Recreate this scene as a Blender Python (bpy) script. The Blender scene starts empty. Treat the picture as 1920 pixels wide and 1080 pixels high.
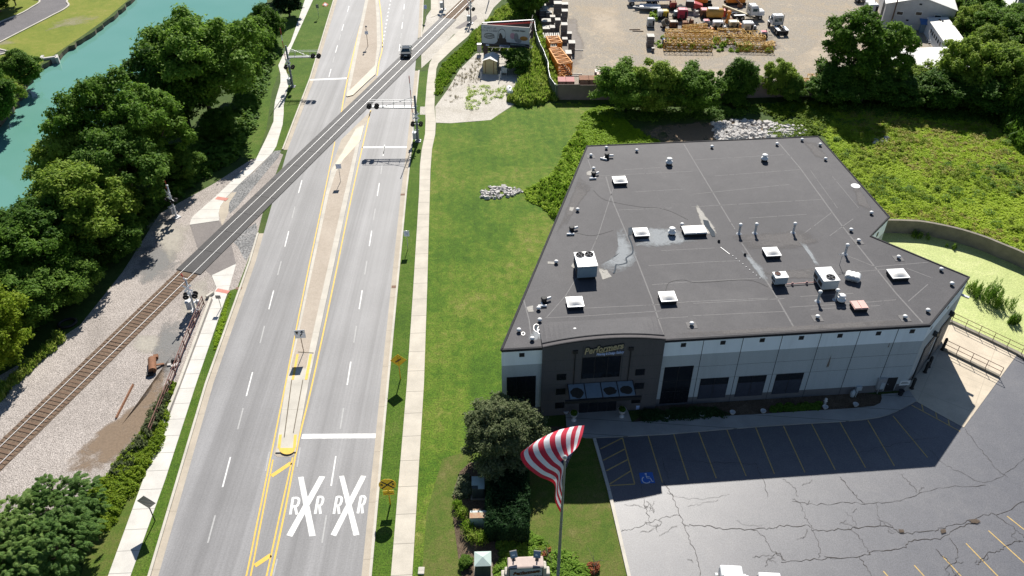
import bpy, math, random
import numpy as np
from mathutils import Vector, Matrix, noise
from mathutils.geometry import tessellate_polygon
SC = bpy.context.scene
COL = SC.collection
R = math.radians
# ---------------- camera ----------------
F_PX, PITCH, CAM_H = 1546.0, math.atan(1210 / 1546.0), 62.0
cam_d = bpy.data.cameras.new("camera"); cam = bpy.data.objects.new("camera", cam_d); COL.objects.link(cam)
cam_d.sensor_width = 36.0; cam_d.lens = 36.0 * F_PX / 1920.0
cam_d.clip_start = 0.5; cam_d.clip_end = 5000
cam.location = (0, 0, CAM_H); cam.rotation_euler = (math.pi / 2 - PITCH, 0, 0)
SC.camera = cam
# ---------------- sky, sun, exposure ----------------
SUN_EL, SUN_AZ = R(42.0), R(4.3)
w = bpy.data.worlds.new("World"); SC.world = w; w.use_nodes = True
nt = w.node_tree; bg = nt.nodes["Background"]
sky = nt.nodes.new("ShaderNodeTexSky"); sky.sky_type = 'NISHITA'; sky.sun_disc = False
sky.sun_elevation = SUN_EL; sky.sun_rotation = SUN_AZ; sky.air_density = 1.0; sky.dust_density = 0.3; sky.ozone_density = 3.0
nt.links.new(sky.outputs[0], bg.inputs[0]); bg.inputs[1].default_value = 0.048
sd = bpy.data.lights.new("sun", 'SUN'); sun = bpy.data.objects.new("sun", sd); COL.objects.link(sun)
sd.energy = 4.6; sd.angle = R(0.5); sd.color = (1.0, 0.95, 0.87)
sv = Vector((math.sin(SUN_AZ) * math.cos(SUN_EL), math.cos(SUN_AZ) * math.cos(SUN_EL), math.sin(SUN_EL)))
sun.rotation_euler = (-sv).to_track_quat('-Z', 'Y').to_euler(); sun.location = (0, 100, 120)
SC.view_settings.view_transform = 'Standard'; SC.view_settings.look = 'None'
SC.view_settings.exposure = 0.82; SC.view_settings.gamma = 1.0; SC.view_settings.use_curve_mapping = False
# ---------------- helpers ----------------
def G(u, v, z=0.0):
    """pixel of the 1920x1080 photograph -> point on the horizontal plane at height z"""
    a = (u - 960) / F_PX; b = (v - 540) / F_PX
    k = (CAM_H - z) / (math.sin(PITCH) + b * math.cos(PITCH))
    return (a * k, (math.cos(PITCH) - b * math.sin(PITCH)) * k)
def ray(u, v):
    a = (u - 960) / F_PX; b = (v - 540) / F_PX
    return Vector((a, math.cos(PITCH) - b * math.sin(PITCH), -(math.sin(PITCH) + b * math.cos(PITCH))))
def GP(pts, z=0.0): return [G(u, v, z) for u, v in pts]
def obj(name, me, mat=None, parent=None, loc=(0, 0, 0), rot=(0, 0, 0), kind=None):
    o = bpy.data.objects.new(name, me); COL.objects.link(o)
    if mat is not None:
        for m in (mat if isinstance(mat, (list, tuple)) else [mat]): me.materials.append(m)
    o.location = loc; o.rotation_euler = rot
    if parent: o.parent = parent
    if kind: o['kind'] = kind
    return o
def tag(o, label, cat, group=None):
    o['label'] = label; o['category'] = cat
    if group: o['group'] = group
    return o
def thing(name, label, cat, loc=(0, 0, 0), rz=0.0, group=None):
    o = bpy.data.objects.new(name, None); COL.objects.link(o); o.empty_display_size = 0.3
    o.location = loc if len(loc) == 3 else (loc[0], loc[1], 0); o.rotation_euler = (0, 0, rz)
    return tag(o, label, cat, group)
def dup(root, loc, rz, label=None, scale=None, group=None, swap=None):
    def cp(o, par):
        c = o.copy(); COL.objects.link(c); c.parent = par
        for ch in [k for k in o.children]: cp(ch, c)
        return c
    r = root.copy(); COL.objects.link(r)
    r.location = loc if len(loc) == 3 else (loc[0], loc[1], 0); r.rotation_euler = (0, 0, rz)
    if label: r['label'] = label
    if group: r['group'] = group
    if scale: r.scale = scale
    for ch in list(root.children): cp(ch, r)
    return r
class MB:
    def __init__(s): s.v = []; s.f = []; s.m = []; s.sm = []
    def add(s, vs, fs, mi=0, smooth=False):
        b = len(s.v); s.v += [tuple(p) for p in vs]
        for f in fs: s.f.append([b + i for i in f]); s.m.append(mi); s.sm.append(smooth)
        return s
    def obox(s, c, d, rz=0.0, mi=0, ry=0.0, rx=0.0, taper=1.0):
        M = Matrix.Rotation(rz, 3, 'Z') @ Matrix.Rotation(ry, 3, 'Y') @ Matrix.Rotation(rx, 3, 'X')
        vs = []
        for z in (-1, 1):
            t = taper if z > 0 else 1.0
            for x, y in ((-1, -1), (1, -1), (1, 1), (-1, 1)):
                vs.append(Vector(c) + M @ Vector((x * d[0] / 2 * t, y * d[1] / 2 * t, z * d[2] / 2)))
        return s.add(vs, [(0, 3, 2, 1), (4, 5, 6, 7), (0, 1, 5, 4), (1, 2, 6, 5), (2, 3, 7, 6), (3, 0, 4, 7)], mi)
    def box(s, x0, x1, y0, y1, z0, z1, mi=0):
        return s.obox(((x0 + x1) / 2, (y0 + y1) / 2, (z0 + z1) / 2), (x1 - x0, y1 - y0, z1 - z0), 0, mi)
    def cyl(s, p0, p1, r0, r1=None, n=8, mi=0, caps=True, smooth=True):
        r1 = r0 if r1 is None else r1
        p0 = Vector(p0); p1 = Vector(p1); d = (p1 - p0)
        if d.length < 1e-6: return s
        d.normalize()
        a = d.orthogonal().normalized(); b = d.cross(a)
        vs = [p + (a * math.cos(2 * math.pi * i / n) + b * math.sin(2 * math.pi * i / n)) * r for p, r in ((p0, r0), (p1, r1)) for i in range(n)]
        s.add(vs, [(i, (i + 1) % n, n + (i + 1) % n, n + i) for i in range(n)], mi, smooth)
        if caps: s.add(vs, [tuple(range(n))[::-1], tuple(range(n, 2 * n))], mi)
        return s
    def bar(s, p0, p1, w, mi=0, h=None):
        p0 = Vector(p0); p1 = Vector(p1); d = (p1 - p0).normalized()
        up = Vector((0, 0, 1)) if abs(d.z) < 0.95 else Vector((0, 1, 0))
        a = d.cross(up).normalized(); b = a.cross(d); h = w if h is None else h
        vs = [p + a * x * w / 2 + b * y * h / 2 for p in (p0, p1) for x, y in ((-1, -1), (1, -1), (1, 1), (-1, 1))]
        return s.add(vs, [(3, 2, 1, 0), (4, 5, 6, 7), (0, 1, 5, 4), (1, 2, 6, 5), (2, 3, 7, 6), (3, 0, 4, 7)], mi)
    def lathe(s, prof, c=(0, 0, 0), n=14, mi=0, smooth=True, axis=None):
        M = Matrix.Identity(3) if axis is None else Vector((0, 0, 1)).rotation_difference(Vector(axis)).to_matrix()
        vs = []
        for r, z in prof:
            for i in range(n):
                a = 2 * math.pi * i / n
                vs.append(Vector(c) + M @ Vector((r * math.cos(a), r * math.sin(a), z)))
        fs = [(k * n + i, k * n + (i + 1) % n, (k + 1) * n + (i + 1) % n, (k + 1) * n + i) for k in range(len(prof) - 1) for i in range(n)]
        s.add(vs, fs, mi, smooth)
        if prof[-1][0] > 1e-4: s.add(vs[-n:], [tuple(range(n))], mi)
        if prof[0][0] > 1e-4: s.add(vs[:n], [tuple(range(n))[::-1]], mi)
        return s
    def prism(s, poly, z0, z1, mi=0, mtop=None, bottom=True, top=True):
        n = len(poly)
        ar = sum(poly[i][0] * poly[(i + 1) % n][1] - poly[(i + 1) % n][0] * poly[i][1] for i in range(n))
        if ar < 0: poly = list(poly)[::-1]
        vs = [(p[0], p[1], z0) for p in poly] + [(p[0], p[1], z1) for p in poly]
        s.add(vs, [(i, (i + 1) % n, n + (i + 1) % n, n + i) for i in range(n)], mi)
        tri = tessellate_polygon([[Vector((p[0], p[1], 0)) for p in poly]])
        def up(t):
            a, b, c = (poly[i] for i in t)
            return t if (b[0] - a[0]) * (c[1] - a[1]) - (b[1] - a[1]) * (c[0] - a[0]) > 0 else t[::-1]
        tri = [up(tuple(t)) for t in tri]
        if top: s.add([(p[0], p[1], z1) for p in poly], tri, mi if mtop is None else mtop)
        if bottom: s.add([(p[0], p[1], z0) for p in poly], [t[::-1] for t in tri], mi)
        return s
    def ribbon(s, pts, w, z, mi=0, closed=False):
        """flat strip along a polyline of (x, y)"""
        P = [Vector((p[0], p[1], 0)) for p in pts]; L = []; n = len(P)
        for i in range(n):
            a = P[max(i - 1, 0)]; b = P[min(i + 1, n - 1)]
            d = (b - a).normalized(); q = Vector((-d.y, d.x, 0)); ww = w[i] if isinstance(w, (list, tuple)) else w
            L += [(P[i] + q * ww / 2) + Vector((0, 0, z)), (P[i] - q * ww / 2) + Vector((0, 0, z))]
        return s.add(L, [(2 * i + 1, 2 * i + 3, 2 * i + 2, 2 * i) for i in range(n - 1)], mi)
    def wall(s, pts, w, z0, z1, mi=0):
        """upright strip of thickness w along a polyline, z0..z1"""
        P = [Vector((p[0], p[1], 0)) for p in pts]; n = len(P); vs = []
        for i in range(n):
            d = (P[min(i + 1, n - 1)] - P[max(i - 1, 0)]).normalized(); q = Vector((-d.y, d.x, 0)) * w / 2
            for e in (q, -q):
                for z in (z0, z1): vs.append(P[i] + e + Vector((0, 0, z)))
        fs = []
        for i in range(n - 1):
            a = 4 * i; b = a + 4
            fs += [(a + 1, a + 3, b + 3, b + 1), (a, a + 1, b + 1, b), (a + 2, b + 2, b + 3, a + 3)]
        fs += [(0, 2, 3, 1), (4 * n - 4, 4 * n - 3, 4 * n - 1, 4 * n - 2)]
        return s.add(vs, fs, mi)
    def tube(s, pts, r, n=6, mi=0):
        for a, b in zip(pts[:-1], pts[1:]): s.cyl(a, b, r, r, n, mi)
        return s
    def mesh(s, name):
        me = bpy.data.meshes.new(name); me.from_pydata(s.v, [], s.f)
        me.polygons.foreach_set("material_index", s.m); me.polygons.foreach_set("use_smooth", s.sm); me.update()
        return me
    def build(s, name, mat, parent=None, loc=(0, 0, 0), rot=(0, 0, 0), kind=None, bevel=0):
        o = obj(name, s.mesh(name), mat, parent, loc, rot, kind)
        if bevel:
            b = o.modifiers.new("bevel", 'BEVEL'); b.width = bevel; b.segments = 2; b.limit_method = 'ANGLE'
        return o
def text(name, body, size, mat, parent, loc, rot, extrude=0.02, shear=0.0, sx=1.0, align='CENTER', bold=0.0):
    c = bpy.data.curves.new(name, 'FONT'); c.body = body; c.size = size; c.extrude = extrude; c.shear = shear
    c.align_x = align; c.align_y = 'CENTER'; c.offset = bold; c.resolution_u = 3
    t = bpy.data.objects.new(name, c); COL.objects.link(t)
    dg = bpy.context.evaluated_depsgraph_get(); me = bpy.data.meshes.new_from_object(t.evaluated_get(dg))
    bpy.data.objects.remove(t); bpy.data.curves.remove(c); me.name = name; me.materials.clear()
    o = obj(name, me, mat, parent, loc, rot); o.scale = (sx, 1, 1)
    return o
# ---------------- materials ----------------
def _n(nt, t, **k):
    n = nt.nodes.new(t)
    for a, b in k.items():
        if a in n.inputs.keys() if isinstance(a, str) and hasattr(n, 'inputs') else False: n.inputs[a].default_value = b
        else: setattr(n, a, b)
    return n
def ramp(nt, fac, stops):
    r = nt.nodes.new("ShaderNodeValToRGB"); e = r.color_ramp.elements
    while len(e) > 1: e.remove(e[-1])
    e[0].position = stops[0][0]; e[0].color = (*stops[0][1], 1)
    for p, c in stops[1:]:
        q = e.new(p); q.color = (*c, 1)
    nt.links.new(fac, r.inputs[0]); return r.outputs[0]
def noise_fac(nt, scale, detail=4, rough=0.6, co=None, dist=0.0):
    n = nt.nodes.new("ShaderNodeTexNoise"); n.inputs['Scale'].default_value = scale; n.inputs['Detail'].default_value = detail
    n.inputs['Roughness'].default_value = rough; n.inputs['Distortion'].default_value = dist
    if co is not None: nt.links.new(co, n.inputs['Vector'])
    return n.outputs['Fac']
def mixc(nt, fac, a, b, mode='MIX'):
    m = nt.nodes.new("ShaderNodeMix"); m.data_type = 'RGBA'; m.blend_type = mode
    for s, v in ((m.inputs[0], fac), (m.inputs[6], a), (m.inputs[7], b)):
        if isinstance(v, (int, float)): s.default_value = v
        elif isinstance(v, tuple): s.default_value = (*v, 1)
        else: nt.links.new(v, s)
    return m.outputs[2]
def new_mat(name):
    m = bpy.data.materials.new(name); m.use_nodes = True; nt = m.node_tree
    return m, nt, nt.nodes["Principled BSDF"]
def coords(nt, scale=(1, 1, 1), rz=0.0):
    t = nt.nodes.new("ShaderNodeTexCoord"); mp = nt.nodes.new("ShaderNodeMapping")
    mp.inputs['Scale'].default_value = scale; mp.inputs['Rotation'].default_value = (0, 0, rz)
    nt.links.new(t.outputs['Object'], mp.inputs[0]); return mp.outputs[0]
def bump(nt, bs, fac, strength, dist=0.05):
    b = nt.nodes.new("ShaderNodeBump"); b.inputs['Strength'].default_value = strength; b.inputs['Distance'].default_value = dist
    nt.links.new(fac, b.inputs['Height']); nt.links.new(b.outputs[0], bs.inputs['Normal'])
def sc(c, k): return tuple(min(1.0, x * k) for x in c)
def pm(name, c, rough=0.6, var=0.12, scale=2.0, metal=0.0, spec=0.5, bmp=0.0, c2=None, fine=0.0):
    """plain painted or raw surface with soft mottling"""
    m, nt, bs = new_mat(name); co = coords(nt)
    f = noise_fac(nt, scale, 5, 0.65, co)
    col = ramp(nt, f, [(0.3, sc(c, 1 - var)), (0.7, c2 if c2 else sc(c, 1 + var))])
    if fine:
        col = mixc(nt, fine, col, ramp(nt, noise_fac(nt, scale * 25, 2, 0.5, co), [(0.3, (0.25, 0.25, 0.25)), (0.7, (0.78, 0.78, 0.78))]), 'OVERLAY')
    nt.links.new(col, bs.inputs['Base Color']); bs.inputs['Roughness'].default_value = rough
    bs.inputs['Metallic'].default_value = metal; bs.inputs['Specular IOR Level'].default_value = spec
    if bmp: bump(nt, bs, noise_fac(nt, scale * 6, 4, 0.6, co), bmp)
    return m
def layered(name, stops, s1, s2, fine=None, rough=0.9, spec=0.2, stretch=(1, 1, 1), rz=0.0, bmp=0.0, mix=0.5, fs=0.35, dist=0.6):
    """ground-like: two noise scales through one colour ramp, plus fine grain"""
    m, nt, bs = new_mat(name); co = coords(nt, stretch, rz)
    a = noise_fac(nt, s1, 4, 0.6, co, dist); b = noise_fac(nt, s2, 6, 0.7, co, dist)
    mx = nt.nodes.new("ShaderNodeMix"); mx.inputs[0].default_value = mix
    nt.links.new(a, mx.inputs[2]); nt.links.new(b, mx.inputs[3])
    col = ramp(nt, mx.outputs[0], stops)
    if fine:
        co2 = coords(nt); fn = noise_fac(nt, fine, 3, 0.7, co2)
        g = ramp(nt, fn, [(0.32, (0.12, 0.12, 0.12)), (0.68, (0.88, 0.88, 0.88))])
        col = mixc(nt, fs, col, g, 'OVERLAY')
        if bmp: bump(nt, bs, fn, bmp)
    nt.links.new(col, bs.inputs['Base Color']); bs.inputs['Roughness'].default_value = rough; bs.inputs['Specular IOR Level'].default_value = spec
    return m
def leaf_mat(name, dark, mid, light, scale=0.35, trans=0.5):
    m, nt, bs = new_mat(name)
    g = nt.nodes.new("ShaderNodeNewGeometry"); oi = nt.nodes.new("ShaderNodeObjectInfo")
    co = coords(nt)
    f = noise_fac(nt, scale, 3, 0.6, co)
    a = nt.nodes.new("ShaderNodeMath"); a.operation = 'MULTIPLY_ADD'; a.inputs[1].default_value = 0.5; nt.links.new(g.outputs['Random Per Island'], a.inputs[0])
    b = nt.nodes.new("ShaderNodeMath"); b.operation = 'MULTIPLY_ADD'; b.inputs[1].default_value = 0.75; b.inputs[2].default_value = -0.16
    nt.links.new(f, b.inputs[0]); nt.links.new(b.outputs[0], a.inputs[2])
    c = nt.nodes.new("ShaderNodeMath"); c.operation = 'MULTIPLY_ADD'; c.inputs[1].default_value = 0.36; nt.links.new(oi.outputs['Random'], c.inputs[0]); nt.links.new(a.outputs[0], c.inputs[2])
    col = ramp(nt, c.outputs[0], [(0.15, dark), (0.5, mid), (0.95, light)])
    nt.links.new(col, bs.inputs['Base Color']); bs.inputs['Roughness'].default_value = 0.6; bs.inputs['Specular IOR Level'].default_value = 0.12
    tr = nt.nodes.new("ShaderNodeBsdfTranslucent"); nt.links.new(col, tr.inputs[0])
    mx = nt.nodes.new("ShaderNodeMixShader"); mx.inputs[0].default_value = trans
    nt.links.new(bs.outputs[0], mx.inputs[1]); nt.links.new(tr.outputs[0], mx.inputs[2])
    nt.links.new(mx.outputs[0], nt.nodes["Material Output"].inputs[0])
    return m
def stain_mat(name, c, scale=1.5, lo=0.42, hi=0.6, rough=0.8, k=1.0, spec=0.3, stretch=(1, 1, 1), rz=0):
    """a patch whose edges break up: fades by the mesh attribute 'fade' and noise"""
    m, nt, bs = new_mat(name); co = coords(nt, stretch, rz)
    at = nt.nodes.new("ShaderNodeAttribute"); at.attribute_name = "fade"
    f = noise_fac(nt, scale, 6, 0.65, co, 0.8)
    ad = nt.nodes.new("ShaderNodeMath"); ad.operation = 'MULTIPLY_ADD'; ad.inputs[1].default_value = 0.55; nt.links.new(at.outputs['Fac'], ad.inputs[0])
    su = nt.nodes.new("ShaderNodeMath"); su.operation = 'ADD'; su.inputs[1].default_value = -0.27; nt.links.new(f, su.inputs[0]); nt.links.new(su.outputs[0], ad.inputs[2])
    fac = ramp(nt, ad.outputs[0], [(lo, (0, 0, 0)), (hi, (k, k, k))])
    col = ramp(nt, noise_fac(nt, scale * 9, 4, 0.6, co), [(0.3, sc(c, 0.82)), (0.7, sc(c, 1.15))])
    nt.links.new(col, bs.inputs['Base Color']); bs.inputs['Roughness'].default_value = rough; bs.inputs['Specular IOR Level'].default_value = spec
    tr = nt.nodes.new("ShaderNodeBsdfTransparent"); mx = nt.nodes.new("ShaderNodeMixShader")
    nt.links.new(fac, mx.inputs[0]); nt.links.new(tr.outputs[0], mx.inputs[1]); nt.links.new(bs.outputs[0], mx.inputs[2])
    nt.links.new(mx.outputs[0], nt.nodes["Material Output"].inputs[0])
    return m
def patch(name, poly, z, mat, parent=None, kind='structure', rings=3):
    """blob sheet: rings from the outline to its centroid, attribute fade 0 at the rim .. 1 inside"""
    n = len(poly); cx = sum(p[0] for p in poly) / n; cy = sum(p[1] for p in poly) / n
    vs = []; fd = []
    for k in range(rings):
        t = k / rings
        for p in poly: vs.append((p[0] + (cx - p[0]) * t, p[1] + (cy - p[1]) * t, z)); fd.append(min(1.0, t * 1.9))
    vs.append((cx, cy, z)); fd.append(1.0); fs = []
    for k in range(rings - 1):
        for i in range(n): fs.append((k * n + i, k * n + (i + 1) % n, (k + 1) * n + (i + 1) % n, (k + 1) * n + i))
    b = (rings - 1) * n
    for i in range(n): fs.append((b + i, b + (i + 1) % n, len(vs) - 1))
    me = bpy.data.meshes.new(name); me.from_pydata(vs, [], fs)
    at = me.attributes.new("fade", 'FLOAT', 'POINT'); at.data.foreach_set("value", fd); me.update()
    return obj(name, me, mat, parent, kind=kind if not parent else None)
def sheet(name, poly, z, mat, kind='structure', parent=None):
    b = MB(); t = tessellate_polygon([[Vector((p[0], p[1], 0)) for p in poly]])
    fs = []
    for q in t:
        a, c, d = (poly[i] for i in q)
        fs.append(tuple(q) if (c[0] - a[0]) * (d[1] - a[1]) - (c[1] - a[1]) * (d[0] - a[0]) > 0 else tuple(q)[::-1])
    b.add([(p[0], p[1], z) for p in poly], fs)
    return b.build(name, mat, parent, kind=kind)
def smooth_line(pts, n=6):
    """Catmull-Rom through points"""
    out = []; P = [pts[0]] + list(pts) + [pts[-1]]
    for i in range(1, len(P) - 2):
        p0, p1, p2, p3 = P[i - 1], P[i], P[i + 1], P[i + 2]
        for k in range(n):
            t = k / n
            out.append(tuple(0.5 * ((2 * p1[j]) + (-p0[j] + p2[j]) * t + (2 * p0[j] - 5 * p1[j] + 4 * p2[j] - p3[j]) * t * t + (-p0[j] + 3 * p1[j] - 3 * p2[j] + p3[j]) * t ** 3) for j in range(len(p1))))
    out.append(tuple(pts[-1])); return out
# ---------------- surface materials ----------------
M = {}
M['ground'] = layered('rough_ground', [(0.3, (0.025, 0.045, 0.012)), (0.5, (0.05, 0.085, 0.016)), (0.7, (0.10, 0.12, 0.035))], 0.08, 0.9, 6, bmp=0.4)
M['lawn'] = layered('lawn_grass', [(0.35, (0.038, 0.088, 0.006)), (0.45, (0.058, 0.118, 0.008)), (0.53, (0.09, 0.145, 0.013)), (0.60, (0.13, 0.16, 0.026)), (0.68, (0.19, 0.18, 0.055))], 0.09, 0.9, 7, bmp=0.6, mix=0.5, fs=0.75)
def lawn_mat():
    m = M['lawn']; nt = m.node_tree; bs = nt.nodes["Principled BSDF"]; src = bs.inputs['Base Color'].links[0].from_socket
    w_ = nt.nodes.new("ShaderNodeTexWave"); w_.inputs['Scale'].default_value = 0.19; w_.inputs['Distortion'].default_value = 1.5; w_.inputs['Detail'].default_value = 3; nt.links.new(coords(nt, (1, 1, 1), R(-4)), w_.inputs[0])
    c = mixc(nt, 0.1, src, ramp(nt, w_.outputs[1], [(0.2, (0.32, 0.32, 0.32)), (0.8, (0.68, 0.68, 0.68))]), 'OVERLAY')
    c = mixc(nt, 0.3, c, ramp(nt, noise_fac(nt, 2.2, 5, 0.75, coords(nt)), [(0.3, (0.2, 0.2, 0.2)), (0.7, (0.8, 0.8, 0.8))]), 'OVERLAY'); nt.links.new(c, bs.inputs['Base Color'])
lawn_mat()
M['verge'] = layered('verge_grass', [(0.3, (0.032, 0.072, 0.007)), (0.5, (0.06, 0.115, 0.009)), (0.7, (0.11, 0.14, 0.028))], 0.2, 1.4, 7, bmp=0.6, fs=0.75)
M['drygrass'] = layered('thin_dry_lawn', [(0.3, (0.045, 0.09, 0.012)), (0.46, (0.075, 0.115, 0.016)), (0.58, (0.11, 0.12, 0.03)), (0.7, (0.20, 0.17, 0.075))], 0.3, 1.4, 9, bmp=0.5, fs=0.5)
M['mulch'] = layered('mulch_bed', [(0.3, (0.05, 0.035, 0.022)), (0.6, (0.13, 0.095, 0.065)), (0.75, (0.2, 0.155, 0.11))], 0.5, 3, 12, bmp=0.6, fs=0.6)
M['ballast'] = layered('ballast_gravel', [(0.3, (0.235, 0.21, 0.19)), (0.5, (0.335, 0.30, 0.275)), (0.7, (0.43, 0.39, 0.36))], 0.12, 1.6, 9, bmp=1.0, fs=0.95)
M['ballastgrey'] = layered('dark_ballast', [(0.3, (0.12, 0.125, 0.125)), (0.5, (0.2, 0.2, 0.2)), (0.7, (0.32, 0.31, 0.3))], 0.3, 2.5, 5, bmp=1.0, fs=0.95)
M['gravel'] = layered('pale_gravel', [(0.3, (0.33, 0.30, 0.25)), (0.5, (0.45, 0.42, 0.37)), (0.7, (0.54, 0.51, 0.46))], 0.2, 2.0, 9, bmp=0.5, fs=0.55)
M['dirt'] = layered('bare_dirt', [(0.3, (0.16, 0.11, 0.07)), (0.5, (0.25, 0.18, 0.12)), (0.7, (0.34, 0.26, 0.19))], 0.4, 2.0, 10, bmp=0.6, fs=0.6)
M['yard'] = layered('packed_yard', [(0.3, (0.20, 0.165, 0.125)), (0.42, (0.32, 0.265, 0.195)), (0.52, (0.26, 0.235, 0.20)), (0.6, (0.345, 0.29, 0.22)), (0.72, (0.43, 0.37, 0.29))], 0.05, 0.5, 4, bmp=0.4, fs=0.5, dist=2.2)
def road_mat(name, base, band=0.2, spec=0.45, rough=0.62):
    m, nt, bs = new_mat(name)
    co = coords(nt, (0.62, 0.006, 1), R(-3.25)); co2 = coords(nt)
    f = noise_fac(nt, 1.0, 3, 0.55, co)
    col = ramp(nt, f, [(0.32, sc(base, 1 - band)), (0.5, base), (0.68, sc(base, 1 + band * 1.15))])
    co3 = coords(nt, (4, 0.03, 1), R(-3.25))
    col = mixc(nt, 0.25, col, ramp(nt, noise_fac(nt, 1.0, 4, 0.7, co3), [(0.3, (0.3, 0.3, 0.3)), (0.7, (0.7, 0.7, 0.7))]), 'OVERLAY')
    col = mixc(nt, 0.3, col, ramp(nt, noise_fac(nt, 7, 4, 0.8, co2), [(0.3, (0.2, 0.2, 0.2)), (0.7, (0.8, 0.8, 0.8))]), 'OVERLAY')
    col = mixc(nt, 0.22, col, ramp(nt, noise_fac(nt, 0.12, 4, 0.6, co2), [(0.3, (0.3, 0.3, 0.3)), (0.7, (0.7, 0.7, 0.7))]), 'OVERLAY')
    nt.links.new(col, bs.inputs['Base Color']); bs.inputs['Roughness'].default_value = rough; bs.inputs['Specular IOR Level'].default_value = spec
    bump(nt, bs, noise_fac(nt, 14, 3, 0.7, co2), 0.25, 0.02)
    return m
M['road'] = road_mat('worn_asphalt', (0.20, 0.198, 0.202))
M['road2'] = road_mat('new_asphalt', (0.125, 0.124, 0.13), 0.06)
M['lot'] = layered('lot_asphalt', [(0.3, (0.062, 0.065, 0.080)), (0.5, (0.084, 0.086, 0.100)), (0.7, (0.112, 0.112, 0.122))], 0.09, 0.7, 9, rough=0.48, spec=0.68, bmp=0.1, fs=0.4)
M['path'] = layered('path_asphalt', [(0.3, (0.16, 0.145, 0.14)), (0.7, (0.22, 0.2, 0.19))], 0.6, 3, 12, rough=0.8, bmp=0.2)
M['bikepath'] = layered('far_asphalt', [(0.3, (0.12, 0.115, 0.12)), (0.7, (0.17, 0.16, 0.165))], 0.3, 1.5, 8, rough=0.8)
def concrete(name, c, joint=1.55, rz=0.0, jdark=0.55, off=0.0, both=False):
    m, nt, bs = new_mat(name); co = coords(nt, (1, 1, 1), rz); co2 = coords(nt)
    f = noise_fac(nt, 0.5, 5, 0.6, co2)
    col = ramp(nt, f, [(0.3, sc(c, 0.86)), (0.7, sc(c, 1.1))])
    col = mixc(nt, 0.18, col, ramp(nt, noise_fac(nt, 14, 3, 0.6, co2), [(0.3, (0.2, 0.2, 0.2)), (0.7, (0.8, 0.8, 0.8))]), 'OVERLAY')
    if joint:
        sp = nt.nodes.new("ShaderNodeSeparateXYZ"); nt.links.new(co, sp.inputs[0])
        for ax in ((1, 0) if both else (1,)):
            a = nt.nodes.new("ShaderNodeMath"); a.operation = 'PINGPONG'; a.inputs[1].default_value = joint / 2
            ad = nt.nodes.new("ShaderNodeMath"); ad.operation = 'ADD'; ad.inputs[1].default_value = off; nt.links.new(sp.outputs[ax], ad.inputs[0]); nt.links.new(ad.outputs[0], a.inputs[0])
            l = nt.nodes.new("ShaderNodeMath"); l.operation = 'LESS_THAN'; l.inputs[1].default_value = 0.035; nt.links.new(a.outputs[0], l.inputs[0])
            col = mixc(nt, l.outputs[0], col, sc(c, jdark))
    nt.links.new(col, bs.inputs['Base Color']); bs.inputs['Roughness'].default_value = 0.85; bs.inputs['Specular IOR Level'].default_value = 0.25
    return m
M['walk'] = concrete('walk_concrete', (0.50, 0.46, 0.39), 3.1, R(-3.2))
M['walkl'] = concrete('walk_concrete_white', (0.56, 0.54, 0.50), 2.2, R(-3.2))
M['gutter'] = concrete('gutter_concrete', (0.42, 0.37, 0.30), 6.0, R(-3.2), 0.75)
M['kerb'] = concrete('kerb_concrete', (0.50, 0.47, 0.41), 6.0, R(-3.2), 0.75)
M['median'] = layered('median_pavers', [(0.3, (0.34, 0.29, 0.235)), (0.5, (0.40, 0.345, 0.285)), (0.7, (0.45, 0.395, 0.33))], 0.15, 1.2, 10, bmp=0.2, fs=0.2)
M['apron'] = pm('cream_concrete', (0.66, 0.57, 0.43), 0.85, 0.1, 0.6, fine=0.15)
M['bwalk'] = concrete('entry_concrete', (0.33, 0.32, 0.30), 2.0, R(4.95), 0.5, both=False)
M['drive'] = concrete('drive_concrete', (0.53, 0.46, 0.36), 5.0, R(35), 0.8, both=True)
M['white_paint'] = pm('white_road_paint', (0.66, 0.66, 0.64), 0.7, 0.2, 1.8, fine=0.6)
M['faded_paint'] = pm('faded_road_paint', (0.36, 0.36, 0.355), 0.75, 0.15, 3, fine=0.3)
M['yellow_paint'] = pm('yellow_road_paint', (0.66, 0.42, 0.06), 0.7, 0.12, 2.5, fine=0.2)
M['stall_paint'] = pm('stall_paint', (0.46, 0.32, 0.11), 0.75, 0.25, 3, fine=0.3)
M['blue_paint'] = pm('blue_paint', (0.03, 0.12, 0.42), 0.7, 0.15, 3, fine=0.2)
M['red_brick'] = pm('red_tactile', (0.48, 0.20, 0.16), 0.85, 0.12, 3, fine=0.2)
M['crack'] = pm('crack_dirt', (0.065, 0.058, 0.053), 0.95, 0.3, 2, spec=0.1)
M['crackfine'] = stain_mat('fine_cracks', (0.05, 0.045, 0.042), 2.2, 0.5, 0.56, 0.95)
M['rubber'] = layered('crossing_rubber', [(0.3, (0.034, 0.033, 0.035)), (0.7, (0.062, 0.061, 0.064))], 0.5, 3, 9, rough=0.58, spec=0.25, fs=0.35)
M['rail'] = pm('polished_rail', (0.80, 0.79, 0.77), 0.38, 0.06, 2, metal=0.35)
M['railside'] = pm('rusty_rail_side', (0.16, 0.085, 0.05), 0.8, 0.2, 3)
M['tie'] = pm('wooden_tie', (0.135, 0.085, 0.055), 0.9, 0.25, 3, fine=0.35)
M['algae'] = layered('algae_pond', [(0.3, (0.27, 0.33, 0.10)), (0.5, (0.38, 0.43, 0.155)), (0.62, (0.47, 0.49, 0.22)), (0.75, (0.48, 0.45, 0.24))], 0.09, 1.2, 6, rough=0.6, spec=0.3, fs=0.4, dist=3.0)
M['pondwall'] = pm('pond_wall_concrete', (0.20, 0.18, 0.145), 0.9, 0.2, 1.2, fine=0.25)
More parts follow.
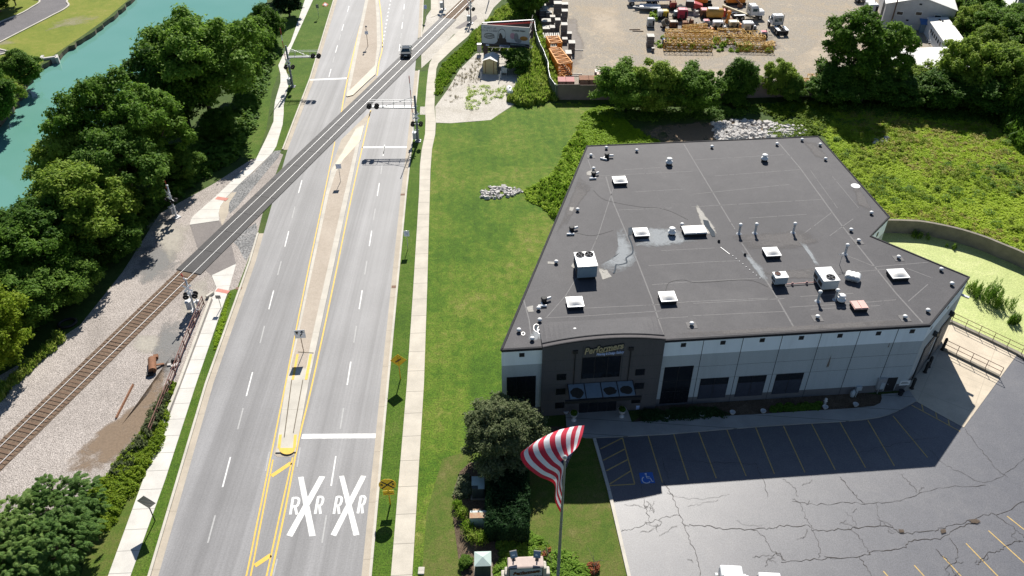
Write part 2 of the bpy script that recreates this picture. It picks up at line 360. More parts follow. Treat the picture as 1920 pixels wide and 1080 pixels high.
M['bank'] = pm('eroded_bank', (0.14, 0.11, 0.075), 0.95, 0.3, 1.0, fine=0.4)
M['bankgrass'] = layered('bank_grass', [(0.3, (0.10, 0.145, 0.015)), (0.5, (0.16, 0.19, 0.024)), (0.62, (0.21, 0.21, 0.04)), (0.72, (0.31, 0.27, 0.15))], 0.1, 0.8, 7, bmp=0.4, fs=0.4)
m, nt, bs = new_mat('river_water')
co = coords(nt, (1, 1, 1)); f = noise_fac(nt, 0.03, 3, 0.6, co)
nt.links.new(ramp(nt, f, [(0.3, (0.095, 0.245, 0.20)), (0.7, (0.135, 0.285, 0.25))]), bs.inputs['Base Color'])
bs.inputs['Roughness'].default_value = 0.12; bs.inputs['IOR'].default_value = 1.33; bump(nt, bs, noise_fac(nt, 1.4, 3, 0.6, co), 0.06, 0.1)
M['water'] = m
# ---------------- ground, river, pond ----------------
river = GP([(257, -20), (245, 0), (207, 33), (167, 63), (117, 97), (80, 122), (62, 140), (45, 166), (20, 205), (-20, 250), (-120, 370), (-260, 520)]) + GP([(-60, 620), (60, 480), (160, 380), (280, 250), (400, 120), (470, 40), (515, -20)])
_r = random.Random(4); _q = []
for _a, _b in zip(river[:-1], river[1:]):
    _n = max(1, int(math.hypot(_b[0] - _a[0], _b[1] - _a[1]) / 1.3))
    for _k in range(_n): _q.append((_a[0] + (_b[0] - _a[0]) * _k / _n + _r.uniform(-0.45, 0.45), _a[1] + (_b[1] - _a[1]) * _k / _n + _r.uniform(-0.5, 0.5)))
river = _q + [river[-1]]
river = [(-60, 300), (-88, 260), (-98, 225)] + river + [(-46, 205), (-30, 240), (-5, 300)]
pwall = GP([(1600, 421), (1640, 418), (1667, 417), (1700, 418), (1733, 420.5), (1790, 432), (1840, 447), (1880, 463), (1920, 480), (1965, 508), (2010, 545), (2040, 590), (2040, 640)], 0.25)
pond = [(42.4, 80.6), (41.2, 77.8), (46.0, 72.8)] + [G(1783, 605), G(1850, 637), G(1920, 668), G(1985, 700)] + [G(2040, 655)]
pond = pwall + [G(2010, 712)] + [G(1920, 665), G(1850, 634), G(1783, 603)] + [(46.0, 72.2), (41.0, 77.4)]
outer = [(-1500, -400), (1500, -400), (1500, 2500), (-1500, 2500)]
polys = [[Vector((x, y, 0)) for x, y in p] for p in (outer, river, pond)]
tri = tessellate_polygon(polys); allv = [tuple(v) for p in polys for v in p]
b = MB()
for t in tri:
    a, c, d = (allv[i] for i in t)
    if (c[0] - a[0]) * (d[1] - a[1]) - (c[1] - a[1]) * (d[0] - a[0]) < 0: t = t[::-1]
    b.f.append(list(t)); b.m.append(0); b.sm.append(False)
b.v = allv
def skirt(mb, poly, z1, mi, out=0.0):
    n = len(poly); cx = sum(p[0] for p in poly) / n; cy = sum(p[1] for p in poly) / n
    lo = [(p[0] + (cx - p[0]) * out, p[1] + (cy - p[1]) * out, z1) for p in poly]
    mb.add([(p[0], p[1], 0) for p in poly] + lo, [(i, (i + 1) % n, n + (i + 1) % n, n + i) for i in range(n)], mi)
skirt(b, river, -3.0, 1, 0.0); skirt(b, pond, -3.0, 1, 0.0)
b.build('ground', [M['ground'], M['bank']], kind='structure')
sheet('river', [(-230, 380), (-230, 20), (-30, 20), (-20, 380)], -0.85, M['water'])
sheet('pond', pond, -1.35, M['algae'])
sheet('river_bank', GP([(252, -20), (240, 0), (203, 32), (163, 61), (114, 94), (78, 118), (58, 138), (42, 163), (17, 203), (-22, 246), (-122, 366)]) + [(-190, 60), (-210, 185)], 0.006, M['bankgrass'])
# far curved road on the other bank
far = GP([(145, -16), (128, 12), (97, 30), (70, 44), (0, 80), (-60, 112), (-130, 160)]); far2 = GP([(64, -16), (75, 2), (60, 14), (37, 27), (0, 42), (-60, 70), (-130, 108)])
far[0:0] = [(-92, 230)]; far2[0:0] = [(-112, 228)]
sheet('bank_road', smooth_line(far) + smooth_line(far2)[::-1], 0.012, M['bikepath'])
b = MB(); b.wall(smooth_line(far), 0.35, 0, 0.16); b.wall(smooth_line(far2), 0.35, 0, 0.16); b.build('bank_road_kerb', M['kerb'], kind='structure')
b = MB(); b.wall(GP([(-20, 90), (0, 93), (17, 97), (8, 101), (-20, 108)]), 0.35, 0, 0.16); b.build('bank_inlet_kerb', M['kerb'], kind='structure')
sheet('bank_inlet_road', GP([(-40, 86), (0, 93.5), (15, 97), (8, 100.5), (-40, 116)]), 0.011, M['bikepath'])
M['sandstain'] = stain_mat('sandy_patch', (0.36, 0.32, 0.22), 0.5, 0.42, 0.8, 0.9, 0.5)
patch('sand_patch', GP([(120, 35), (160, 25), (200, 28), (170, 46), (140, 50), (110, 52), (70, 64), (95, 42)]), 0.016, M['sandstain'])
patch('sand_patch', GP([(-30, 75), (10, 72), (30, 77), (40, 82), (5, 86), (-30, 90)]), 0.016, M['sandstain'])
# ---------------- big ground sheets ----------------
RL = [(-29.3, 20), (-29.83, 39.8), (-31.72, 62.67), (-32.6, 84.7), (-34.8, 113.3), (-35.7, 140.7), (-38.5, 182.2), (-52, 400)]
RR = [(-11.6, 20), (-12.69, 39.8), (-13.93, 62.67), (-15.9, 101.5), (-16.45, 115.4), (-17.84, 144.0), (-18.9, 162.3), (-20.3, 182.2), (-33, 400)]
def along(line, y):
    for a, c in zip(line[:-1], line[1:]):
        if a[1] <= y <= c[1]: return a[0] + (c[0] - a[0]) * (y - a[1]) / (c[1] - a[1])
def cut(line, y0, y1): return [(along(line, y0), y0)] + [p for p in line if y0 < p[1] < y1] + [(along(line, y1), y1)]
def shift(line, d): return [(x + d, y) for x, y in line]
sheet('lawn', GP([(773, 1090), (795, 720), (806, 360), (810, 277), (817, 250), (820, 232), (845, 231), (900, 228), (975, 196), (1050, 193), (1100, 195), (1175, 200), (1120, 280)]) + [(0, 58.0)] + GP([(1020, 768), (1000, 820), (870, 860), (835, 950), (850, 1090)]), 0.010, M['lawn'])
sheet('thin_lawn', GP([(790, 1090), (800, 960), (830, 860), (880, 845), (1120, 800), (1142, 917), (1182, 1090)]) + [(10.6, 20), (-7, 20)], 0.015, M['drygrass'])
sheet('verge', shift(cut(RR, 20, 143.5), 0.7) + [G(803, 132), G(797, 200), G(797, 250), G(787, 293), G(786, 360), G(763, 720), G(733, 1090), (-9, 20)], 0.010, M['verge'])
sheet('verge', shift(cut(RL, 20, 91), -0.85) + [G(431, 547), G(397, 640), (-35.3, 62.6), (-34.9, 54.3), G(242, 1090), (-32.6, 20)], 0.010, M['verge'])
sheet('verge', shift(cut(RL, 114, 200), -0.85) + [G(595, -20), G(585, 0), G(540, 100), G(530, 123), G(541, 150), G(530, 197), G(528, 233), G(513, 285)], 0.010, M['verge'])
sheet('verge', GP([(600, -20), (572, 0), (545, 80), (510, 170), (500, 240), (480, 300), (440, 290), (500, 100), (540, 0), (560, -20)]), 0.008, M['verge'])
sheet('verge_slope', GP([(203, 1090), (262, 925), (292, 835), (250, 880), (180, 960), (150, 1090)]) + [(-36, 20), (-34.2, 20)], 0.012, M['drygrass'])
sheet('railway_gravel', GP([(-420, 860), (-100, 760), (60, 670), (150, 610), (230, 510), (300, 400), (400, 345), (470, 300), (520, 285), (531, 290), (500, 370), (480, 450), (445, 540), (397, 557), (330, 740), (250, 880), (150, 960), (60, 1000), (-40, 1090)]) + [(-75, 20), (-140, 20)], 0.014, M['ballast'])
M['greystain'] = stain_mat('grey_ballast_patch', (0.22, 0.22, 0.215), 0.6, 0.38, 0.75, 0.85, 0.7)
M['dirtstain'] = stain_mat('bare_dirt_patch', (0.23, 0.165, 0.11), 0.5, 0.42, 0.66, 0.85, 0.75)
M['palestain'] = stain_mat('pale_gravel_patch', (0.45, 0.42, 0.36), 0.5, 0.38, 0.75, 0.85, 0.7)
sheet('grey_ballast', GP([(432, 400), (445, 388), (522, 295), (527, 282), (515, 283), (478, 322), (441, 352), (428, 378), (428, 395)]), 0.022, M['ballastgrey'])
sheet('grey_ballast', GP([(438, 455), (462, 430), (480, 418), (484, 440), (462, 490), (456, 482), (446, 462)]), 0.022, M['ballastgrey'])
patch('grey_patch', GP([(258, 470), (300, 440), (330, 445), (345, 490), (320, 530), (260, 545), (235, 520)]), 0.024, M['greystain'])
patch('pale_patch', GP([(250, 620), (310, 630), (320, 655), (270, 670), (235, 650)]), 0.024, M['palestain'])
patch('pale_patch', GP([(345, 520), (395, 515), (405, 560), (375, 600), (330, 600), (340, 550)]), 0.026, M['palestain'])
patch('pale_patch', GP([(296, 400), (360, 420), (350, 480), (320, 500), (285, 450), (270, 420)]), 0.026, M['palestain'])
patch('dirt_patch', GP([(110, 870), (170, 815), (235, 765), (290, 725), (340, 640), (330, 740), (250, 860), (180, 900), (110, 910)]), 0.028, M['dirtstain'])
patch('dirt_patch', GP([(300, 590), (350, 590), (350, 680), (310, 720), (270, 700)]), 0.028, M['greystain'])
# gravel pad by the shed, yard, access apron
sheet('gravel_pad', GP([(817, 230), (816, 200), (838, 170), (862, 130), (893, 100), (935, 98), (965, 125), (980, 145), (972, 165), (965, 195), (920, 225), (845, 231)]), 0.016, M['gravel'])
sheet('pad_apron', GP([(788, 200), (798, 200), (798, 215), (787, 215)]), 0.018, M['gravel'])
sheet('yard', GP([(1010, -40), (1003, 0), (1045, 150), (1060, 158), (1560, 158), (1680, 150), (1830, 60), (1800, -40)]) + [(160, 260), (0, 260)], 0.012, M['yard'])
sheet('rail_gravel_far', GP([(790, 70), (800, 30), (820, 0), (830, -20), (960, -20), (925, 15), (900, 60), (880, 50), (850, 65), (812, 108), (790, 128)]) + [], 0.008, M['gravel'])
M['yardlight'] = stain_mat('pale_wheel_track', (0.56, 0.47, 0.36), 0.25, 0.4, 0.85, 0.85, 0.55)
M['yarddark'] = stain_mat('dark_yard_patch', (0.22, 0.195, 0.175), 0.15, 0.4, 0.65, k=0.8)
patch('yard_track', GP([(1130, 120), (1200, 116), (1330, 126), (1460, 133), (1520, 138), (1500, 152), (1330, 154), (1200, 147)]), 0.018, M['yardlight'])
patch('yard_track', GP([(1470, 120), (1520, 90), (1540, 50), (1580, 20), (1620, 40), (1590, 90), (1540, 140), (1490, 150)]), 0.026, M['yardlight'])
patch('yard_track', GP([(1090, 0), (1160, 0), (1180, 60), (1190, 100), (1130, 90), (1100, 60)]), 0.019, M['yardlight'])
patch('yard_patch', GP([(1050, 30), (1080, 20), (1100, 80), (1100, 120), (1070, 150), (1045, 100)]), 0.021, M['yarddark'])
patch('yard_patch', GP([(1200, 30), (1260, 30), (1480, 60), (1500, 95), (1420, 105), (1230, 100), (1190, 70)]), 0.022, M['yarddark'])
# ---------------- main road ----------------
ZR = 0.02
road = sheet('road', RL + RR[::-1], ZR, M['road'])
def kerb(line, side, y0, y1, gw=0.62):
    """gutter pan + upright kerb on the outside (side = -1 left, +1 right) of the asphalt edge"""
    L = cut(line, y0, y1)
    b = MB(); b.ribbon([(x + side * gw / 2, y) for x, y in L], gw, ZR + 0.006); b.build('gutter', M['gutter'], kind='structure')
    b = MB(); b.wall([(x + side * (gw + 0.13), y) for x, y in L], 0.24, 0, 0.16); b.build('kerb', M['kerb'], kind='structure')
kerb(RR, 1, 20, 144); kerb(RR, 1, 160, 400); kerb(RL, -1, 20, 91); kerb(RL, -1, 114, 400)
# raised centre island, two halves either side of the tracks
lowm = GP([(517, 850), (535, 733), (541.5, 700), (612, 360), (622, 318), (630, 306), (668, 241), (683, 235), (676, 262), (656, 360), (579, 720), (555, 849)])
upm = GP([(649, 182), (654, 150), (683, 10), (690, -20), (708, -20), (709, 0), (712, 33), (714, 87), (704, 141)])
lowm = [(x, y) for x, y in lowm]
for poly, pav, apr in (
    (lowm, GP([(545, 690), (557, 640), (617, 362), (630, 322), (650, 290), (664, 270), (668, 268), (646, 362), (583, 640), (574, 690)], 0.15), [GP([(624, 321), (630, 307), (668, 242), (682.5, 236), (676, 262), (672, 268), (640, 303), (632, 312)], 0.15)]),
    (upm, GP([(655, 170), (660, 150), (688, 12), (695, -20), (703, -20), (704, 3), (706, 33), (707, 87), (703, 121), (690, 135)], 0.15), [GP([(650.5, 181), (652, 173), (706, 121), (703.5, 139), (662, 178)], 0.15)])):
    b = MB(); b.prism(poly, 0, 0.15); b.build('median_island', M['kerb'], kind='structure')
    sheet('median_paving', pav, 0.156, M['median'])
    for a in apr: sheet('median_apron', a, 0.162, M['apron'])
sheet('median_apron', GP([(513, 852), (516, 838), (556, 838), (553, 853), (545, 857), (520, 857)]), ZR + 0.012, M['gutter'])
sheet('crossing_apron', GP([(618, 322), (640, 262), (700, 204), (684, 236), (668, 240), (630, 305)]), ZR + 0.008, M['palestain' if 0 else 'gutter'])
sheet('crossing_apron', GP([(641, 212), (650, 182), (662, 180), (706, 141), (709, 150), (650, 205)]), ZR + 0.008, M['gutter'])
# paint on the island nose and kerb
b = MB(); nose = [G(538 + 15.5 * math.cos(a), 840 + 12 * math.sin(a), 0.15) for a in [math.pi * k / 12 for k in range(13)]]
b.add([(x, y, 0.17) for x, y in nose], [tuple(range(13))[::-1]])
b.ribbon(GP([(523, 840), (526, 815)], 0.15), 0.28, 0.168); b.ribbon(GP([(552, 840), (554, 815)], 0.15), 0.28, 0.168)
b.ribbon(GP([(549, 712), (558, 664)], 0.15), 0.26, 0.168); b.ribbon(GP([(574, 712), (583, 664)], 0.15), 0.3, 0.168)
b.build('nose_paint', M['yellow_paint'], road)
M['seam'] = pm('dirt_seam', (0.14, 0.12, 0.09), 0.95, 0.3, 3)
b = MB(); b.ribbon(GP([(533, 820), (547, 712)], 0.15), 0.1, 0.172); b.ribbon(GP([(550, 812), (568, 712)], 0.15), 0.09, 0.172)
b.ribbon(GP([(559, 660), (588, 662)], 0.15), 0.1, 0.172); b.build('island_seam', M['seam'], road)
# painted lines
def dash_line(line_pts, ys, ln, mat, name, w=0.14):
    b = MB()
    for y in ys:
        b.ribbon([(along(line_pts, y - ln / 2), y - ln / 2), (along(line_pts, y + ln / 2), y + ln / 2)], w, ZR + 0.008)
    return b.build(name, mat, road)
DL = [(-25.4, 20), (-26.67, 44.48), (-27.54, 57.71), (-28.41, 70.65), (-29.26, 83.25), (-30.2, 96.2), (-30.64, 103.0), (-33.3, 143.0), (-34.0, 154.3), (-35.2, 176.5), (-38.5, 240)]
DR = [(-15.6, 20), (-16.67, 44.48), (-17.26, 57.71), (-17.85, 70.65), (-18.41, 83.36), (-18.95, 95.66), (-19.5, 108.1), (-19.9, 114), (-21.0, 140), (-22.22, 161.2), (-23.3, 177.8), (-28, 240)]
wl = [50.88, 62.67, 76.9, 89.73, 103.0, 143.0, 154.3, 165.6, 176.5, 188]; fl = [44.48, 57.7, 70.65, 83.25, 96.2, 149.1, 160.3, 171.3, 182]
dash_line(DL, wl, 3.6, M['white_paint'], 'white_dash'); dash_line(DL, fl, 2.9, M['faded_paint'], 'faded_dash')
wr = [51.0, 64.3, 76.94, 89.85, 102.2, 113.84, 155.0, 166.75, 177.8, 189]; fr = [44.48, 57.71, 70.65, 83.36, 95.66, 108.1, 161.2, 171.7, 183]
dash_line(DR, wr, 3.6, M['white_paint'], 'white_dash'); dash_line(DR, fr, 2.9, M['faded_paint'], 'faded_dash')
b = MB()
for u, v in ((755, 4), (753, 9), (751, 15), (749, 21), (747, 27), (745.5, 33), (743.5, 40), (742, 47), (740, 54), (738.5, 61), (737, 68), (735, 74), (733, 79)):
    pass
for k in range(13):
    t = k / 12; u = 732 + (716.5 - 732) * t; v = 2 + 86 * t
    x, y = G(u, v); b.obox((x, y, ZR + 0.006), (0.26, 0.7, 0.004), 0.04)
b.build('turn_lane_dots', M['white_paint'], road)
def pxline(b, pts, w, z=ZR + 0.008): b.ribbon(smooth_line(GP(pts), 4) if len(pts) > 2 else GP(pts), w, z)
b = MB()
pxline(b, [(448, 1130), (462, 1080), (480, 992), (505, 870), (535, 722), (571, 540), (609, 360), (628, 266)], 0.14)
pxline(b, [(456, 1130), (470, 1080), (487, 992), (512, 862)], 0.14)
pxline(b, [(497, 1130), (508, 1080), (534, 960), (560, 826), (585, 722), (624, 540), (661, 360), (695, 207)], 0.16)
pxline(b, [(488, 1130), (500, 1080), (526, 960), (549, 858)], 0.14)
pxline(b, [(640, 213), (652, 147), (687, 0), (692, -22)], 0.2); pxline(b, [(707, 142), (711, 115), (717, 87), (715, 33), (711, 0), (709, -22)], 0.2)
b.build('yellow_line', M['yellow_paint'], road)
b = MB()
b.ribbon(GP([(509, 893), (546, 868)]), 0.42, ZR + 0.008); b.ribbon(GP([(478, 1061), (508, 1041)]), 0.42, ZR + 0.008); b.build('yellow_chevron', M['yellow_paint'], road)
b = MB(); b.ribbon(GP([(566, 818.5), (704.5, 817.5)]), 0.62, ZR + 0.008); b.build('stop_bar', M['white_paint'], road)
b = MB(); b.ribbon(GP([(679, 276.5), (763, 276)]), 0.5, ZR + 0.008); b.build('stop_bar', M['white_paint'], road)
b = MB(); b.ribbon(GP([(580, 150), (652, 147)]), 0.6, ZR + 0.008); b.build('stop_bar', M['white_paint'], road)
b = MB(); b.ribbon(GP([(721, 278), (719, 289)]), 0.14, ZR + 0.008); b.ribbon(GP([(563, 839), (557, 876)]), 0.13, ZR + 0.008); b.ribbon(GP([(520, 1048), (512, 1080)]), 0.13, ZR + 0.008); b.ribbon(GP([(505, 848), (498, 884)]), 0.13, ZR + 0.008)
b.build('faded_dash', M['faded_paint'], road)
def fillpx(b, pts, z): b.add([(x, y, z) for x, y in GP(pts)], [tuple(range(len(pts)))[::-1]])
b = MB()
fillpx(b, [(559, 895), (569, 894), (592, 1005), (580, 1006)], ZR + 0.008); fillpx(b, [(599, 893), (610, 894), (548, 1007), (537, 1004)], ZR + 0.012)
fillpx(b, [(636, 893), (645, 892), (674, 1003), (663, 1005)], ZR + 0.008); fillpx(b, [(677, 892), (687, 893), (630, 1006), (620, 1003)], ZR + 0.012)
def letterR(b, u0, u1, v0, v1, sl):
    """R drawn as strokes in its own box of pixels (u at the top shifted by sl)"""
    def q(a, c): return G(u0 + (u1 - u0) * a + sl * (1 - c), v0 + (v1 - v0) * c)
    wd = 0.24
    b.ribbon([q(0, 0), q(0, 1)], wd, ZR + 0.008)
    b.ribbon(smooth_line([q(0, 0.03), q(0.62, 0.03), q(0.95, 0.13), q(0.97, 0.3), q(0.85, 0.46), q(0.55, 0.52), q(0.05, 0.52)], 3), wd, ZR + 0.0085)
    b.ribbon([q(0.5, 0.52), q(1.0, 1.0)], wd, ZR + 0.009)
letterR(b, 544.5, 557, 933, 965, 5); letterR(b, 591, 601, 931, 964, 6); letterR(b, 626, 636, 931, 964, 6); letterR(b, 671, 680, 930, 963, 6)
b.build('rail_crossing_symbol', M['white_paint'], road)
# drain grates in the gutter
for u, v in ((740, 538), (756, 365), (448, 541)):
    x, y = G(u, v); b = MB(); b.obox((x, y, ZR + 0.014), (0.75, 0.5, 0.012), 0.05)
    for k in range(-3, 4): b.obox((x + k * 0.1, y, ZR + 0.022), (0.04, 0.46, 0.008), 0.05)
    b.build('drain_grate', M['railside'], road)
# ---------------- pavements ----------------
def slab(name, poly, z, mat): 
    b = MB(); b.prism(poly, -0.05, z); return b.build(name, mat, kind='structure')
rl = GP([(733, 1080), (763, 720), (775, 540), (786, 360), (787.5, 310), (791, 280), (797, 252), (798, 225), (797, 200), (800, 160), (803, 132), (806, 118), (812, 107), (835, 82), (858, 60), (864, 54)])
rr = GP([(773, 1080), (795, 720), (801, 540), (806, 360), (807, 320), (810, 280), (816, 252), (817, 230), (814.5, 200), (816, 160), (818, 130), (822, 119), (850, 92), (878, 68), (886, 55), (880, 47)])
slab('sidewalk', [(-9.1, 20)] + rl + rr[::-1] + [(-6.9, 20)], 0.06, M['walk'])
slab('sidewalk', GP([(808, -25), (808, 33), (823, 28), (821, 0), (820, -25)]), 0.06, M['walk'])
sheet('path_crossing', GP([(853, 53), (864, 54), (880, 47), (895, 35), (893, 28), (876, 38)]), 0.03, M['path'])
ll = GP([(203, 1080), (293, 833), (337, 720), (397, 558)]); lr = GP([(245, 1080), (310, 900), (368, 720), (416, 580), (429, 544)])
slab('sidewalk', [(-33.5, 20)] + ll + GP([(406, 540), (397, 517), (443, 495)]) + lr[::-1] + [(-31.6, 20)], 0.06, M['walkl'])
sheet('path_crossing', GP([(384, 505), (397, 517.5), (443, 495), (433, 455)]), 0.03, M['path'])
sheet('path_crossing', GP([(356, 422), (411, 414), (418, 425), (372, 470)]), 0.03, M['path'])
ul = GP([(356, 422), (358, 412), (364, 404), (404, 369), (456, 320), (480, 299), (500, 258), (513, 228), (514, 205), (516, 190), (526, 155), (526, 140), (522, 123), (530, 105), (545, 80), (562, 30), (575, -10), (582, -30)])
ur = GP([(411, 414), (410, 400), (413, 388), (425, 370), (450, 345), (480, 317), (510, 288), (518, 275), (530, 234), (532, 212), (532, 197), (540, 165), (543, 150), (537, 135), (533, 123), (543, 97), (562, 55), (587, 0), (598, -30)])
slab('sidewalk', ul + ur[::-1], 0.06, M['walkl'])
b = MB(); b.ribbon(GP([(405.5, 371), (426, 374)], 0.06), 0.75, 0.066); b.build('tactile_strip', M['red_brick'], kind='structure')
b = MB(); b.ribbon(GP([(406, 543.5), (429, 548)], 0.06), 0.6, 0.066); b.build('tactile_strip', M['red_brick'], kind='structure')
slab('path_margin', GP([(416, 424), (410, 398), (413, 385), (432, 362), (444, 360), (430, 380), (428, 400), (421, 415)]), 0.024, M['gutter'])
# low concrete edge beside the fence
b = MB(); b.wall(GP([(396, 560), (372, 625), (335, 725), (296, 822)]), 0.3, 0, 0.28); b.build('retaining_edge', M['kerb'], kind='structure')
b = MB(); b.wall(GP([(388, 560), (401, 551)]), 0.3, 0, 0.4); b.build('retaining_edge', M['kerb'], kind='structure')
sheet('shoulder_strip', GP([(396, 562), (400, 562), (340, 722), (299, 832), (293, 830), (332, 728)]), 0.064, M['path'])
# ---------------- railway ----------------
TD = Vector((0.2939, 0.9558, 0)); TN = Vector((0.9558, -0.2939, 0)); T0 = Vector((-46.5, 62.67, 0))
def tp(s, off, z): p = T0 + TD * s + TN * off; return (p.x, p.y, z)
track = thing('railway_track', 'single railway track on brown wooden ties crossing the road at an angle', 'railway track', tp(0, 0, -0.19))
TZ = math.atan2(TD.y, TD.x)
track.rotation_euler = (0, 0, TZ)   # local x runs along the track, local y to its left
for sgn in (1, -1):
    b = MB(); b.box(-60, 420, sgn * 0.80 - 0.035, sgn * 0.80 + 0.035, 0.30, 0.335, 0); b.box(-60, 420, sgn * 0.80 - 0.02, sgn * 0.80 + 0.02, 0.16, 0.30, 1); b.box(-60, 420, sgn * 0.80 - 0.07, sgn * 0.80 + 0.07, 0.135, 0.16, 1)
    b.build('rail', [M['rail'], M['railside']], track)
rnd = random.Random(5)
tie_me = None; nt_ = 0
S0, S1 = 20.6, 113.0      # crossing surface runs between these
for i in range(200):
    s = -30 + i * 0.56
    if S0 - 0.2 < s < S1: continue
    if s > 126: break
    if tie_me is None:
        b = MB(); b.box(-0.13, 0.13, -1.35, 1.35, 0.0, 0.135); tie_me = b.mesh('tie'); tie_me.materials.append(M['tie'])
    o = bpy.data.objects.new('tie', tie_me); COL.objects.link(o); o.parent = track
    o.location = (s + rnd.uniform(-0.05, 0.05), rnd.uniform(-0.12, 0.12), 0.165 + rnd.uniform(-0.03, 0.0)); o.rotation_euler = (0, 0, rnd.uniform(-0.03, 0.03))
b = MB(); b.box(126.5, 420, -1.3, 1.3, 0, 0.1); b.build('tie_bed', M['tie'], track)
M['tiedirt'] = layered('oily_track_bed', [(0.3, (0.10, 0.07, 0.05)), (0.7, (0.19, 0.14, 0.10))], 0.6, 4, 10, bmp=0.8, fs=0.7)
b = MB(); b.box(-60, S0 - 0.1, -1.45, 1.45, 0.1, 0.245); b.box(S1 + 0.1, 420, -1.45, 1.45, 0.1, 0.245); b.build('track_bed', M['tiedirt'], track)
# crossing panels: rubber outside and between the rails, on a deck
L = S1 - S0; n = 20
for nm, y0, y1 in (('crossing_panel', 0.86, 1.75), ('crossing_panel', -0.74, 0.74), ('crossing_panel', -1.75, -0.86)):
    b = MB()
    for k in range(n):
        a = S0 + L * k / n; b.box(a + 0.02, a + L / n - 0.02, y0, y1, 0.0, 0.295)
        if nm and abs(y0) < 0.8:
            for q in range(6): b.box(a + 0.4 + q * 0.72, a + 0.52 + q * 0.72, -0.45, -0.33, 0.295, 0.3); b.box(a + 0.4 + q * 0.72, a + 0.52 + q * 0.72, 0.33, 0.45, 0.295, 0.3)
    b.build(nm, M['rubber'], track)
# ---------------- car park ----------------
ZL = 0.02
front = GP([(1112, 822), (1167, 820), (1250, 815.5), (1350, 807), (1440, 800), (1520, 795), (1573, 792), (1615, 788.5), (1647, 784), (1665, 779), (1680, 773), (1700, 763), (1718, 753)])
lot = [(13, 15), (9.9, 39.8), (9.03, 48.87), (8.18, 55.07)] + front + GP([(1807, 802), (1867, 720), (1907, 665), (1960, 690), (2100, 740)]) + [(130, 60), (130, 15)]
carpark = sheet('car_park', lot, ZL, M['lot'])
M['lotpale'] = stain_mat('worn_lot_patch', (0.17, 0.165, 0.165), 0.12, 0.42, 0.62, 0.56, 0.8, 0.6)
#patch('worn_patch', GP([(1160, 940), (1300, 925), (1480, 910), (1600, 905), (1640, 960), (1520, 1010), (1420, 1060), (1300, 1090), (1200, 1080)]), ZL + 0.004, M['lotpale'], carpark)
b = MB(); b.wall([(12.6, 15), (9.85, 39.8), (8.98, 48.87), (8.13, 55.0)], 0.3, 0, 0.17); b.build('car_park_kerb', M['kerb'], kind='structure')
slab('entry_walk', GP([(1060, 773), (1117, 772), (1177, 771), (1184, 793), (1300, 785), (1440, 777), (1520, 772), (1600, 767), (1638, 763), (1650, 757), (1653, 748), (1652, 741), (1690, 738), (1704, 733), (1712, 745), (1718, 753)]) + front[::-1] + GP([(1097, 822), (1075, 815), (1062, 800)]), 0.15, M['bwalk'])
slab('loading_drive', GP([(1718, 753), (1704, 733), (1690, 738)]) + [(41.3, 61.9), (48.4, 69.3), (46.6, 71.8)] + GP([(1783, 605), (1850, 636), (1907, 665), (1867, 720), (1807, 802)]), 0.05, M['drive'])
b = MB()
tops = [(1215, 816.5), (1263, 813.5), (1310, 810.5), (1363, 806.5), (1417, 802), (1469, 799), (1522, 795.5), (1575, 792), (1627, 788), (1674, 780)]
ends = [(1242, 905), (1291, 900.5), (1343, 897), (1399, 893), (1452, 889), (1509, 886), (1566, 881.5), (1623, 877.5), (1677, 874), (1739, 858)]
for a, c in zip(tops, ends): b.ribbon(GP([a, c]), 0.11, ZL + 0.008)
b.ribbon(GP([(1167, 821), (1190, 907)]), 0.12, ZL + 0.008); b.ribbon(GP([(1142, 911), (1190, 908)]), 0.12, ZL + 0.012)
for a, c in (((1126, 842), (1166, 822)), ((1131, 863.5), (1171, 842.5)), ((1137, 883), (1177, 862)), ((1143, 908), (1183, 883))): b.ribbon(GP([a, c]), 0.12, ZL + 0.010)
b.ribbon(GP([(1709, 760), (1800, 809)]), 0.11, ZL + 0.008)
for a, c in (((1728, 758), (1731, 771)), ((1754, 773), (1757, 785)), ((1778, 787), (1780, 799))): b.ribbon(GP([a, c]), 0.11, ZL + 0.010)
for a, c in (((1888, 968), (1935, 1005)), ((1853, 995), (1925, 1060)), ((1811, 1019), (1875, 1085)), ((1767, 1043), (1815, 1095)), ((1714, 1060), (1750, 1100)), ((1656, 1071), (1690, 1110))): b.ribbon(GP([a, c]), 0.11, ZL + 0.008)
b.build('stall_lines', M['stall_paint'], carpark)
b = MB(); fillpx(b, [(1198, 887), (1223, 885.5), (1228.5, 906), (1202, 907)], ZL + 0.010); b.build('access_square', M['blue_paint'], carpark)
b = MB(); c0 = Vector((*G(1213, 897), 0))
def wp(x, y): return (c0.x + x, c0.y + y)
b.add([(wp(-0.05 + 0.1 * math.cos(t), 0.5 + 0.1 * math.sin(t)) + (ZL + 0.014,)) for t in [k * math.pi / 5 for k in range(10)]], [tuple(range(10))])
b.ribbon([wp(-0.05, 0.36), wp(0.0, 0.02), wp(0.32, 0.0), wp(0.45, -0.4), wp(0.58, -0.36)], 0.09, ZL + 0.015); b.ribbon([wp(-0.02, 0.2), wp(0.27, 0.18)], 0.08, ZL + 0.016)
b.ribbon([wp(-0.1 + 0.38 * math.cos(t), -0.2 + 0.38 * math.sin(t)) for t in [R(120 + 18 * k) for k in range(13)]], 0.085, ZL + 0.017)
b.build('wheelchair_symbol', M['white_paint'], carpark)
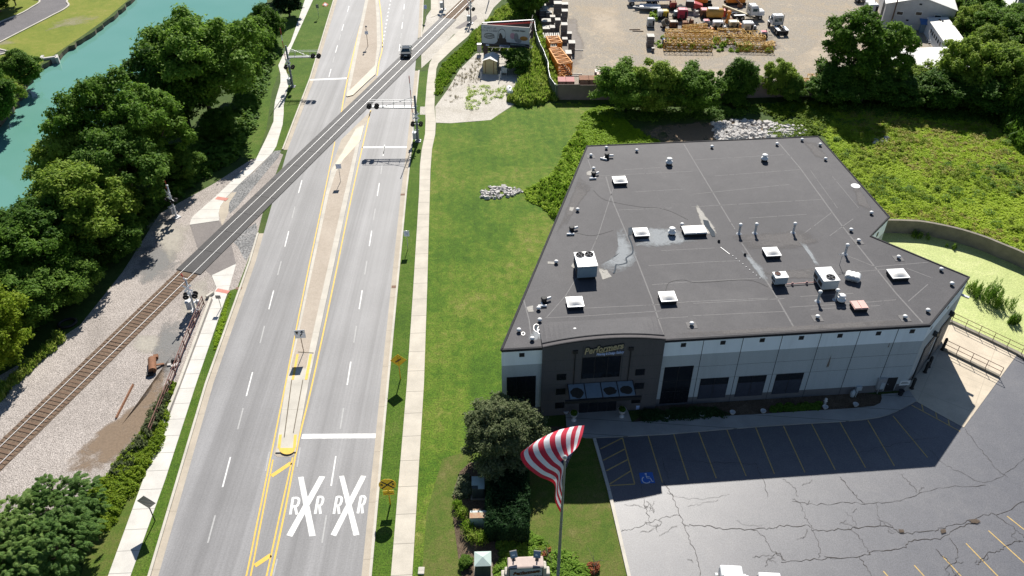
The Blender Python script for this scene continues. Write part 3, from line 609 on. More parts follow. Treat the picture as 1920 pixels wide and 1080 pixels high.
# cracks
def crack(b, pts, w, z, seed, amp=0.25, sub=7):
    rn = random.Random(seed); P = smooth_line(GP(pts), sub); Q = []
    for i, (x, y) in enumerate(P): Q.append((x + rn.uniform(-amp, amp) * 0.5, y + rn.uniform(-amp, amp) * 0.5))
    b.ribbon(Q, [max(0.012, w * rn.uniform(0.45, 1.3)) for _ in Q], z)
b = MB(); main = [
 ([(1244, 905), (1257, 925), (1270, 955), (1283, 985), (1296, 1020), (1308, 1050), (1312, 1085)], .13), ([(1201, 905), (1208, 945), (1220, 980)], .10), ([(1165, 995), (1190, 991), (1220, 979), (1250, 970), (1272, 967)], .08),
 ([(1283, 985), (1320, 986), (1370, 993), (1410, 992), (1440, 992), (1470, 986), (1520, 987)], .15), ([(1410, 992), (1430, 1005), (1445, 1030), (1470, 1050)], .10), ([(1523, 996), (1560, 994), (1610, 990), (1675, 988)], .16), ([(1520, 987), (1535, 1020), (1536, 1045)], .07),
 ([(1465, 1053), (1520, 1050), (1560, 1046), (1612, 1044), (1640, 1034), (1690, 1030), (1710, 1015), (1760, 1010), (1800, 988), (1830, 980)], .15), ([(1675, 988), (1690, 1000), (1740, 997), (1770, 990), (1810, 980), (1850, 965), (1880, 962), (1920, 940)], .13), ([(1612, 1044), (1625, 1065), (1640, 1090)], .12),
 ([(1485, 935), (1500, 945), (1510, 970), (1525, 990)], .08), ([(1485, 940), (1530, 946), (1580, 943), (1620, 944), (1680, 940), (1720, 927), (1770, 915), (1850, 910)], .09), ([(1575, 895), (1590, 912), (1605, 930), (1620, 944)], .11), ([(1690, 890), (1705, 905), (1720, 925)], .09),
 ([(1470, 900), (1490, 915), (1495, 930)], .08), ([(1640, 940), (1650, 975), (1680, 1000)], .05), ([(1755, 1030), (1775, 1050), (1790, 1075), (1800, 1085)], .13), ([(1830, 1060), (1850, 1040), (1880, 1030), (1905, 1017), (1915, 1015)], .13), ([(1870, 968), (1900, 990), (1925, 1012)], .10),
 ([(1780, 1010), (1796, 1030), (1790, 1055), (1770, 1065)], .11), ([(1808, 805), (1840, 845), (1870, 880), (1890, 895)], .08), ([(1740, 840), (1770, 870), (1800, 885), (1850, 905), (1895, 880), (1925, 858)], .07), ([(1700, 800), (1730, 822), (1760, 820)], .05), ([(1240, 860), (1250, 885), (1252, 905)], .10), ([(1250, 862), (1330, 868), (1420, 870)], .07), ([(1417, 870), (1430, 900), (1440, 930)], .09), ([(1610, 850), (1655, 838), (1700, 830), (1740, 820)], .07),
 ([(1250, 925), (1290, 935), (1345, 933), (1365, 925)], .06), ([(1290, 948), (1320, 945), (1345, 938)], .06), ([(1380, 975), (1400, 985), (1430, 985)], .05), ([(1228, 940), (1222, 950), (1224, 962)], .05), ([(1590, 990), (1610, 1005), (1625, 1030), (1632, 1040)], .07), ([(1585, 960), (1600, 975), (1605, 990)], .05), ([(1410, 1045), (1440, 1042), (1465, 1038)], .10)]
for i, (p, wd) in enumerate(main): crack(b, p, wd * 0.36, ZL + 0.016 + i * 0.0006, i)
rn = random.Random(3)
for i in range(34):   # fine branching around the main ones
    p, wd = main[rn.randrange(len(main))]; k = rn.randrange(len(p)); u, v = p[k]
    if v < 900: continue
    an = rn.uniform(0, 6.28); q = [(u + rn.uniform(-14, 14), v + rn.uniform(-6, 6))]
    for _ in range(rn.randint(2, 5)):
        an += rn.uniform(-0.9, 0.9); q.append((q[-1][0] + 9 * math.cos(an), q[-1][1] + 5 * math.sin(an)))
    crack(b, q, 0.028, ZL + 0.038 + i * 0.0002, 100 + i, 0.15, 4)
b.build('pavement_cracks', M['crack'], carpark)
M['pothole'] = stain_mat('broken_asphalt', (0.10, 0.075, 0.055), 1.5, 0.42, 0.6, 0.95, 0.9)
for p in ([(1812, 974), (1830, 972), (1842, 979), (1836, 985), (1818, 983)], [(1760, 993), (1772, 992), (1776, 1000), (1764, 1003)], [(1682, 992), (1694, 993), (1697, 1000), (1686, 1001)]):
    patch('broken_asphalt', GP(p), ZL + 0.09, M['pothole'], carpark)
# ---------------- the commercial building ----------------
BA = math.atan(0.0866); B0 = Vector((-1.0, 58.05, 0)); ZH = 9.1
bu, bt = Vector((math.cos(BA), math.sin(BA), 0)), Vector((-math.sin(BA), math.cos(BA), 0))
bld = thing('commercial_building', 'long white and grey commercial building with flat dark roof and arched grey entrance front', 'building', B0, BA)
def loc2(x, y):
    d = Vector((x, y, 0)) - B0; return (d.dot(bu), d.dot(bt))
def roofp(u, v, z=ZH): return loc2(*G(u, v, z))
def front_st(u, v, t=0.0):
    """pixel -> (along, height) on the plane of the front wall, t metres behind it"""
    d = ray(u, v); o = Vector((0, 0, CAM_H)) - B0 - bt * t
    k = -o.dot(bt) / d.dot(bt); p = o + d * k
    return (p.dot(bu), p.z)
FP = [(0, 0), (42.3, 0), roofp(1817, 520), roofp(1632, 443), roofp(1667, 407), roofp(1534, 256), roofp(1101, 274)]
def wallpaint(n, c): return layered(n, [(0.3, sc(c, 0.88)), (0.5, c), (0.7, sc(c, 1.05))], 0.5, 2.2, 9, rough=0.8, stretch=(1, 1, 0.1), mix=0.5, fs=0.15, dist=0.1)
M['wwhite'] = wallpaint('white_wall_paint', (0.80, 0.86, 0.90))
M['wgrey'] = wallpaint('grey_wall_paint', (0.43, 0.465, 0.48))
M['wbase'] = pm('dark_base_paint', (0.135, 0.13, 0.135), 0.85, 0.12, 1.0, bmp=0.15)
M['entry'] = wallpaint('entry_panel_grey', (0.105, 0.098, 0.10))
M['joint'] = pm('panel_joint', (0.05, 0.055, 0.06), 0.9, 0.1)
M['glass'] = pm('dark_glass', (0.012, 0.014, 0.018), 0.12, 0.2, 1.0, spec=0.5)
M['blind'] = pm('blinds_behind_glass', (0.05, 0.055, 0.075), 0.25, 0.15, 2.0)
M['frame'] = pm('black_frame', (0.018, 0.018, 0.02), 0.5, 0.1)
M['metal'] = pm('dark_metal_edge', (0.03, 0.03, 0.034), 0.8, 0.2, 2, spec=0.15)
M['galv'] = pm('galvanised_metal', (0.45, 0.46, 0.47), 0.45, 0.12, 3, metal=0.6)
M['white'] = pm('white_enamel', (0.72, 0.72, 0.71), 0.45, 0.06, 3)
M['cream'] = pm('skylight_acrylic', (0.74, 0.72, 0.68), 0.35, 0.05, 3)
M['acblue'] = pm('unit_grey_panel', (0.40, 0.44, 0.46), 0.55, 0.06, 2)
M['black'] = pm('black_rubber', (0.012, 0.012, 0.013), 0.7, 0.2, 4)
M['rust'] = pm('rusty_steel', (0.20, 0.09, 0.045), 0.85, 0.3, 3, fine=0.3)
M['pinkhatch'] = pm('faded_red_cover', (0.55, 0.33, 0.29), 0.6, 0.1, 3)
def bandwall(b, pts, zs, closed=False):
    for a, c in zip(pts[:-1], pts[1:]):
        for i in range(len(zs) - 1):
            b.add([(a[0], a[1], zs[i]), (c[0], c[1], zs[i]), (c[0], c[1], zs[i + 1]), (a[0], a[1], zs[i + 1])], [(0, 1, 2, 3)], i)
zb, zm = 1.05, 7.0
b = MB(); bandwall(b, FP + [FP[0]], [0, zb, zm, ZH]); b.build('wall', [M['wbase'], M['wgrey'], M['wwhite']], bld)
# panel joints, thin dark strips 2 mm proud of the front
b = MB()
for u, v in ((1320.5, 635), (1394.8, 631), (1468.5, 626.3), (1542, 622), (1614.6, 617.6), (1686.2, 614)):
    s, _ = front_st(u, v); b.box(s - 0.03, s + 0.03, -0.012, 0.0, 0, ZH - 0.3)
for z in (3.6, 5.3): b.box(15.9, 42.2, -0.006, 0.0, z - 0.012, z + 0.012)
b.build('panel_joint', M['joint'], bld)
# roof with flashing
M['roof'] = layered('roof_membrane', [(0.3, (0.044, 0.043, 0.048)), (0.5, (0.060, 0.058, 0.063)), (0.7, (0.082, 0.079, 0.083))], 0.09, 0.7, 8, rough=0.75, spec=0.4, bmp=0.15, fs=0.3, mix=0.4)
b = MB(); b.prism(FP, ZH - 0.15, ZH); roof = b.build('roof', M['roof'], bld)
b = MB(); b.wall(FP + [FP[0]], 0.22, ZH - 0.22, ZH + 0.07); b.build('edge_flashing', M['metal'], roof)
M['seamline'] = pm('pale_roof_seam', (0.24, 0.235, 0.235), 0.8, 0.35, 1.2)
M['rseam'] = stain_mat('roof_seam_dashes', (0.20, 0.195, 0.195), 0.8, 0.44, 0.55, 0.8, 0.85)
def fade_ribbon(name, segs, w, z, mat, parent):
    vs, fs, fd = [], [], []
    for pts, ww in segs:
        P = [Vector((p[0], p[1], 0)) for p in pts]; n = len(P); base = len(vs)
        for i in range(n):
            d = (P[min(i + 1, n - 1)] - P[max(i - 1, 0)]).normalized(); q = Vector((-d.y, d.x, 0)) * ww * w / 2
            vs += [tuple(P[i] + q + Vector((0, 0, z))), tuple(P[i] - q + Vector((0, 0, z)))]; fd += [0.75, 0.75]
        fs += [(base + 2 * i + 1, base + 2 * i + 3, base + 2 * i + 2, base + 2 * i) for i in range(n - 1)]
    me = bpy.data.meshes.new(name); me.from_pydata(vs, [], fs); at = me.attributes.new("fade", 'FLOAT', 'POINT'); at.data.foreach_set("value", fd)
    return obj(name, me, mat, parent)
def RP(pts): return [roofp(*p) for p in pts]
seams = []
for pts in ([(1022, 596), (1090, 593), (1240, 583)], [(1092, 578), (1240, 571), (1290, 566), (1440, 559)], [(1300, 569), (1470, 560)], [(1216, 498), (1330, 491), (1385, 489)], [(1222, 534), (1300, 528), (1420, 522)], [(1240, 470), (1340, 465)], [(1040, 609), (1090, 606)], [(1098, 605), (1200, 599), (1290, 594)], [(1300, 592), (1470, 584)],
            [(1120, 330), (1300, 321)], [(1300, 364), (1480, 346)], [(1296, 388), (1540, 374)], [(1404, 409), (1512, 402)], [(1160, 394), (1260, 390)], [(1390, 454), (1505, 448)], [(1480, 576), (1600, 569), (1680, 562)], [(1500, 556), (1600, 550)], [(1520, 580), (1650, 573)], [(1600, 510), (1660, 505)], [(1640, 500), (1740, 492)], [(1300, 300), (1470, 290)], [(1170, 318), (1240, 314)], [(1340, 330), (1500, 318)], [(1190, 360), (1280, 355)]):
    seams.append((RP(pts), 1.0))
for pts, ww in (([(1136, 331), (1150, 380), (1172, 432), (1195, 490), (1222, 560), (1245, 632)], 1.6), ([(1282, 270), (1300, 300), (1330, 350), (1378, 430)], 1.6), ([(1390, 455), (1420, 500), (1455, 555), (1492, 620)], 1.8), ([(1455, 262), (1500, 315), (1580, 425), (1640, 500), (1680, 550), (1730, 605)], 1.8), ([(1150, 352), (1122, 440), (1100, 490), (1060, 555), (1025, 595)], 1.0), ([(1507, 438), (1560, 398)], 1.0), ([(1556, 442), (1600, 410)], 1.0), ([(1703, 565), (1740, 533)], 1.0), ([(1700, 503), (1750, 522)], 1.0), ([(1590, 480), (1640, 500)], 1.0), ([(1560, 330), (1610, 390)], 0.8), ([(1520, 320), (1570, 390)], 0.8), ([(982, 562), (992, 600), (996, 632)], 1.4), ([(1100, 293), (1110, 320)], 1.2)):
    seams.append((RP(pts), ww))
fade_ribbon('roof_seam', seams, 0.09, ZH + 0.006, M['rseam'], roof)
M['dark_seam'] = stain_mat('dark_roof_cable', (0.03, 0.03, 0.03), 0.8, 0.2, 0.3)
fade_ribbon('roof_cable', [(smooth_line(RP(p), 5), 1.0) for p in ([(1113, 357), (1135, 375), (1200, 388), (1245, 392), (1290, 412)], [(1248, 545), (1255, 530), (1280, 525), (1310, 530), (1400, 525), (1440, 538)], [(1075, 435), (1110, 442), (1150, 432)])], 0.05, ZH + 0.012, M['dark_seam'], roof)
M['rstain'] = stain_mat('pale_roof_residue', (0.30, 0.32, 0.335), 1.1, 0.32, 0.72, 0.8, 0.8, 0.2)
M['rstain2'] = stain_mat('white_roof_residue', (0.38, 0.365, 0.335), 0.7, 0.36, 0.56, 0.8, 0.9, 0.2)
M['rdark'] = pm('wet_roof_puddle', (0.04, 0.052, 0.066), 0.8, 0.15, 2, spec=0.15)
M['rsoft'] = stain_mat('weathered_roof', (0.15, 0.142, 0.14), 0.5, 0.34, 0.7, 0.8, 0.75, 0.2)
for pts, mt in (([(1155, 428), (1175, 425), (1180, 450), (1195, 470), (1195, 500), (1165, 515), (1130, 512), (1122, 500), (1150, 485), (1158, 460)], 'rstain'), ([(1180, 440), (1190, 425), (1260, 424), (1300, 440), (1310, 455), (1270, 462), (1225, 466), (1185, 464)], 'rstain'), ([(1301, 383), (1305, 378), (1318, 395), (1340, 425), (1348, 443), (1336, 448), (1322, 440), (1310, 410)], 'rstain2'), ([(1385, 465), (1400, 475), (1430, 500), (1445, 530), (1435, 533), (1410, 500)], 'rstain'),
                ([(1120, 500), (1140, 505), (1150, 520), (1128, 530)], 'rstain2'), ([(995, 620), (1040, 605), (1040, 625), (1010, 640), (985, 640)], 'rstain'), ([(1070, 500), (1076, 490), (1078, 505)], 'rstain2'), ([(1026, 490), (1040, 491), (1040, 496), (1026, 495)], 'rstain2'), ([(1068, 388), (1078, 388), (1074, 398), (1066, 396)], 'rstain2'), ([(985, 575), (1000, 572), (1002, 585), (990, 588)], 'rstain2'), ([(1495, 450), (1510, 455), (1530, 485), (1538, 500), (1530, 500), (1510, 470)], 'rstain'), ([(1098, 322), (1120, 315), (1112, 330), (1098, 330)], 'rstain2'),
                ([(1085, 330), (1120, 340), (1090, 380), (1060, 430), (1040, 440), (1060, 390)], 'rsoft'), ([(1500, 262), (1530, 265), (1560, 300), (1530, 300)], 'rsoft'), ([(1590, 335), (1610, 345), (1640, 400), (1610, 390)], 'rsoft'), ([(1360, 440), (1500, 430), (1560, 450), (1500, 470), (1390, 470)], 'rsoft'), ([(1420, 510), (1540, 500), (1540, 525), (1450, 525)], 'rsoft'), ([(960, 630), (1240, 615), (1240, 632), (1020, 640)], 'rsoft'), ([(1250, 625), (1720, 596), (1740, 608), (1250, 634)], 'rsoft')):
    patch('roof_stain', RP(pts), ZH + (0.018 if mt == 'rsoft' else 0.026), M[mt], roof)
b = MB()
for pts in ([(1318, 412), (1328, 414), (1332, 425), (1340, 435), (1341, 444), (1335, 444), (1328, 432), (1320, 422)], [(1178, 428), (1184, 426), (1187, 432), (1184, 441), (1178, 441)], [(1003, 612), (1008, 610), (1008, 620), (1004, 621)], [(1010, 616), (1016, 613), (1018, 620), (1014, 626), (1010, 624)]):
    q = RP(pts); b = MB(); b.add([(x, y, ZH + 0.034) for x, y in q], [tuple(range(len(q)))[::-1]]); b.build('roof_puddle', M['rdark'], roof)
b = MB()
b.ribbon(smooth_line(RP([(1178, 442), (1185, 460), (1186, 475), (1174, 484), (1175, 493), (1160, 497), (1155, 497), (1153, 508), (1150, 513)]), 3), 0.16, ZH + 0.036)
b.build('roof_puddle', M['rdark'], roof)
b = MB()
for cx_, cy_, r_ in ((1006, 615, 7), (1014, 619, 8)):
    q = [roofp(cx_ + r_ * 0.8 * math.cos(t), cy_ + r_ * math.sin(t)) for t in [k * math.pi / 8 for k in range(17)]]; b.ribbon(q, 0.07, ZH + 0.045)
q = [roofp(981 + 3 * math.cos(t), 626 + 3 * math.sin(t)) for t in [k * math.pi / 6 for k in range(13)]]; b.ribbon(q, 0.07, ZH + 0.045)
b.build('roof_chalk_mark', M['white'], roof)
b = MB(); b.cyl((*roofp(1604, 349), ZH), (*roofp(1604, 349), ZH + 0.05), 0.55, 0.55, 16); b.build('roof_drain', M['galv'], roof)
# skylights (sub-parts of the roof): kerb, frame and acrylic dome
def skylight(u, v, w, d, name='skylight', mats=('black', 'white', 'cream'), dome=True, rz=0.0):
    b = MB(); h = 0.42
    b.box(-w / 2, w / 2, -d / 2, d / 2, 0, h, 0); b.box(-w / 2 - 0.07, w / 2 + 0.07, -d / 2 - 0.07, d / 2 + 0.07, h, h + 0.07, 1)
    if dome:
        vs = []; n = 6
        for j in range(n + 1):
            for i in range(n + 1):
                x = -1 + 2 * i / n; y = -1 + 2 * j / n; z = max(0.0, (1 - x * x) * (1 - y * y)) ** 0.6 * 0.30
                vs.append((x * (w / 2 - 0.08), y * (d / 2 - 0.08), h + 0.072 + z))
        b.add(vs, [(j * (n + 1) + i, j * (n + 1) + i + 1, (j + 1) * (n + 1) + i + 1, (j + 1) * (n + 1) + i) for j in range(n) for i in range(n)], 2, True)
    else:
        b.box(-w / 2 - 0.02, -0.02, -d / 2, d / 2, h + 0.07, h + 0.14, 2); b.box(0.02, w / 2 + 0.02, -d / 2, d / 2, h + 0.07, h + 0.14, 2)
    x, y = roofp(u, v, ZH + 0.45)
    return b.build(name, [M[k] for k in mats], roof, (x, y, ZH), (0, 0, rz))
for u, v in ((1162, 337), (1202, 435), (1078, 566), (1252, 556), (1447, 472), (1684, 513)): skylight(u, v, 1.55 if u != 1684 else 1.75, 1.5)
o = skylight(1302, 431, 2.5, 1.45, dome=False); o['label'] = 'double flat skylight with a bar across the middle'
o = skylight(1611, 572, 1.35, 1.2, 'roof_hatch', ('black', 'pinkhatch', 'pinkhatch'), dome=False); o['label'] = 'faded red roof hatch'
# small domed vents
M['bootpatch'] = pm('vent_boot_patch', (0.12, 0.115, 0.115), 0.8, 0.1, 2)
def small_vent(u, v, pad=False):
    x, y = roofp(u, v, ZH + 0.2); b = MB()
    if pad: b.box(-0.5, 0.5, -0.5, 0.5, 0, 0.03, 2)
    b.lathe([(0.14, 0.0), (0.14, 0.22)], n=10, mi=1); b.lathe([(0.22, 0.2), (0.24, 0.26), (0.2, 0.36), (0.1, 0.42), (0.0, 0.43)], n=12, mi=0)
    b.build('roof_vent', [M['white'], M['black'], M['bootpatch']], roof, (x, y, ZH))
for u, v, p in ((1137, 277, 0), (1108, 291, 1), (1194, 282, 0), (1113, 316, 0), (1083, 393, 0), (1043, 491, 0), (1010, 578, 0), (973, 619, 0), (998, 635, 0), (1078, 619, 1), (1297, 607, 1), (1335, 275, 0), (1457, 270, 0), (1504, 262, 0), (1538, 271, 0), (1548, 298, 0), (1596, 431, 0), (1634, 399, 0), (1610, 451, 1), (1685, 482, 1), (1765, 505, 0), (1785, 532, 0), (1740, 582, 0), (1697, 594, 1), (1533, 594, 1), (1279, 421, 0), (1012, 600, 0)):
    small_vent(u, v, p)
# tall flue pipes
for u, v in ((1388, 426), (1418, 425), (1490, 424), (1588, 464), (1537, 552), (1570, 549)):
    x, y = roofp(u, v, ZH + 0.9); b = MB()
    b.lathe([(0.32, 0), (0.15, 0.12), (0.13, 0.14), (0.13, 1.2)], n=10, mi=0); b.lathe([(0.2, 1.15), (0.21, 1.32), (0.12, 1.4), (0, 1.41)], n=10, mi=1)
    b.build('flue_pipe', [M['galv'], M['white']], roof, (x, y, ZH))
# mushroom exhaust fans
for u, v in ((1255, 302), (1434, 295), (1260, 433), (1578, 559)):
    x, y = roofp(u, v, ZH + 0.5); b = MB()
    b.box(-0.3, 0.3, -0.3, 0.3, 0, 0.25, 1); b.lathe([(0.42, 0.25), (0.48, 0.4), (0.4, 0.52), (0.26, 0.56), (0.26, 0.75), (0.38, 0.78), (0.36, 0.88), (0.2, 0.95), (0, 0.96)], n=14, mi=0)
    b.build('exhaust_fan', [M['white'], M['black']], roof, (x, y, ZH))
b = MB(); x, y = roofp(1599, 519, ZH + 0.4)   # ribbed barrel ventilator
b.box(-0.45, 0.45, -0.55, 0.55, 0, 0.28, 1)
for k in range(3): b.cyl((-0.45, -0.42 + k * 0.42, 0.45), (0.45, -0.42 + k * 0.42, 0.45), 0.36, 0.36, 12, 0)
b.cyl((-0.4, -0.6, 0.45), (-0.4, 0.6, 0.45), 0.2, 0.2, 8, 2); b.cyl((0.42, -0.62, 0.42), (0.42, 0.62, 0.42), 0.2, 0.2, 8, 2)
b.build('barrel_ventilator', [M['white'], M['black'], M['acblue']], roof, (x, y, ZH), (0, 0, R(60)))
# black conductor boxes with two white elbows
for u, v, rz in ((1138, 292, -0.35), (1113, 327, 0.2), (1072, 430, 0.15), (1020, 563, 0.15)):
    x, y = roofp(u, v, ZH + 0.3); b = MB()
    b.lathe([(0.3, 0), (0.26, 0.5), (0.34, 0.52), (0.3, 0.62), (0.12, 0.64), (0, 0.6)], n=12, mi=1)
    b.cyl((-0.75, -0.55, 0.12), (0.1, -0.7, 0.12), 0.13, 0.13, 8, 0); b.cyl((0.15, 0.1, 0.3), (0.8, 0.3, 0.3), 0.15, 0.13, 8, 0); b.cyl((-0.3, -0.1, 0.15), (-0.35, -0.6, 0.12), 0.1, 0.1, 8, 0)
    b.build('roof_exhaust', [M['white'], M['black']], roof, (x, y, ZH), (0, 0, rz))
# gas pipe between the two right-hand units
b = MB(); p0 = (*roofp(1474, 535), ZH + 0.15); p1 = (*roofp(1530, 531), ZH + 0.15); b.tube([p0, p1], 0.05)
for k in (0.2, 0.68): q = Vector(p0).lerp(Vector(p1), k); b.lathe([(0.12, -0.13), (0.12, 0.12), (0.05, 0.2)], q, 8)
b.build('gas_pipe', M['pinkhatch'], roof)
b = MB()
for u, v in ((1348, 452), (1397, 477)): x, y = roofp(u, v, ZH + 0.1); b.lathe([(0.16, 0), (0.14, 0.22), (0.05, 0.28)], (x, y, ZH), 8)
b.build('vent_cap', M['black'], roof)
b = MB(); q = RP([(1351, 464), (1368, 477)]); b.ribbon(q, 0.08, ZH + 0.05); q2 = RP([(1374, 480), (1400, 500), (1425, 522)])
for k in range(9):
    t = k / 8; p = Vector(q2[0]).lerp(Vector(q2[2]), t); b.box(p.x - 0.05, p.x + 0.05, p.y - 0.03, p.y + 0.03, ZH, ZH + 0.06)
b.build('loose_conduit', M['white'], roof)
b = MB(); x, y = roofp(1574, 497); b.tube([(x, y, ZH), (x, y, ZH + 1.6)], 0.03); b.tube([(x - 0.5, y, ZH + 1.5), (x + 0.5, y, ZH + 1.3)], 0.025); b.tube([(x - 0.3, y + 0.2, ZH + 1.3), (x + 0.3, y - 0.2, ZH + 1.1)], 0.02); b.build('antenna', M['galv'], roof)
M['fanhole'] = pm('fan_opening', (0.012, 0.012, 0.013), 0.95, 0.1, 3, spec=0.02); M['fanblade'] = pm('matt_fan_blade', (0.16, 0.16, 0.165), 0.9, 0.1, 3, spec=0.05)
M['fanrust'] = pm('rusty_fan', (0.16, 0.06, 0.03), 0.95, 0.2, 3, spec=0.03)
# rooftop air-conditioning units: things standing on the roof
def ac_unit(corner_px, w, d, h, label, fans, front='acblue', fanmat='frame', fr=0.38):
    (u, v) = corner_px; x, y = G(u, v, ZH + h)     # near left top corner
    t = thing('rooftop_unit', label, 'air conditioner', (x, y, ZH), BA + R(1), 'air conditioning units on the dark roof')
    b = MB(); b.box(0, w, 0, d, 0.32, h, 0); b.box(0.1, w - 0.1, 0.1, d - 0.1, 0, 0.32, 1); b.build('cabinet', [M[front], M['black']], t, bevel=0.03)
    b = MB(); b.box(-0.04, w + 0.04, -0.04, d + 0.04, h, h + 0.06); b.box(-0.02, w + 0.02, d * 0.42, d * 0.42 + 0.04, h + 0.06, h + 0.09); b.build('top_panel', M['white'], t)
    for fx, fy in fans:
        b = MB(); b.lathe([(fr + 0.05, 0.055), (fr + 0.05, 0.14), (fr, 0.14), (fr, 0.09)], (fx * w, fy * d, h), 18, 0)
        b.cyl((fx * w, fy * d, h + 0.085), (fx * w, fy * d, h + 0.105), fr, fr, 18, 1)
        for k in range(4):
            a = k * math.pi / 2 + 0.4; c = Vector((fx * w, fy * d, h + 0.125)); q = c + Vector((math.cos(a), math.sin(a), 0)) * fr * 0.55
            b.obox(q, (fr * 0.8, fr * 0.22, 0.012), a, 0)
        b.build('fan', [M['fanblade'], M['fanrust' if fanmat == 'rust' else 'fanhole']], t)
    b = MB(); b.box(w * 0.08, w * 0.92, -0.03, 0.0, 0.45, h - 0.2, 0); b.box(w * 0.1, w * 0.45, -0.045, -0.03, 0.6, h - 0.5, 0); b.build('access_panel', M[front], t)
    for k in (0.25, 0.75):
        b = MB(); b.box(-0.03, 0.0, d * (k - 0.2), d * (k + 0.2), 0.5, h - 0.25, 0)
        for q in range(7): b.box(-0.05, -0.03, d * (k - 0.19), d * (k + 0.19), 0.55 + q * (h - 0.9) / 7, 0.6 + q * (h - 0.9) / 7, 1)
        b.build('louvre', [M[front], M['frame']], t)
    return t
M['acdeep'] = pm('unit_bluegrey_panel', (0.20, 0.275, 0.33), 0.55, 0.08, 2)
ac_unit((1084, 501), 2.05, 2.55, 1.75, 'tallest rooftop unit, white top with two fans and blue grey front', [(0.27, 0.80), (0.74, 0.80)], 'acdeep', fr=0.42)
ac_unit((1455, 522), 1.35, 1.0, 1.15, 'small square rooftop unit with one rusty brown fan', [(0.3, 0.66)], 'acblue', 'rust', fr=0.27)
ac_unit((1545, 528), 1.7, 2.3, 1.4, 'long rooftop unit with a single dark fan near its front end', [(0.55, 0.24)], 'acblue', 'frame', fr=0.42)
# ---- entrance front: proud grey slab with an arched top ----
s0, s1 = front_st(1017, 650)[0], front_st(1246, 634)[0]
b = MB(); n = 24; T1 = -0.35
arc = []
for i in range(n + 1):
    q = i / n; arc.append((s0 + (s1 - s0) * q, 9.42 + 0.12 * q + 0.62 * (1 - (2 * q - 1) ** 2)))
vs = [(x, T1, 0) for x, z in arc] + [(x, T1, z) for x, z in arc] + [(x, 0.25, z) for x, z in arc] + [(x, 0.25, 0) for x, z in arc]
m1 = n + 1; fs = []
for i in range(n): fs += [(i, i + 1, m1 + i + 1, m1 + i), (m1 + i, m1 + i + 1, 2 * m1 + i + 1, 2 * m1 + i), (2 * m1 + i, 2 * m1 + i + 1, 3 * m1 + i + 1, 3 * m1 + i)]
fs += [(0, m1, 2 * m1, 3 * m1), (n, 3 * m1 + n, 2 * m1 + n, m1 + n)]
b.add(vs, fs); ent = b.build('entrance_front', M['entry'], bld)
b = MB()
for (x0, z0), (x1, z1) in zip(arc[:-1], arc[1:]): b.bar((x0, T1 - 0.03, z0 + 0.02), (x1 + 0.01, T1 - 0.03, z1 + 0.02), 0.12)
b.build('parapet_cap', M['metal'], ent); b = MB()
for (x0, z0), (x1, z1) in zip(arc[:-1], arc[1:]): b.bar((x0, 0.2, z0 + 0.015), (x1 + 0.01, 0.2, z1 + 0.015), 0.1)
b.build('parapet_cap', M['metal'], ent)
# roof slope behind the arch
b = MB(); vs = [(x, 0.25, z - 0.03) for x, z in arc] + [(s0 + (s1 - s0) * (i / n), 3.6, ZH + 0.02) for i in range(n + 1)]
b.add(vs, [(i, i + 1, m1 + i + 1, m1 + i) for i in range(n)]); b.build('arched_roof', M['roof'], bld)
def fs_(u, v): return front_st(u, v, T1)
def E2(px, py): return fs_(1000 + px / 5.685, 610 + py / 5.685)
b = MB()
for px in (540, 977):
    s, _ = E2(px, 130); b.box(s - 0.03, s + 0.03, T1 - 0.008, T1, 4.2, 9.3)
for z in (2.2, 4.4, 6.2, 7.6): b.box(s0, s1, T1 - 0.005, T1, z - 0.012, z + 0.012)
b.build('panel_joint', M['joint'], ent)
def window(sa, sb, z0, z1, t, parent, cols, rows, name='window', blind=False, fw=0.07):
    b = MB(); b.box(sa, sb, t - 0.03, t, z0, z1, 0)
    o = b.build(name, M['frame'], parent)
    b = MB(); rows = list(rows)
    for i in range(cols):
        for j in range(len(rows) - 1):
            x0 = sa + (sb - sa) * i / cols + fw / 2; x1 = sa + (sb - sa) * (i + 1) / cols - fw / 2
            za = z0 + (z1 - z0) * rows[j] + fw / 2; zb_ = z0 + (z1 - z0) * rows[j + 1] - fw / 2
            b.box(x0, x1, t - 0.045, t - 0.03, za, zb_, 1 if (blind and j == 0) else 0)
    b.build('pane', [M['glass'], M['blind']], o)
    return o
sa, za = E2(522, 345); sb, zb2 = E2(940, 320); _, zc = E2(515, 568)
window(sa, sb, zc, (za + zb2) / 2, T1, bld, 3, (0, 1), 'upper_window')
for px, py in ((300, 550), (291, 704), (282, 851), (1137, 498), (1128, 645), (1095, 797)):
    s, z = E2(px, py); window(s - 0.48, s + 0.48, z - 0.42, z + 0.42, T1, bld, 1, (0, 1), 'square_window')
sa, za = E2(492, 800); sb, _ = E2(893, 770)
o = window(sa, sb, 0.16, 2.5, T1, bld, 4, (0, 1), 'entrance_door', fw=0.1)
for k, (dx, txt) in enumerate(((1.35, 0.5), (2.5, 0.6), (3.6, 0.4))):
    b = MB()
    for q in range(4): b.box(sa + dx * 0.78, sa + dx * 0.78 + txt * (1 - 0.15 * q), T1 - 0.05, T1 - 0.046, 2.0 - q * 0.13, 2.05 - q * 0.13)
    b.build('door_decal', M['white'], o)
b = MB()
for px in (447, 1041):
    s, z = E2(px, 280 if px < 500 else 245); b.box(s - 0.24, s + 0.24, T1 - 0.14, T1, z - 0.2, z + 0.2); b.tube([(s + 0.02, T1 - 0.06, z - 0.2), (s + 0.02, T1 - 0.06, 4.2)], 0.045)
b.build('scupper_and_downpipe', M['frame'], bld)
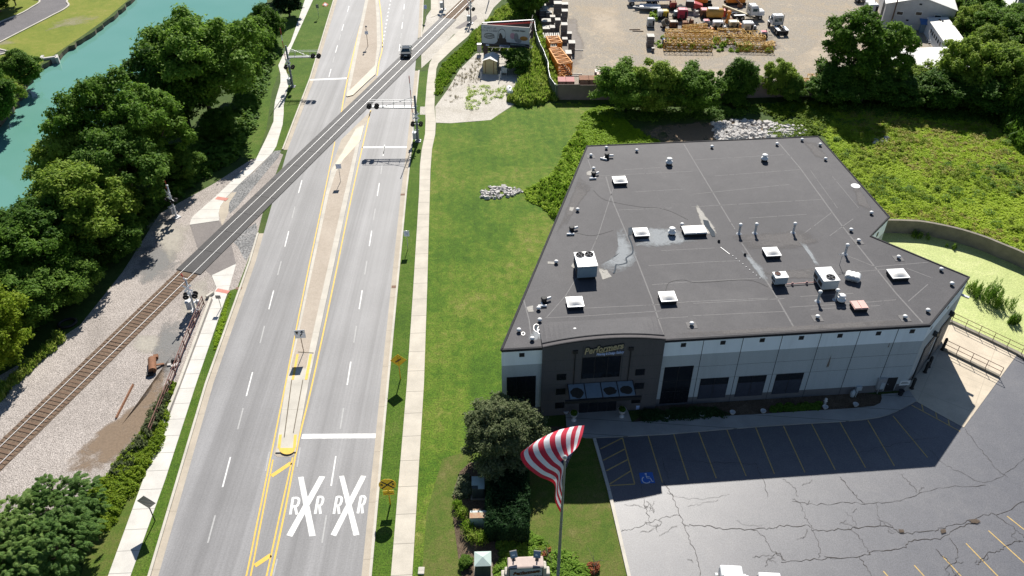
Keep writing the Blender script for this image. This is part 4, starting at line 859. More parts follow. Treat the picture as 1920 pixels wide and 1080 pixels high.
# canopy with four glass panes
sa, za = E2(365, 597); sb, zb2 = E2(1062, 555)
can = MB(); zc = 4.05; cd = 1.75
s_l, s_r = sa, sb
can.box(s_l - 0.45, s_r + 0.55, T1 - cd - 0.2, T1 - cd, zc - 0.5, zc - 0.1)
for k in range(5):
    s = s_l + (s_r - s_l) * k / 4; can.bar((s, T1, zc + 0.28), (s, T1 - cd, zc - 0.06), 0.08)
can.box(s_l, s_r, T1 - 0.06, T1, zc + 0.2, zc + 0.3)
can = can.build('canopy', M['frame'], bld)
M['canopyglass'] = pm('hazy_canopy_glass', (0.18, 0.23, 0.27), 0.15, 0.1, 2.5)
M['leafdirt'] = pm('leaf_litter_on_glass', (0.03, 0.026, 0.02), 0.95, 0.3, 5)
for k in range(4):
    x0 = s_l + (s_r - s_l) * k / 4 + 0.05; x1 = s_l + (s_r - s_l) * (k + 1) / 4 - 0.05
    b = MB(); b.add([(x0, T1 - cd, zc - 0.05), (x1, T1 - cd, zc - 0.05), (x1, T1 - 0.06, zc + 0.27), (x0, T1 - 0.06, zc + 0.27), (x0, T1 - cd, zc - 0.03), (x1, T1 - cd, zc - 0.03), (x1, T1 - 0.06, zc + 0.29), (x0, T1 - 0.06, zc + 0.29)], [(3, 2, 1, 0), (4, 5, 6, 7), (0, 1, 5, 4), (1, 2, 6, 5), (2, 3, 7, 6), (3, 0, 4, 7)], 0)
    if k != 1:
        cx_, r0 = (x0 + x1) / 2, (x1 - x0) * 0.44; rn = random.Random(k); ring = []
        for q in range(18):
            a = q * math.pi / 9; rr_ = r0 * rn.uniform(0.8, 1.05); yy = -0.62 * cd + 0.28 * cd * math.sin(a) * rn.uniform(0.85, 1.1) * (1.25 if k == 0 else 1)
            ring.append((cx_ + rr_ * math.cos(a), T1 + yy, zc + 0.285 + (yy + 0.06) * 0.32 / (cd - 0.06) + 0.012))
        b.add(ring, [tuple(range(18))], 1)
    b.build('glass_pane', [M['canopyglass'], M['leafdirt']], can)
# wall lettering
M['gold'] = pm('gold_letters', (0.52, 0.43, 0.25), 0.45, 0.1, 4); M['bluelit'] = pm('pale_blue_letters', (0.46, 0.55, 0.80), 0.5, 0.1, 4)
s, z = E2(755, 245); 
ws = MB()
pa, pz = E2(535, 320); pb, pz2 = E2(965, 215)
pts = smooth_line([(pa + 1.3, pz + 0.25), (pa + 2.2, pz + 0.45), (pa + 3.3, pz + 0.75), (pb, pz2 - 0.05)], 5)
for a, c in zip(pts[:-1], pts[1:]): ws.bar((a[0], T1 - 0.1, a[1]), (c[0], T1 - 0.1, c[1]), 0.07, 0)
ws = ws.build('wall_sign', M['gold'], bld)
an = math.atan2(pz2 - pz, pb - pa) * 0.55
text('sign_lettering', 'Performers', 1.05, M['gold'], ws, (s - 0.1, T1 - 0.12, z + 0.05), (R(90), -an, 0), 0.05, 0.35, 0.78, bold=0.01)
text('sign_backing', 'Performers', 1.05, M['black'], ws, (s - 0.05, T1 - 0.05, z + 0.12), (R(90), -an, 0), 0.02, 0.35, 0.78, bold=0.035)
s, z = E2(815, 290); text('sign_lettering', 'Flooring & Design Gallery', 0.42, M['bluelit'], ws, (s, T1 - 0.1, z), (R(90), -R(2.5), 0), 0.04, 0.25, 0.6, bold=0.012)
s, z = E2(1113, 872); b = MB(); b.box(s - 0.17, s + 0.17, T1 - 0.02, T1, z - 0.12, z + 0.22); b.box(s - 0.17, s + 0.17, T1 - 0.02, T1, z - 0.3, z - 0.17); b.build('notice_plate', M['bluelit'], bld)
# ---- windows of the long front ----
sa, za = front_st(1246.5, 688.5); sb, zb2 = front_st(1301.2, 685.3)
window(sa, sb, 0.35, (za + zb2) / 2, 0, bld, 2, (0, 0.33, 0.62, 1))
for tl, tr, bl in (((1313.9, 710.5), (1367.3, 707), (1306.7, 748.6)), ((1385.4, 706.1), (1438.1, 703), (1376.4, 744.4)), ((1455.9, 701.9), (1508, 698.5), (1445.7, 739.6))):
    sa, za = front_st(*tl); sb, zb2 = front_st(*tr); _, zc2 = front_st(*bl); window(sa, sb, zc2 + 0.05, (za + zb2) / 2, 0, bld, 2, (0, 0.7, 1), blind=True)
sa, za = front_st(950, 707.5); sb, _ = front_st(1005, 704); window(sa, sb, 1.1, za, 0, bld, 3, (0, 0.5, 1))
for u, v in ((1281.5, 646.8), (1355.5, 642.4), (1429.2, 637.8), (1502.5, 633.4), (1575, 629.4), (1647.2, 625), (1710.5, 621.1), (978.5, 665.5)):
    s, z = front_st(u, v); b = MB(); b.box(s - 0.25, s + 0.25, -0.02, 0, z - 0.25, z + 0.25, 0)
    for q in range(4): b.box(s - 0.22, s + 0.22, -0.04, -0.02, z - 0.2 + q * 0.11, z - 0.15 + q * 0.11, 0)
    b.build('square_louvre', M['frame'], bld)
sa, za = front_st(1665.6, 708.2); sb, _ = front_st(1684, 707)
b = MB(); b.box(sa - 0.08, sb + 0.08, -0.02, 0, 0.15, za + 0.08, 1); b.box(sa, sb, -0.05, -0.02, 0.15, za, 0); o = b.build('side_door', [M['frame'], M['wgrey']], bld)
b = MB(); b.box(sa + 0.1, sa + 0.2, -0.12, -0.05, 1.15, 1.22); b.build('handle', M['galv'], o)
s, z = front_st(1688.5, 718.5); b = MB(); b.box(s - 0.1, s + 1.0, -0.04, 0, z - 0.3, z + 0.35, 0); b.box(s + 0.02, s + 0.85, -0.045, -0.04, z - 0.05, z + 0.02, 1); b.box(s + 0.1, s + 0.7, -0.045, -0.04, z + 0.1, z + 0.17, 1); b.build('wall_notice', [M['white'], M['joint']], bld)
s, z = front_st(1649, 725); b = MB(); b.box(s - 0.5, s + 0.35, -0.35, 0, 0.75, 2.2, 0); b.box(s - 0.2, s + 0.2, -0.42, -0.35, 0.9, 1.7, 1); b.cyl((s - 0.1, -0.15, 0), (s - 0.1, -0.15, 0.75), 0.06, 0.06, 8, 0); b.build('electric_cabinet', [M['galv'], M['acblue']], bld)
s, z = front_st(1609, 727); b = MB(); b.box(s - 0.3, s + 0.3, -0.25, 0, z - 0.2, z + 0.3, 0); b.cyl((s, -0.12, 0), (s, -0.12, z - 0.2), 0.05, 0.05, 8, 0); b.build('meter_box', M['acblue'], bld)
s, z = front_st(1592, 741); b = MB(); b.lathe([(0.2, 0.2), (0.24, 0.5), (0.24, 0.8), (0.1, 0.95), (0.06, 1.1)], (s, -0.5, 0), 12); b.tube([(s + 0.2, -0.5, 0.9), (s + 0.4, -0.5, 0.9), (s + 0.4, -0.5, 0)], 0.04); b.build('gas_meter', M['acblue'], bld)
# rust streaks below fixings
M['ruststreak'] = stain_mat('rust_streak', (0.22, 0.11, 0.04), 1.2, 0.38, 0.7, 0.9, 0.6)
for (u0, v0), (u1, v1), w_ in (((1560, 661), (1550, 692), 0.3), ((1669, 641), (1665, 652), 0.15)):
    (sa, za), (sb, zb2) = front_st(u0, v0), front_st(u1, v1)
    ring = [(sa - 0.04, za), (sa + 0.04, za), (sa + w_ * .35, (za + zb2) / 2), (sb + w_ * 0.6, zb2), (sb - w_ * 0.6, zb2), (sa - w_ * .35, (za + zb2) / 2)]
    o = patch('rust_streak', ring, 0, M['ruststreak'], bld); o.rotation_euler = (R(90), 0, 0); o.location = (0, -0.008, 0)
# ---- right-hand end wall: dock doors, lamps, bollards ----
c0_, c1_ = Vector((*FP[1], 0)), Vector((*FP[2], 0)); ed = (c1_ - c0_); EL = ed.length; ed.normalize(); en = Vector((ed.y, -ed.x, 0)); ea = math.atan2(ed.y, ed.x)
def endbox(b, r0, r1, o0, o1, z0, z1, mi=0):
    c = c0_ + ed * (r0 + r1) / 2 + en * (o0 + o1) / 2; b.obox((c.x, c.y, (z0 + z1) / 2), (r1 - r0, abs(o1 - o0), z1 - z0), ea, mi)
M['dock'] = pm('dock_door_grey', (0.16, 0.165, 0.17), 0.6, 0.1, 2)
for r0, r1 in ((2.3, 5.0), (6.7, 9.5)):
    b = MB(); endbox(b, r0 - 0.2, r1 + 0.2, 0, 0.10, 0.05, 4.7, 1)
    endbox(b, r0, r1, 0.10, 0.14, 0.05, 4.4, 0)
    for k in range(7): endbox(b, r0, r1, 0.14, 0.155, 0.1 + k * 0.61, 0.14 + k * 0.61, 1)
    b.build('dock_door', [M['dock'], M['frame']], bld)
    b = MB(); c = c0_ + ed * (r0 + r1) / 2 + en * 0.25; b.obox((c.x, c.y, 5.75), (0.55, 0.5, 0.35), ea, 0, taper=0.7); c = c0_ + ed * (r0 + r1) / 2 + en * 0.08; b.obox((c.x, c.y, 5.95), (0.2, 0.16, 0.2), ea, 0); b.build('wall_lamp', M['frame'], bld)
for r in (1.2, 5.6, 9.9): 
    b = MB(); endbox(b, r, r + 0.3, 0, 0.02, 7.7, 8.05); b.build('square_louvre', M['frame'], bld)
b = MB(); c = c0_ + ed * 10.2 + en * 0.45; b.obox((c.x, c.y, 7.0), (0.3, 0.8, 0.14), ea); b.build('camera_arm', M['galv'], bld)
d_, e_ = Vector((*FP[3], 0)), Vector((*FP[4], 0)); f_ = (e_ - d_).normalized(); mid = (d_ + e_) / 2 + Vector((f_.y, -f_.x, 0)) * 0.02
b = MB(); b.obox((mid.x, mid.y, 8.0), (0.45, 0.06, 0.5), math.atan2(f_.y, f_.x)); b.build('square_louvre', M['frame'], bld)
blab = ['black bollard nearest the front corner, beside the white wall notice', 'black bollard left of the nearer dock door', 'black bollard right of the nearer dock door', 'tall black post where the loading railing meets the wall']
for i, (r, o_, h) in enumerate(((0.9, 0.55, 1.5), (4.3, 0.6, 1.5), (5.4, 0.55, 1.5), (9.2, 0.6, 1.7))):
    c = B0 + bu * (c0_ + ed * r + en * o_).x + bt * (c0_ + ed * r + en * o_).y
    b = MB(); b.lathe([(0.16, 0), (0.16, h - 0.12), (0.1, h), (0, h + 0.02)], n=12); b.lathe([(0.24, 0), (0.24, 0.03)], n=12)
    o = b.build('bollard', M['black'], None, (c.x, c.y, 0.05)); tag(o, blab[i], 'bollard', 'black bollards by the dock doors')
# ---------------- vegetation ----------------
def rng(seed): return np.random.default_rng(seed)
def leaf_mesh(name, P, N, size, mat, aspect=1.7, seed=0, up=None, cup=0.0):
    """one rhombic leaf face per point: P (n,3) centres, N (n,3) facing, size (n,)"""
    g = rng(seed); n = len(P); N = N / np.maximum(np.linalg.norm(N, axis=1, keepdims=True), 1e-6)
    T = g.normal(size=(n, 3)) if up is None else up + g.normal(size=(n, 3)) * 0.35
    T -= N * (T * N).sum(1, keepdims=True); T /= np.maximum(np.linalg.norm(T, axis=1, keepdims=True), 1e-6)
    B = np.cross(N, T); s = size[:, None]
    V = np.stack([P - T * s * 0.5 * aspect, P + B * s * 0.5 + N * s * cup, P + T * s * 0.5 * aspect, P - B * s * 0.5 + N * s * cup], 1).reshape(-1, 3)
    me = bpy.data.meshes.new(name); me.vertices.add(4 * n); me.vertices.foreach_set("co", V.astype(np.float32).ravel())
    me.loops.add(4 * n); me.loops.foreach_set("vertex_index", np.arange(4 * n, dtype=np.int32))
    me.polygons.add(n); me.polygons.foreach_set("loop_start", np.arange(0, 4 * n, 4, dtype=np.int32)); me.polygons.foreach_set("loop_total", np.full(n, 4, dtype=np.int32))
    me.update(); me.validate(); me.materials.append(mat); return me
def unit(g, n):
    d = g.normal(size=(n, 3)); return d / np.linalg.norm(d, axis=1, keepdims=True)
def crown_points(seed, Rr, H, base, lobes, per, lobe_r, flat=0.8, irregular=0.25, shape=0.0):
    """lobes spread through an uneven ellipsoid; leaves on the lobes' shells"""
    g = rng(seed); ch = (H - base) / 2; cz = base + ch; Ps = []; Ns = []; C = []; tries = 0
    while len(C) < lobes and tries < lobes * 40:
        tries += 1
        d = unit(g, 1)[0]; r = g.uniform(0.35, 1.0) ** 0.5
        if d[2] < -0.55 and g.random() < 0.7: continue
        k = 1 + irregular * (noise.noise(Vector(tuple(d * 1.7 + seed))) * 1.6)
        taper = 1 - shape * max(0.0, d[2])
        c = np.array([d[0] * Rr * r * k * taper, d[1] * Rr * r * k * taper, cz + d[2] * ch * r * (0.9 + 0.1 * k)])
        if c[2] < base * 0.7: continue
        C.append((c, lobe_r * g.uniform(0.65, 1.35)))
    for c, lr in C:
        m = int(per * (lr / lobe_r) ** 1.6) + 4; d = unit(g, m)
        keep = d[:, 2] > -0.5; d = d[keep]; m = len(d)
        rad = lr * (g.uniform(0.5, 1.0, m) + 0.45 * g.random(m) ** 4)[:, None] * (1 + 0.35 * np.sin(d[:, :1] * 5 + c[0]) * np.cos(d[:, 1:2] * 5 + c[1]))
        p = c + d * rad * np.array([1, 1, flat]); Ps.append(p)
        Ns.append(d * 0.5 + np.array([0, 0, 0.8]) + unit(g, m) * 0.75)
    P = np.concatenate(Ps); N = np.concatenate(Ns)
    keep = np.ones(len(P), bool)     # leaves buried deep inside another lobe are never seen
    for c, lr in C: keep &= (np.linalg.norm((P - c) / np.array([1, 1, flat]), axis=1) > lr * 0.5)
    return P[keep], N[keep], C
def trunk_mesh(name, seed, H, base, Rr, C, r0, mat, limbs=9):
    rn = random.Random(seed); b = MB()
    pts = [Vector((0, 0, -0.3))]
    for k in range(1, 6): pts.append(Vector((rn.uniform(-0.12, 0.12) * k, rn.uniform(-0.12, 0.12) * k, H * 0.8 * k / 5)))
    for k in range(5): b.cyl(pts[k], pts[k + 1], r0 * (1 - k / 5.5), r0 * (1 - (k + 1) / 5.5), 8)
    for c, lr in rn.sample(C, min(limbs, len(C))):
        c = Vector(c); k = rn.uniform(0.25, 0.75); q = pts[0].lerp(pts[5], k * 0.9); mid = q.lerp(c, 0.5) + Vector((0, 0, 0.3))
        b.cyl(q, mid, r0 * 0.36, r0 * 0.24, 6); b.cyl(mid, c, r0 * 0.24, r0 * 0.09, 6)
    me = b.mesh(name); me.materials.append(mat); return me
M['bark'] = pm('tree_bark', (0.13, 0.10, 0.075), 0.9, 0.3, 3, bmp=0.5)
M['leafA'] = leaf_mat('leaf_cottonwood', (0.037, 0.088, 0.009), (0.112, 0.225, 0.022), (0.225, 0.362, 0.05), 0.25)
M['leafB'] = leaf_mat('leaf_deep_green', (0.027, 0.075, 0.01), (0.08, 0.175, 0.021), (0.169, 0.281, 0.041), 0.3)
M['leafC'] = leaf_mat('leaf_yellow_green', (0.069, 0.138, 0.013), (0.175, 0.281, 0.029), (0.312, 0.413, 0.06), 0.3)
M['leafD'] = leaf_mat('leaf_grey_green', (0.044, 0.069, 0.025), (0.125, 0.163, 0.069), (0.25, 0.275, 0.15), 0.5)
M['leafE'] = leaf_mat('leaf_conifer', (0.010, 0.030, 0.010), (0.026, 0.065, 0.022), (0.055, 0.115, 0.04), 0.5)
M['leafF'] = leaf_mat('leaf_bright', (0.074, 0.134, 0.007), (0.162, 0.258, 0.014), (0.27, 0.347, 0.03), 0.3)
V = {}
def variant(key, seed, Rr, H, base, lobes, per, lobe_r, leaf, mat, r0=0.3, aspect=1.7, limbs=9, **kw):
    P, N, C = crown_points(seed, Rr, H, base, lobes, per, lobe_r, **kw)
    g = rng(seed + 7)
    V[key] = (leaf_mesh('crown_' + key, P, N, leaf * g.uniform(0.6, 1.35, len(P)), M[mat], aspect, seed), trunk_mesh('trunk_' + key, seed, H, base, Rr, C, r0, M['bark'], limbs), Rr, H)
#            seed R    H   base lobes per lobe_r leaf
variant('big1', 11, 7.0, 17, 2.5, 223, 367, 1.16, 0.29, 'leafA', 0.45, irregular=0.5)
variant('big2', 12, 6.5, 16, 2.0, 207, 367, 1.12, 0.29, 'leafB', 0.4, irregular=0.55)
variant('big3', 13, 6.0, 15, 1.5, 189, 367, 1.08, 0.26, 'leafC', 0.35, irregular=0.55)
variant('mid1', 14, 4.0, 9, 0.6, 145, 318, 0.76, 0.22, 'leafA', 0.25, irregular=0.5)
variant('mid2', 15, 3.8, 8, 0.4, 138, 318, 0.72, 0.21, 'leafC', 0.22, irregular=0.5)
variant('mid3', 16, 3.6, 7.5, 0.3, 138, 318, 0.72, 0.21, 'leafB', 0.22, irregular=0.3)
variant('airy', 17, 5.0, 14, 2.0, 129, 293, 0.84, 0.27, 'leafA', 0.32, irregular=0.5)
variant('near', 18, 3.6, 7.0, 0.4, 149, 714, 0.75, 0.14, 'leafD', 0.2, irregular=0.3)
variant('shrub', 19, 1.6, 2.6, 0.0, 46, 340, 0.5, 0.15, 'leafF', 0.06, irregular=0.5)
variant('shrubd', 20, 1.6, 2.6, 0.0, 46, 340, 0.5, 0.15, 'leafB', 0.06, irregular=0.5)
variant('conif', 21, 2.6, 7.5, 0.3, 154, 244, 0.48, 0.19, 'leafE', 0.2, shape=0.55, irregular=0.15)
variant('brightbig', 22, 4.6, 12, 0.8, 163, 391, 0.80, 0.20, 'leafF', 0.3, irregular=0.3)
def tree(key, base, H, Rr, label, cat='tree', group=None, rz=None, name='tree', xy=None):
    cm, tm, r_, h_ = V[key]; x, y = xy if xy else G(*base)
    rn = random.Random(int(x * 100 + y * 10)); rz = rn.uniform(0, 6.28) if rz is None else rz
    t = thing(name, label, cat, (x, y, 0), rz, group)
    for nm, me in (('crown', cm), ('trunk', tm)):
        o = bpy.data.objects.new(nm, me); COL.objects.link(o); o.parent = t; o.scale = (Rr / r_, Rr / r_, H / h_)
    return t
RG = 'tall trees along the river bank'
for a in (
 ('big1', (400, 235), 18, 7.2, 'huge dark green tree, tallest of the river bank row, beside the white path bend'),
 ('big2', (355, 240), 15, 6.5, 'broad dark tree on the river bank behind the tallest one'),
 ('big1', (462, 180), 11.5, 3.8, 'tall narrow green tree pressed against the white winding path'),
 ('big2', (415, 262), 5, 2.6, 'low dark tree at the foot of the tallest riverside tree'),
 ('airy', (318, 335), 14, 4.6, 'ragged tree with bare grey twigs just behind the silver crossing mast'),
 ('big1', (245, 350), 16.5, 6.0, 'tall rounded tree rising over the water in the middle of the riverside row'),
 ('big3', (165, 380), 11, 5.2, 'paler green tree leaning over the turquoise water'),
 ('big2', (250, 400), 12.5, 5.2, 'dark spreading tree above the edge of the railway gravel'),
 ('big3', (178, 460), 12, 5.6, 'yellow green tree lit from behind in the lower riverside row'),
 ('big2', (112, 515), 10, 5.0, 'shady dark tree at the gravel edge with a low skirt of leaves'),
 ('big1', (75, 540), 10, 5.0, 'green tree over the water at the left border above the bright one'),
 ('brightbig', (0, 690), 11, 4.4, 'bright fresh green tree alone at the left border beside the railway gravel'),
 ('big2', (45, 610), 7, 4.5, 'low dark tree filling the gap behind the bright green border tree'),
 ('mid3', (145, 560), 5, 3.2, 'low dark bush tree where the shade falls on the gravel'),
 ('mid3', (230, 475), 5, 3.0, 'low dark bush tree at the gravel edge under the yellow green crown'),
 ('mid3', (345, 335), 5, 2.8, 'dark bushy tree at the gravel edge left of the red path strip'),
 ('big2', (-60, 640), 8, 5, 'dark tree partly out of view at the far left border')):
    tree(a[0], a[1], a[2], a[3], a[4], group=RG)
for a in (('mid3', (505, 85), 7.5, 3.0, 'round dark green tree beside the narrow river and the path'), ('conif', (543, 30), 8, 3.0, 'dark pointed tree at the far end of the riverside path'), ('mid1', (480, 110), 8, 3.2, 'small leafy tree between the tallest riverside tree and the round dark one'),
          ('conif', (520, 5), 7, 3.0, 'dark tree at the upper border beside the water'),
          ('mid3', (50, 160), 6.0, 3.0, 'single round bush tree on the opposite grassy bank'), ('mid3', (0, 232), 9, 3.6, 'dark tree standing at the water on the opposite bank by the left border'), ('mid2', (12, 205), 6, 2.8, 'olive bush tree just above the dark waterside one on the opposite bank'),
          ('big2', (0, 22), 8, 4.5, 'dark tree by the curved road on the opposite bank'), ('airy', (30, 10), 8, 2.5, 'slim tree on the grass island of the curved road')):
    tree(a[0], a[1], a[2], a[3], a[4])
# trees around the contractor's yard
YG = 'trees along the wall of the yard'
for a in (
 ('mid1', (1168, 207), 8.2, 4.0, 'leafy green tree at the left end of the yard wall row by the brown boxes'), ('mid2', (1225, 210), 8.6, 3.8, 'tree with pale blossom among its leaves in the left yard wall clump'), ('mid1', (1292, 212), 8.0, 3.9, 'wide yellow green tree at the right end of the left yard wall clump'),
 ('mid3', (1380, 190), 7.2, 2.8, 'lone round dark tree in front of the yard wall'), ('mid2', (1455, 183), 6.4, 2.7, 'pale green ragged tree between the round dark tree and the tallest yard tree'), ('mid3', (1483, 190), 4.2, 2.1, 'low dark bush tree under the pale ragged tree'),
 ('airy', (1575, 182), 15.0, 5.0, 'tallest tree of the yard wall, dark with a ragged split crown'), ('airy', (1648, 172), 12.0, 4.0, 'tall tree with a bright top standing before the white sheds'), ('mid3', (1560, 195), 6.5, 4.2, 'dark low tree at the foot of the tallest yard tree'), ('mid3', (1615, 190), 6, 4.0, 'shady low tree between the two tallest yard trees'),
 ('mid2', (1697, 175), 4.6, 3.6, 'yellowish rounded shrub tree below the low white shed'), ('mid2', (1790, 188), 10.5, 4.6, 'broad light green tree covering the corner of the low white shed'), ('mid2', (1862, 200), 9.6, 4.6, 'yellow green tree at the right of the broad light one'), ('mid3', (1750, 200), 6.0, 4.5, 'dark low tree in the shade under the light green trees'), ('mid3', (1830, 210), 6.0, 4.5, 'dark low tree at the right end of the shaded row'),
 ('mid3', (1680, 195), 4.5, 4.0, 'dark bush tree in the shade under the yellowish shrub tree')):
    tree(a[0], a[1], a[2], a[3], a[4], group=YG)
wood = [((1800, 20), 7, 3.5, 'mid2'), ((1830, 45), 7, 3.6, 'mid1'), ((1815, 75), 6.5, 3.4, 'mid2'), ((1850, 85), 7.5, 4.0, 'mid1'), ((1880, 105), 7.5, 4.0, 'mid3'), ((1910, 120), 8, 4.2, 'mid1'), ((1840, 115), 6.5, 3.2, 'mid2'), ((1875, 145), 6.0, 3.6, 'mid2'), ((1915, 165), 7.0, 4.0, 'mid2'), ((1950, 190), 7, 4.0, 'mid1'), ((1955, 90), 8, 4.5, 'mid3'), ((1790, -15), 7, 3.6, 'mid1'), ((1850, 10), 6, 3.4, 'mid2'), ((1895, 70), 6.5, 3.6, 'mid1'), ((1900, 195), 7.5, 4, 'mid2')]
wl_ = ['yellow green tree behind the big white barn', 'green tree at the left of the utility pole in the wood', 'small bright tree beside the long white shed', 'round green tree in the middle of the wood beyond the sheds', 'dark green tree in the wood below the flat brown house', 'tall green tree at the right border below the steel tower', 'pale tree in front of the round green one of the wood', 'low pale tree in the front row of the wood', 'pale green tree at the right border above the tall reeds', 'green tree partly out of view above the reeds', 'dark tree partly out of view beside the steel tower', 'green tree at the upper border behind the barn', 'low pale tree before the flat brown house', 'green tree right under the flat brown house', 'bushy pale tree at the edge of the reeds']
for (bs_, h, r, k), lb in zip(wood, wl_): tree(k, bs_, h, r, lb, group='trees of the wood beyond the sheds')
tree('mid1', (985, 40), 9, 3.2, 'dark tree squeezed between the billboard and the stacked white blocks'); tree('mid3', (1000, 25), 8, 3.0, 'dark tree behind the stacked white blocks at the upper border')
tree('shrubd', (972, 132), 3.6, 2.4, 'dark round shrub in the tall grass right of the pale shed', 'shrub', name='shrub')
# front garden
tree('near', (945, 862), 6.8, 3.5, 'round grey green tree at the left corner of the building beside the lawn')
tree('shrubd', (1376, 198), 2.2, 1.7, 'small grey green bush in front of the lone round yard tree', 'shrub', name='shrub')
# sumac thicket bottom left: drooping compound fronds
def sumac(seed, Rr, H, lobes, per):
    P, N, C = crown_points(seed, Rr, H, 0.3, lobes, 16, 0.8, irregular=0.3); g = rng(seed)
    idx = g.choice(len(P), min(len(P), per)); P = P[idx]; out = P - np.array([0, 0, H * 0.45]); out[:, 2] *= 0.25; out += unit(g, len(P)) * 1.3
    out /= np.linalg.norm(out, axis=1, keepdims=True); PP = []; NN = []; UU = []; SS = []
    for j in range(11):      # leaflets in pairs along each frond
        t = j / 10; c = P + out * (t * 0.62) + np.array([0, 0, -0.30 * t * t + 0.08 * t]); side = np.cross(out, np.array([0, 0, 1.0])); side /= np.maximum(np.linalg.norm(side, axis=1, keepdims=True), 1e-6)
        for s in (-1, 1):
            l = 0.125 * math.sin(math.pi * (0.18 + 0.8 * t)); PP.append(c + side * s * l * 0.75 + np.array([0, 0, -0.025])); NN.append(np.array([0, 0, 1.0]) + side * s * 0.35 + out * 0.2 + unit(g, len(P)) * 0.15); UU.append(side * s + out * 0.45); SS.append(np.full(len(P), 0.075 + 0.05 * math.sin(math.pi * t)))
    me = leaf_mesh('crown_sumac', np.concatenate(PP), np.concatenate(NN), np.concatenate(SS), M['leafS'], 2.8, seed, np.concatenate(UU))
    return me, trunk_mesh('trunk_sumac', seed, H, 0.3, Rr, C, 0.12, M['bark'], 16), Rr, H
M['leafS'] = leaf_mat('leaf_sumac', (0.043, 0.104, 0.022), (0.107, 0.206, 0.044), (0.215, 0.316, 0.083), 0.5)
V['sumac'] = sumac(31, 3.2, 5.0, 90, 2600)
SG = 'feathery trees in the lower left corner'
for xy, h, r, lb in (((-39.5, 44.6), 4.6, 3.0, 'feathery leaved tree furthest up the slope in the lower left corner'), ((-42.3, 42.0), 5.2, 3.2, 'feathery leaved tree at the left border of the lower left corner'), ((-38.2, 40.6), 5.2, 3.0, 'feathery leaved tree at the lower border nearest the grass slope'), ((-41.0, 38.2), 5.4, 3.2, 'feathery leaved tree cut by the lower border in the corner'), ((-45.5, 39.0), 5.2, 3.2, 'feathery leaved tree mostly out of view at the left')):
    tree('sumac', None, h, r, lb, group=SG, xy=xy)
# ---- scattered ground growth (uncountable): many small leaf faces ----
def inside(poly, x, y):
    c = np.zeros(len(x), bool); n = len(poly)
    for i in range(n):
        x0, y0 = poly[i]; x1, y1 = poly[(i + 1) % n]
        cond = ((y0 > y) != (y1 > y)); xi = (x1 - x0) * (y - y0) / ((y1 - y0) if y1 != y0 else 1e-9) + x0; c ^= cond & (x < xi)
    return c
def scatter(poly, n, seed):
    g = rng(seed); xs = [p[0] for p in poly]; ys = [p[1] for p in poly]; X = []; Y = []; k = 0
    while k < n:
        x = g.uniform(min(xs), max(xs), 4 * n); y = g.uniform(min(ys), max(ys), 4 * n); m = inside(poly, x, y); X.append(x[m]); Y.append(y[m]); k += m.sum()
    return np.concatenate(X)[:n], np.concatenate(Y)[:n]
def growth(name, poly, tufts, per, r, h, leaf, mat, seed, label=None, cat='weeds', upright=0.0, aspect=1.8, thr=-9, nscale=0.12, obj_=None):
    """tufts of leaves: dome clumps (upright=0) or standing blades (upright=1)"""
    x, y = scatter(poly, tufts, seed); g = rng(seed + 1)
    nz = np.array([noise.noise(Vector((a * nscale, b_ * nscale, seed * 3.1))) for a, b_ in zip(x, y)])
    m = nz > thr; x, y, nz = x[m], y[m], nz[m]; n = len(x)
    sz = np.clip(g.uniform(0.5, 1.3, n) * (1 + 0.7 * nz), 0.3, 2.0); hz = np.clip(g.uniform(0.55, 1.25, n) * (1 + 0.6 * nz), 0.25, 2.2)
    i = np.repeat(np.arange(n), per); d = unit(g, len(i)); d[:, 2] = np.abs(d[:, 2]); rr_ = g.uniform(0.4, 1.0, len(i)) ** 0.5
    P = np.stack([x[i] + d[:, 0] * r * sz[i] * rr_, y[i] + d[:, 1] * r * sz[i] * rr_, d[:, 2] * h * hz[i] * rr_ + 0.03], 1)
    if upright: N = d * np.array([1, 1, 0.1]) + unit(g, len(i)) * 0.5; up = np.tile(np.array([0, 0, 1.0]), (len(i), 1)) * 1.0 + d * 0.35
    else: N = d * 0.3 + np.array([0, 0, 1.0]) + unit(g, len(i)) * 0.55; up = None
    me = leaf_mesh(name, P, N, leaf * g.uniform(0.6, 1.4, len(i)), mat, aspect, seed, up)
    o = obj(name, me, None, kind='stuff')
    if label: tag(o, label, cat)
    return o
M['weedA'] = leaf_mat('leaf_meadow', (0.115, 0.225, 0.008), (0.275, 0.435, 0.018), (0.45, 0.56, 0.055), 0.10, 0.45)
M['weedB'] = leaf_mat('leaf_lime_weed', (0.12, 0.23, 0.006), (0.20, 0.34, 0.010), (0.28, 0.42, 0.02), 0.2, 0.45)
M['weedC'] = leaf_mat('leaf_goldenrod', (0.144, 0.144, 0.024), (0.264, 0.252, 0.048), (0.396, 0.36, 0.096), 0.15, 0.4)
M['reed'] = leaf_mat('reed_blade', (0.04, 0.10, 0.01), (0.10, 0.20, 0.02), (0.18, 0.29, 0.045), 0.2, 0.45)
M['tallgrass'] = leaf_mat('tall_grass_blade', (0.08, 0.18, 0.010), (0.19, 0.32, 0.028), (0.34, 0.40, 0.09), 0.2, 0.45)
M['drystalk'] = leaf_mat('dry_stalk', (0.16, 0.13, 0.07), (0.30, 0.26, 0.15), (0.42, 0.38, 0.24), 0.3, 0.2)
mead = GP([(1540, 250), (1505, 215), (1580, 205), (1700, 215), (1850, 230), (1900, 260), (1990, 330), (2080, 430), (2080, 520), (1965, 500), (1920, 474), (1880, 458), (1840, 441), (1790, 427), (1733, 416), (1668, 413), (1610, 345)])
growth('meadow_weeds', mead, 8500, 36, 0.5, 0.30, 0.13, M['weedA'], 51, 'rank green meadow weeds behind the pond wall')
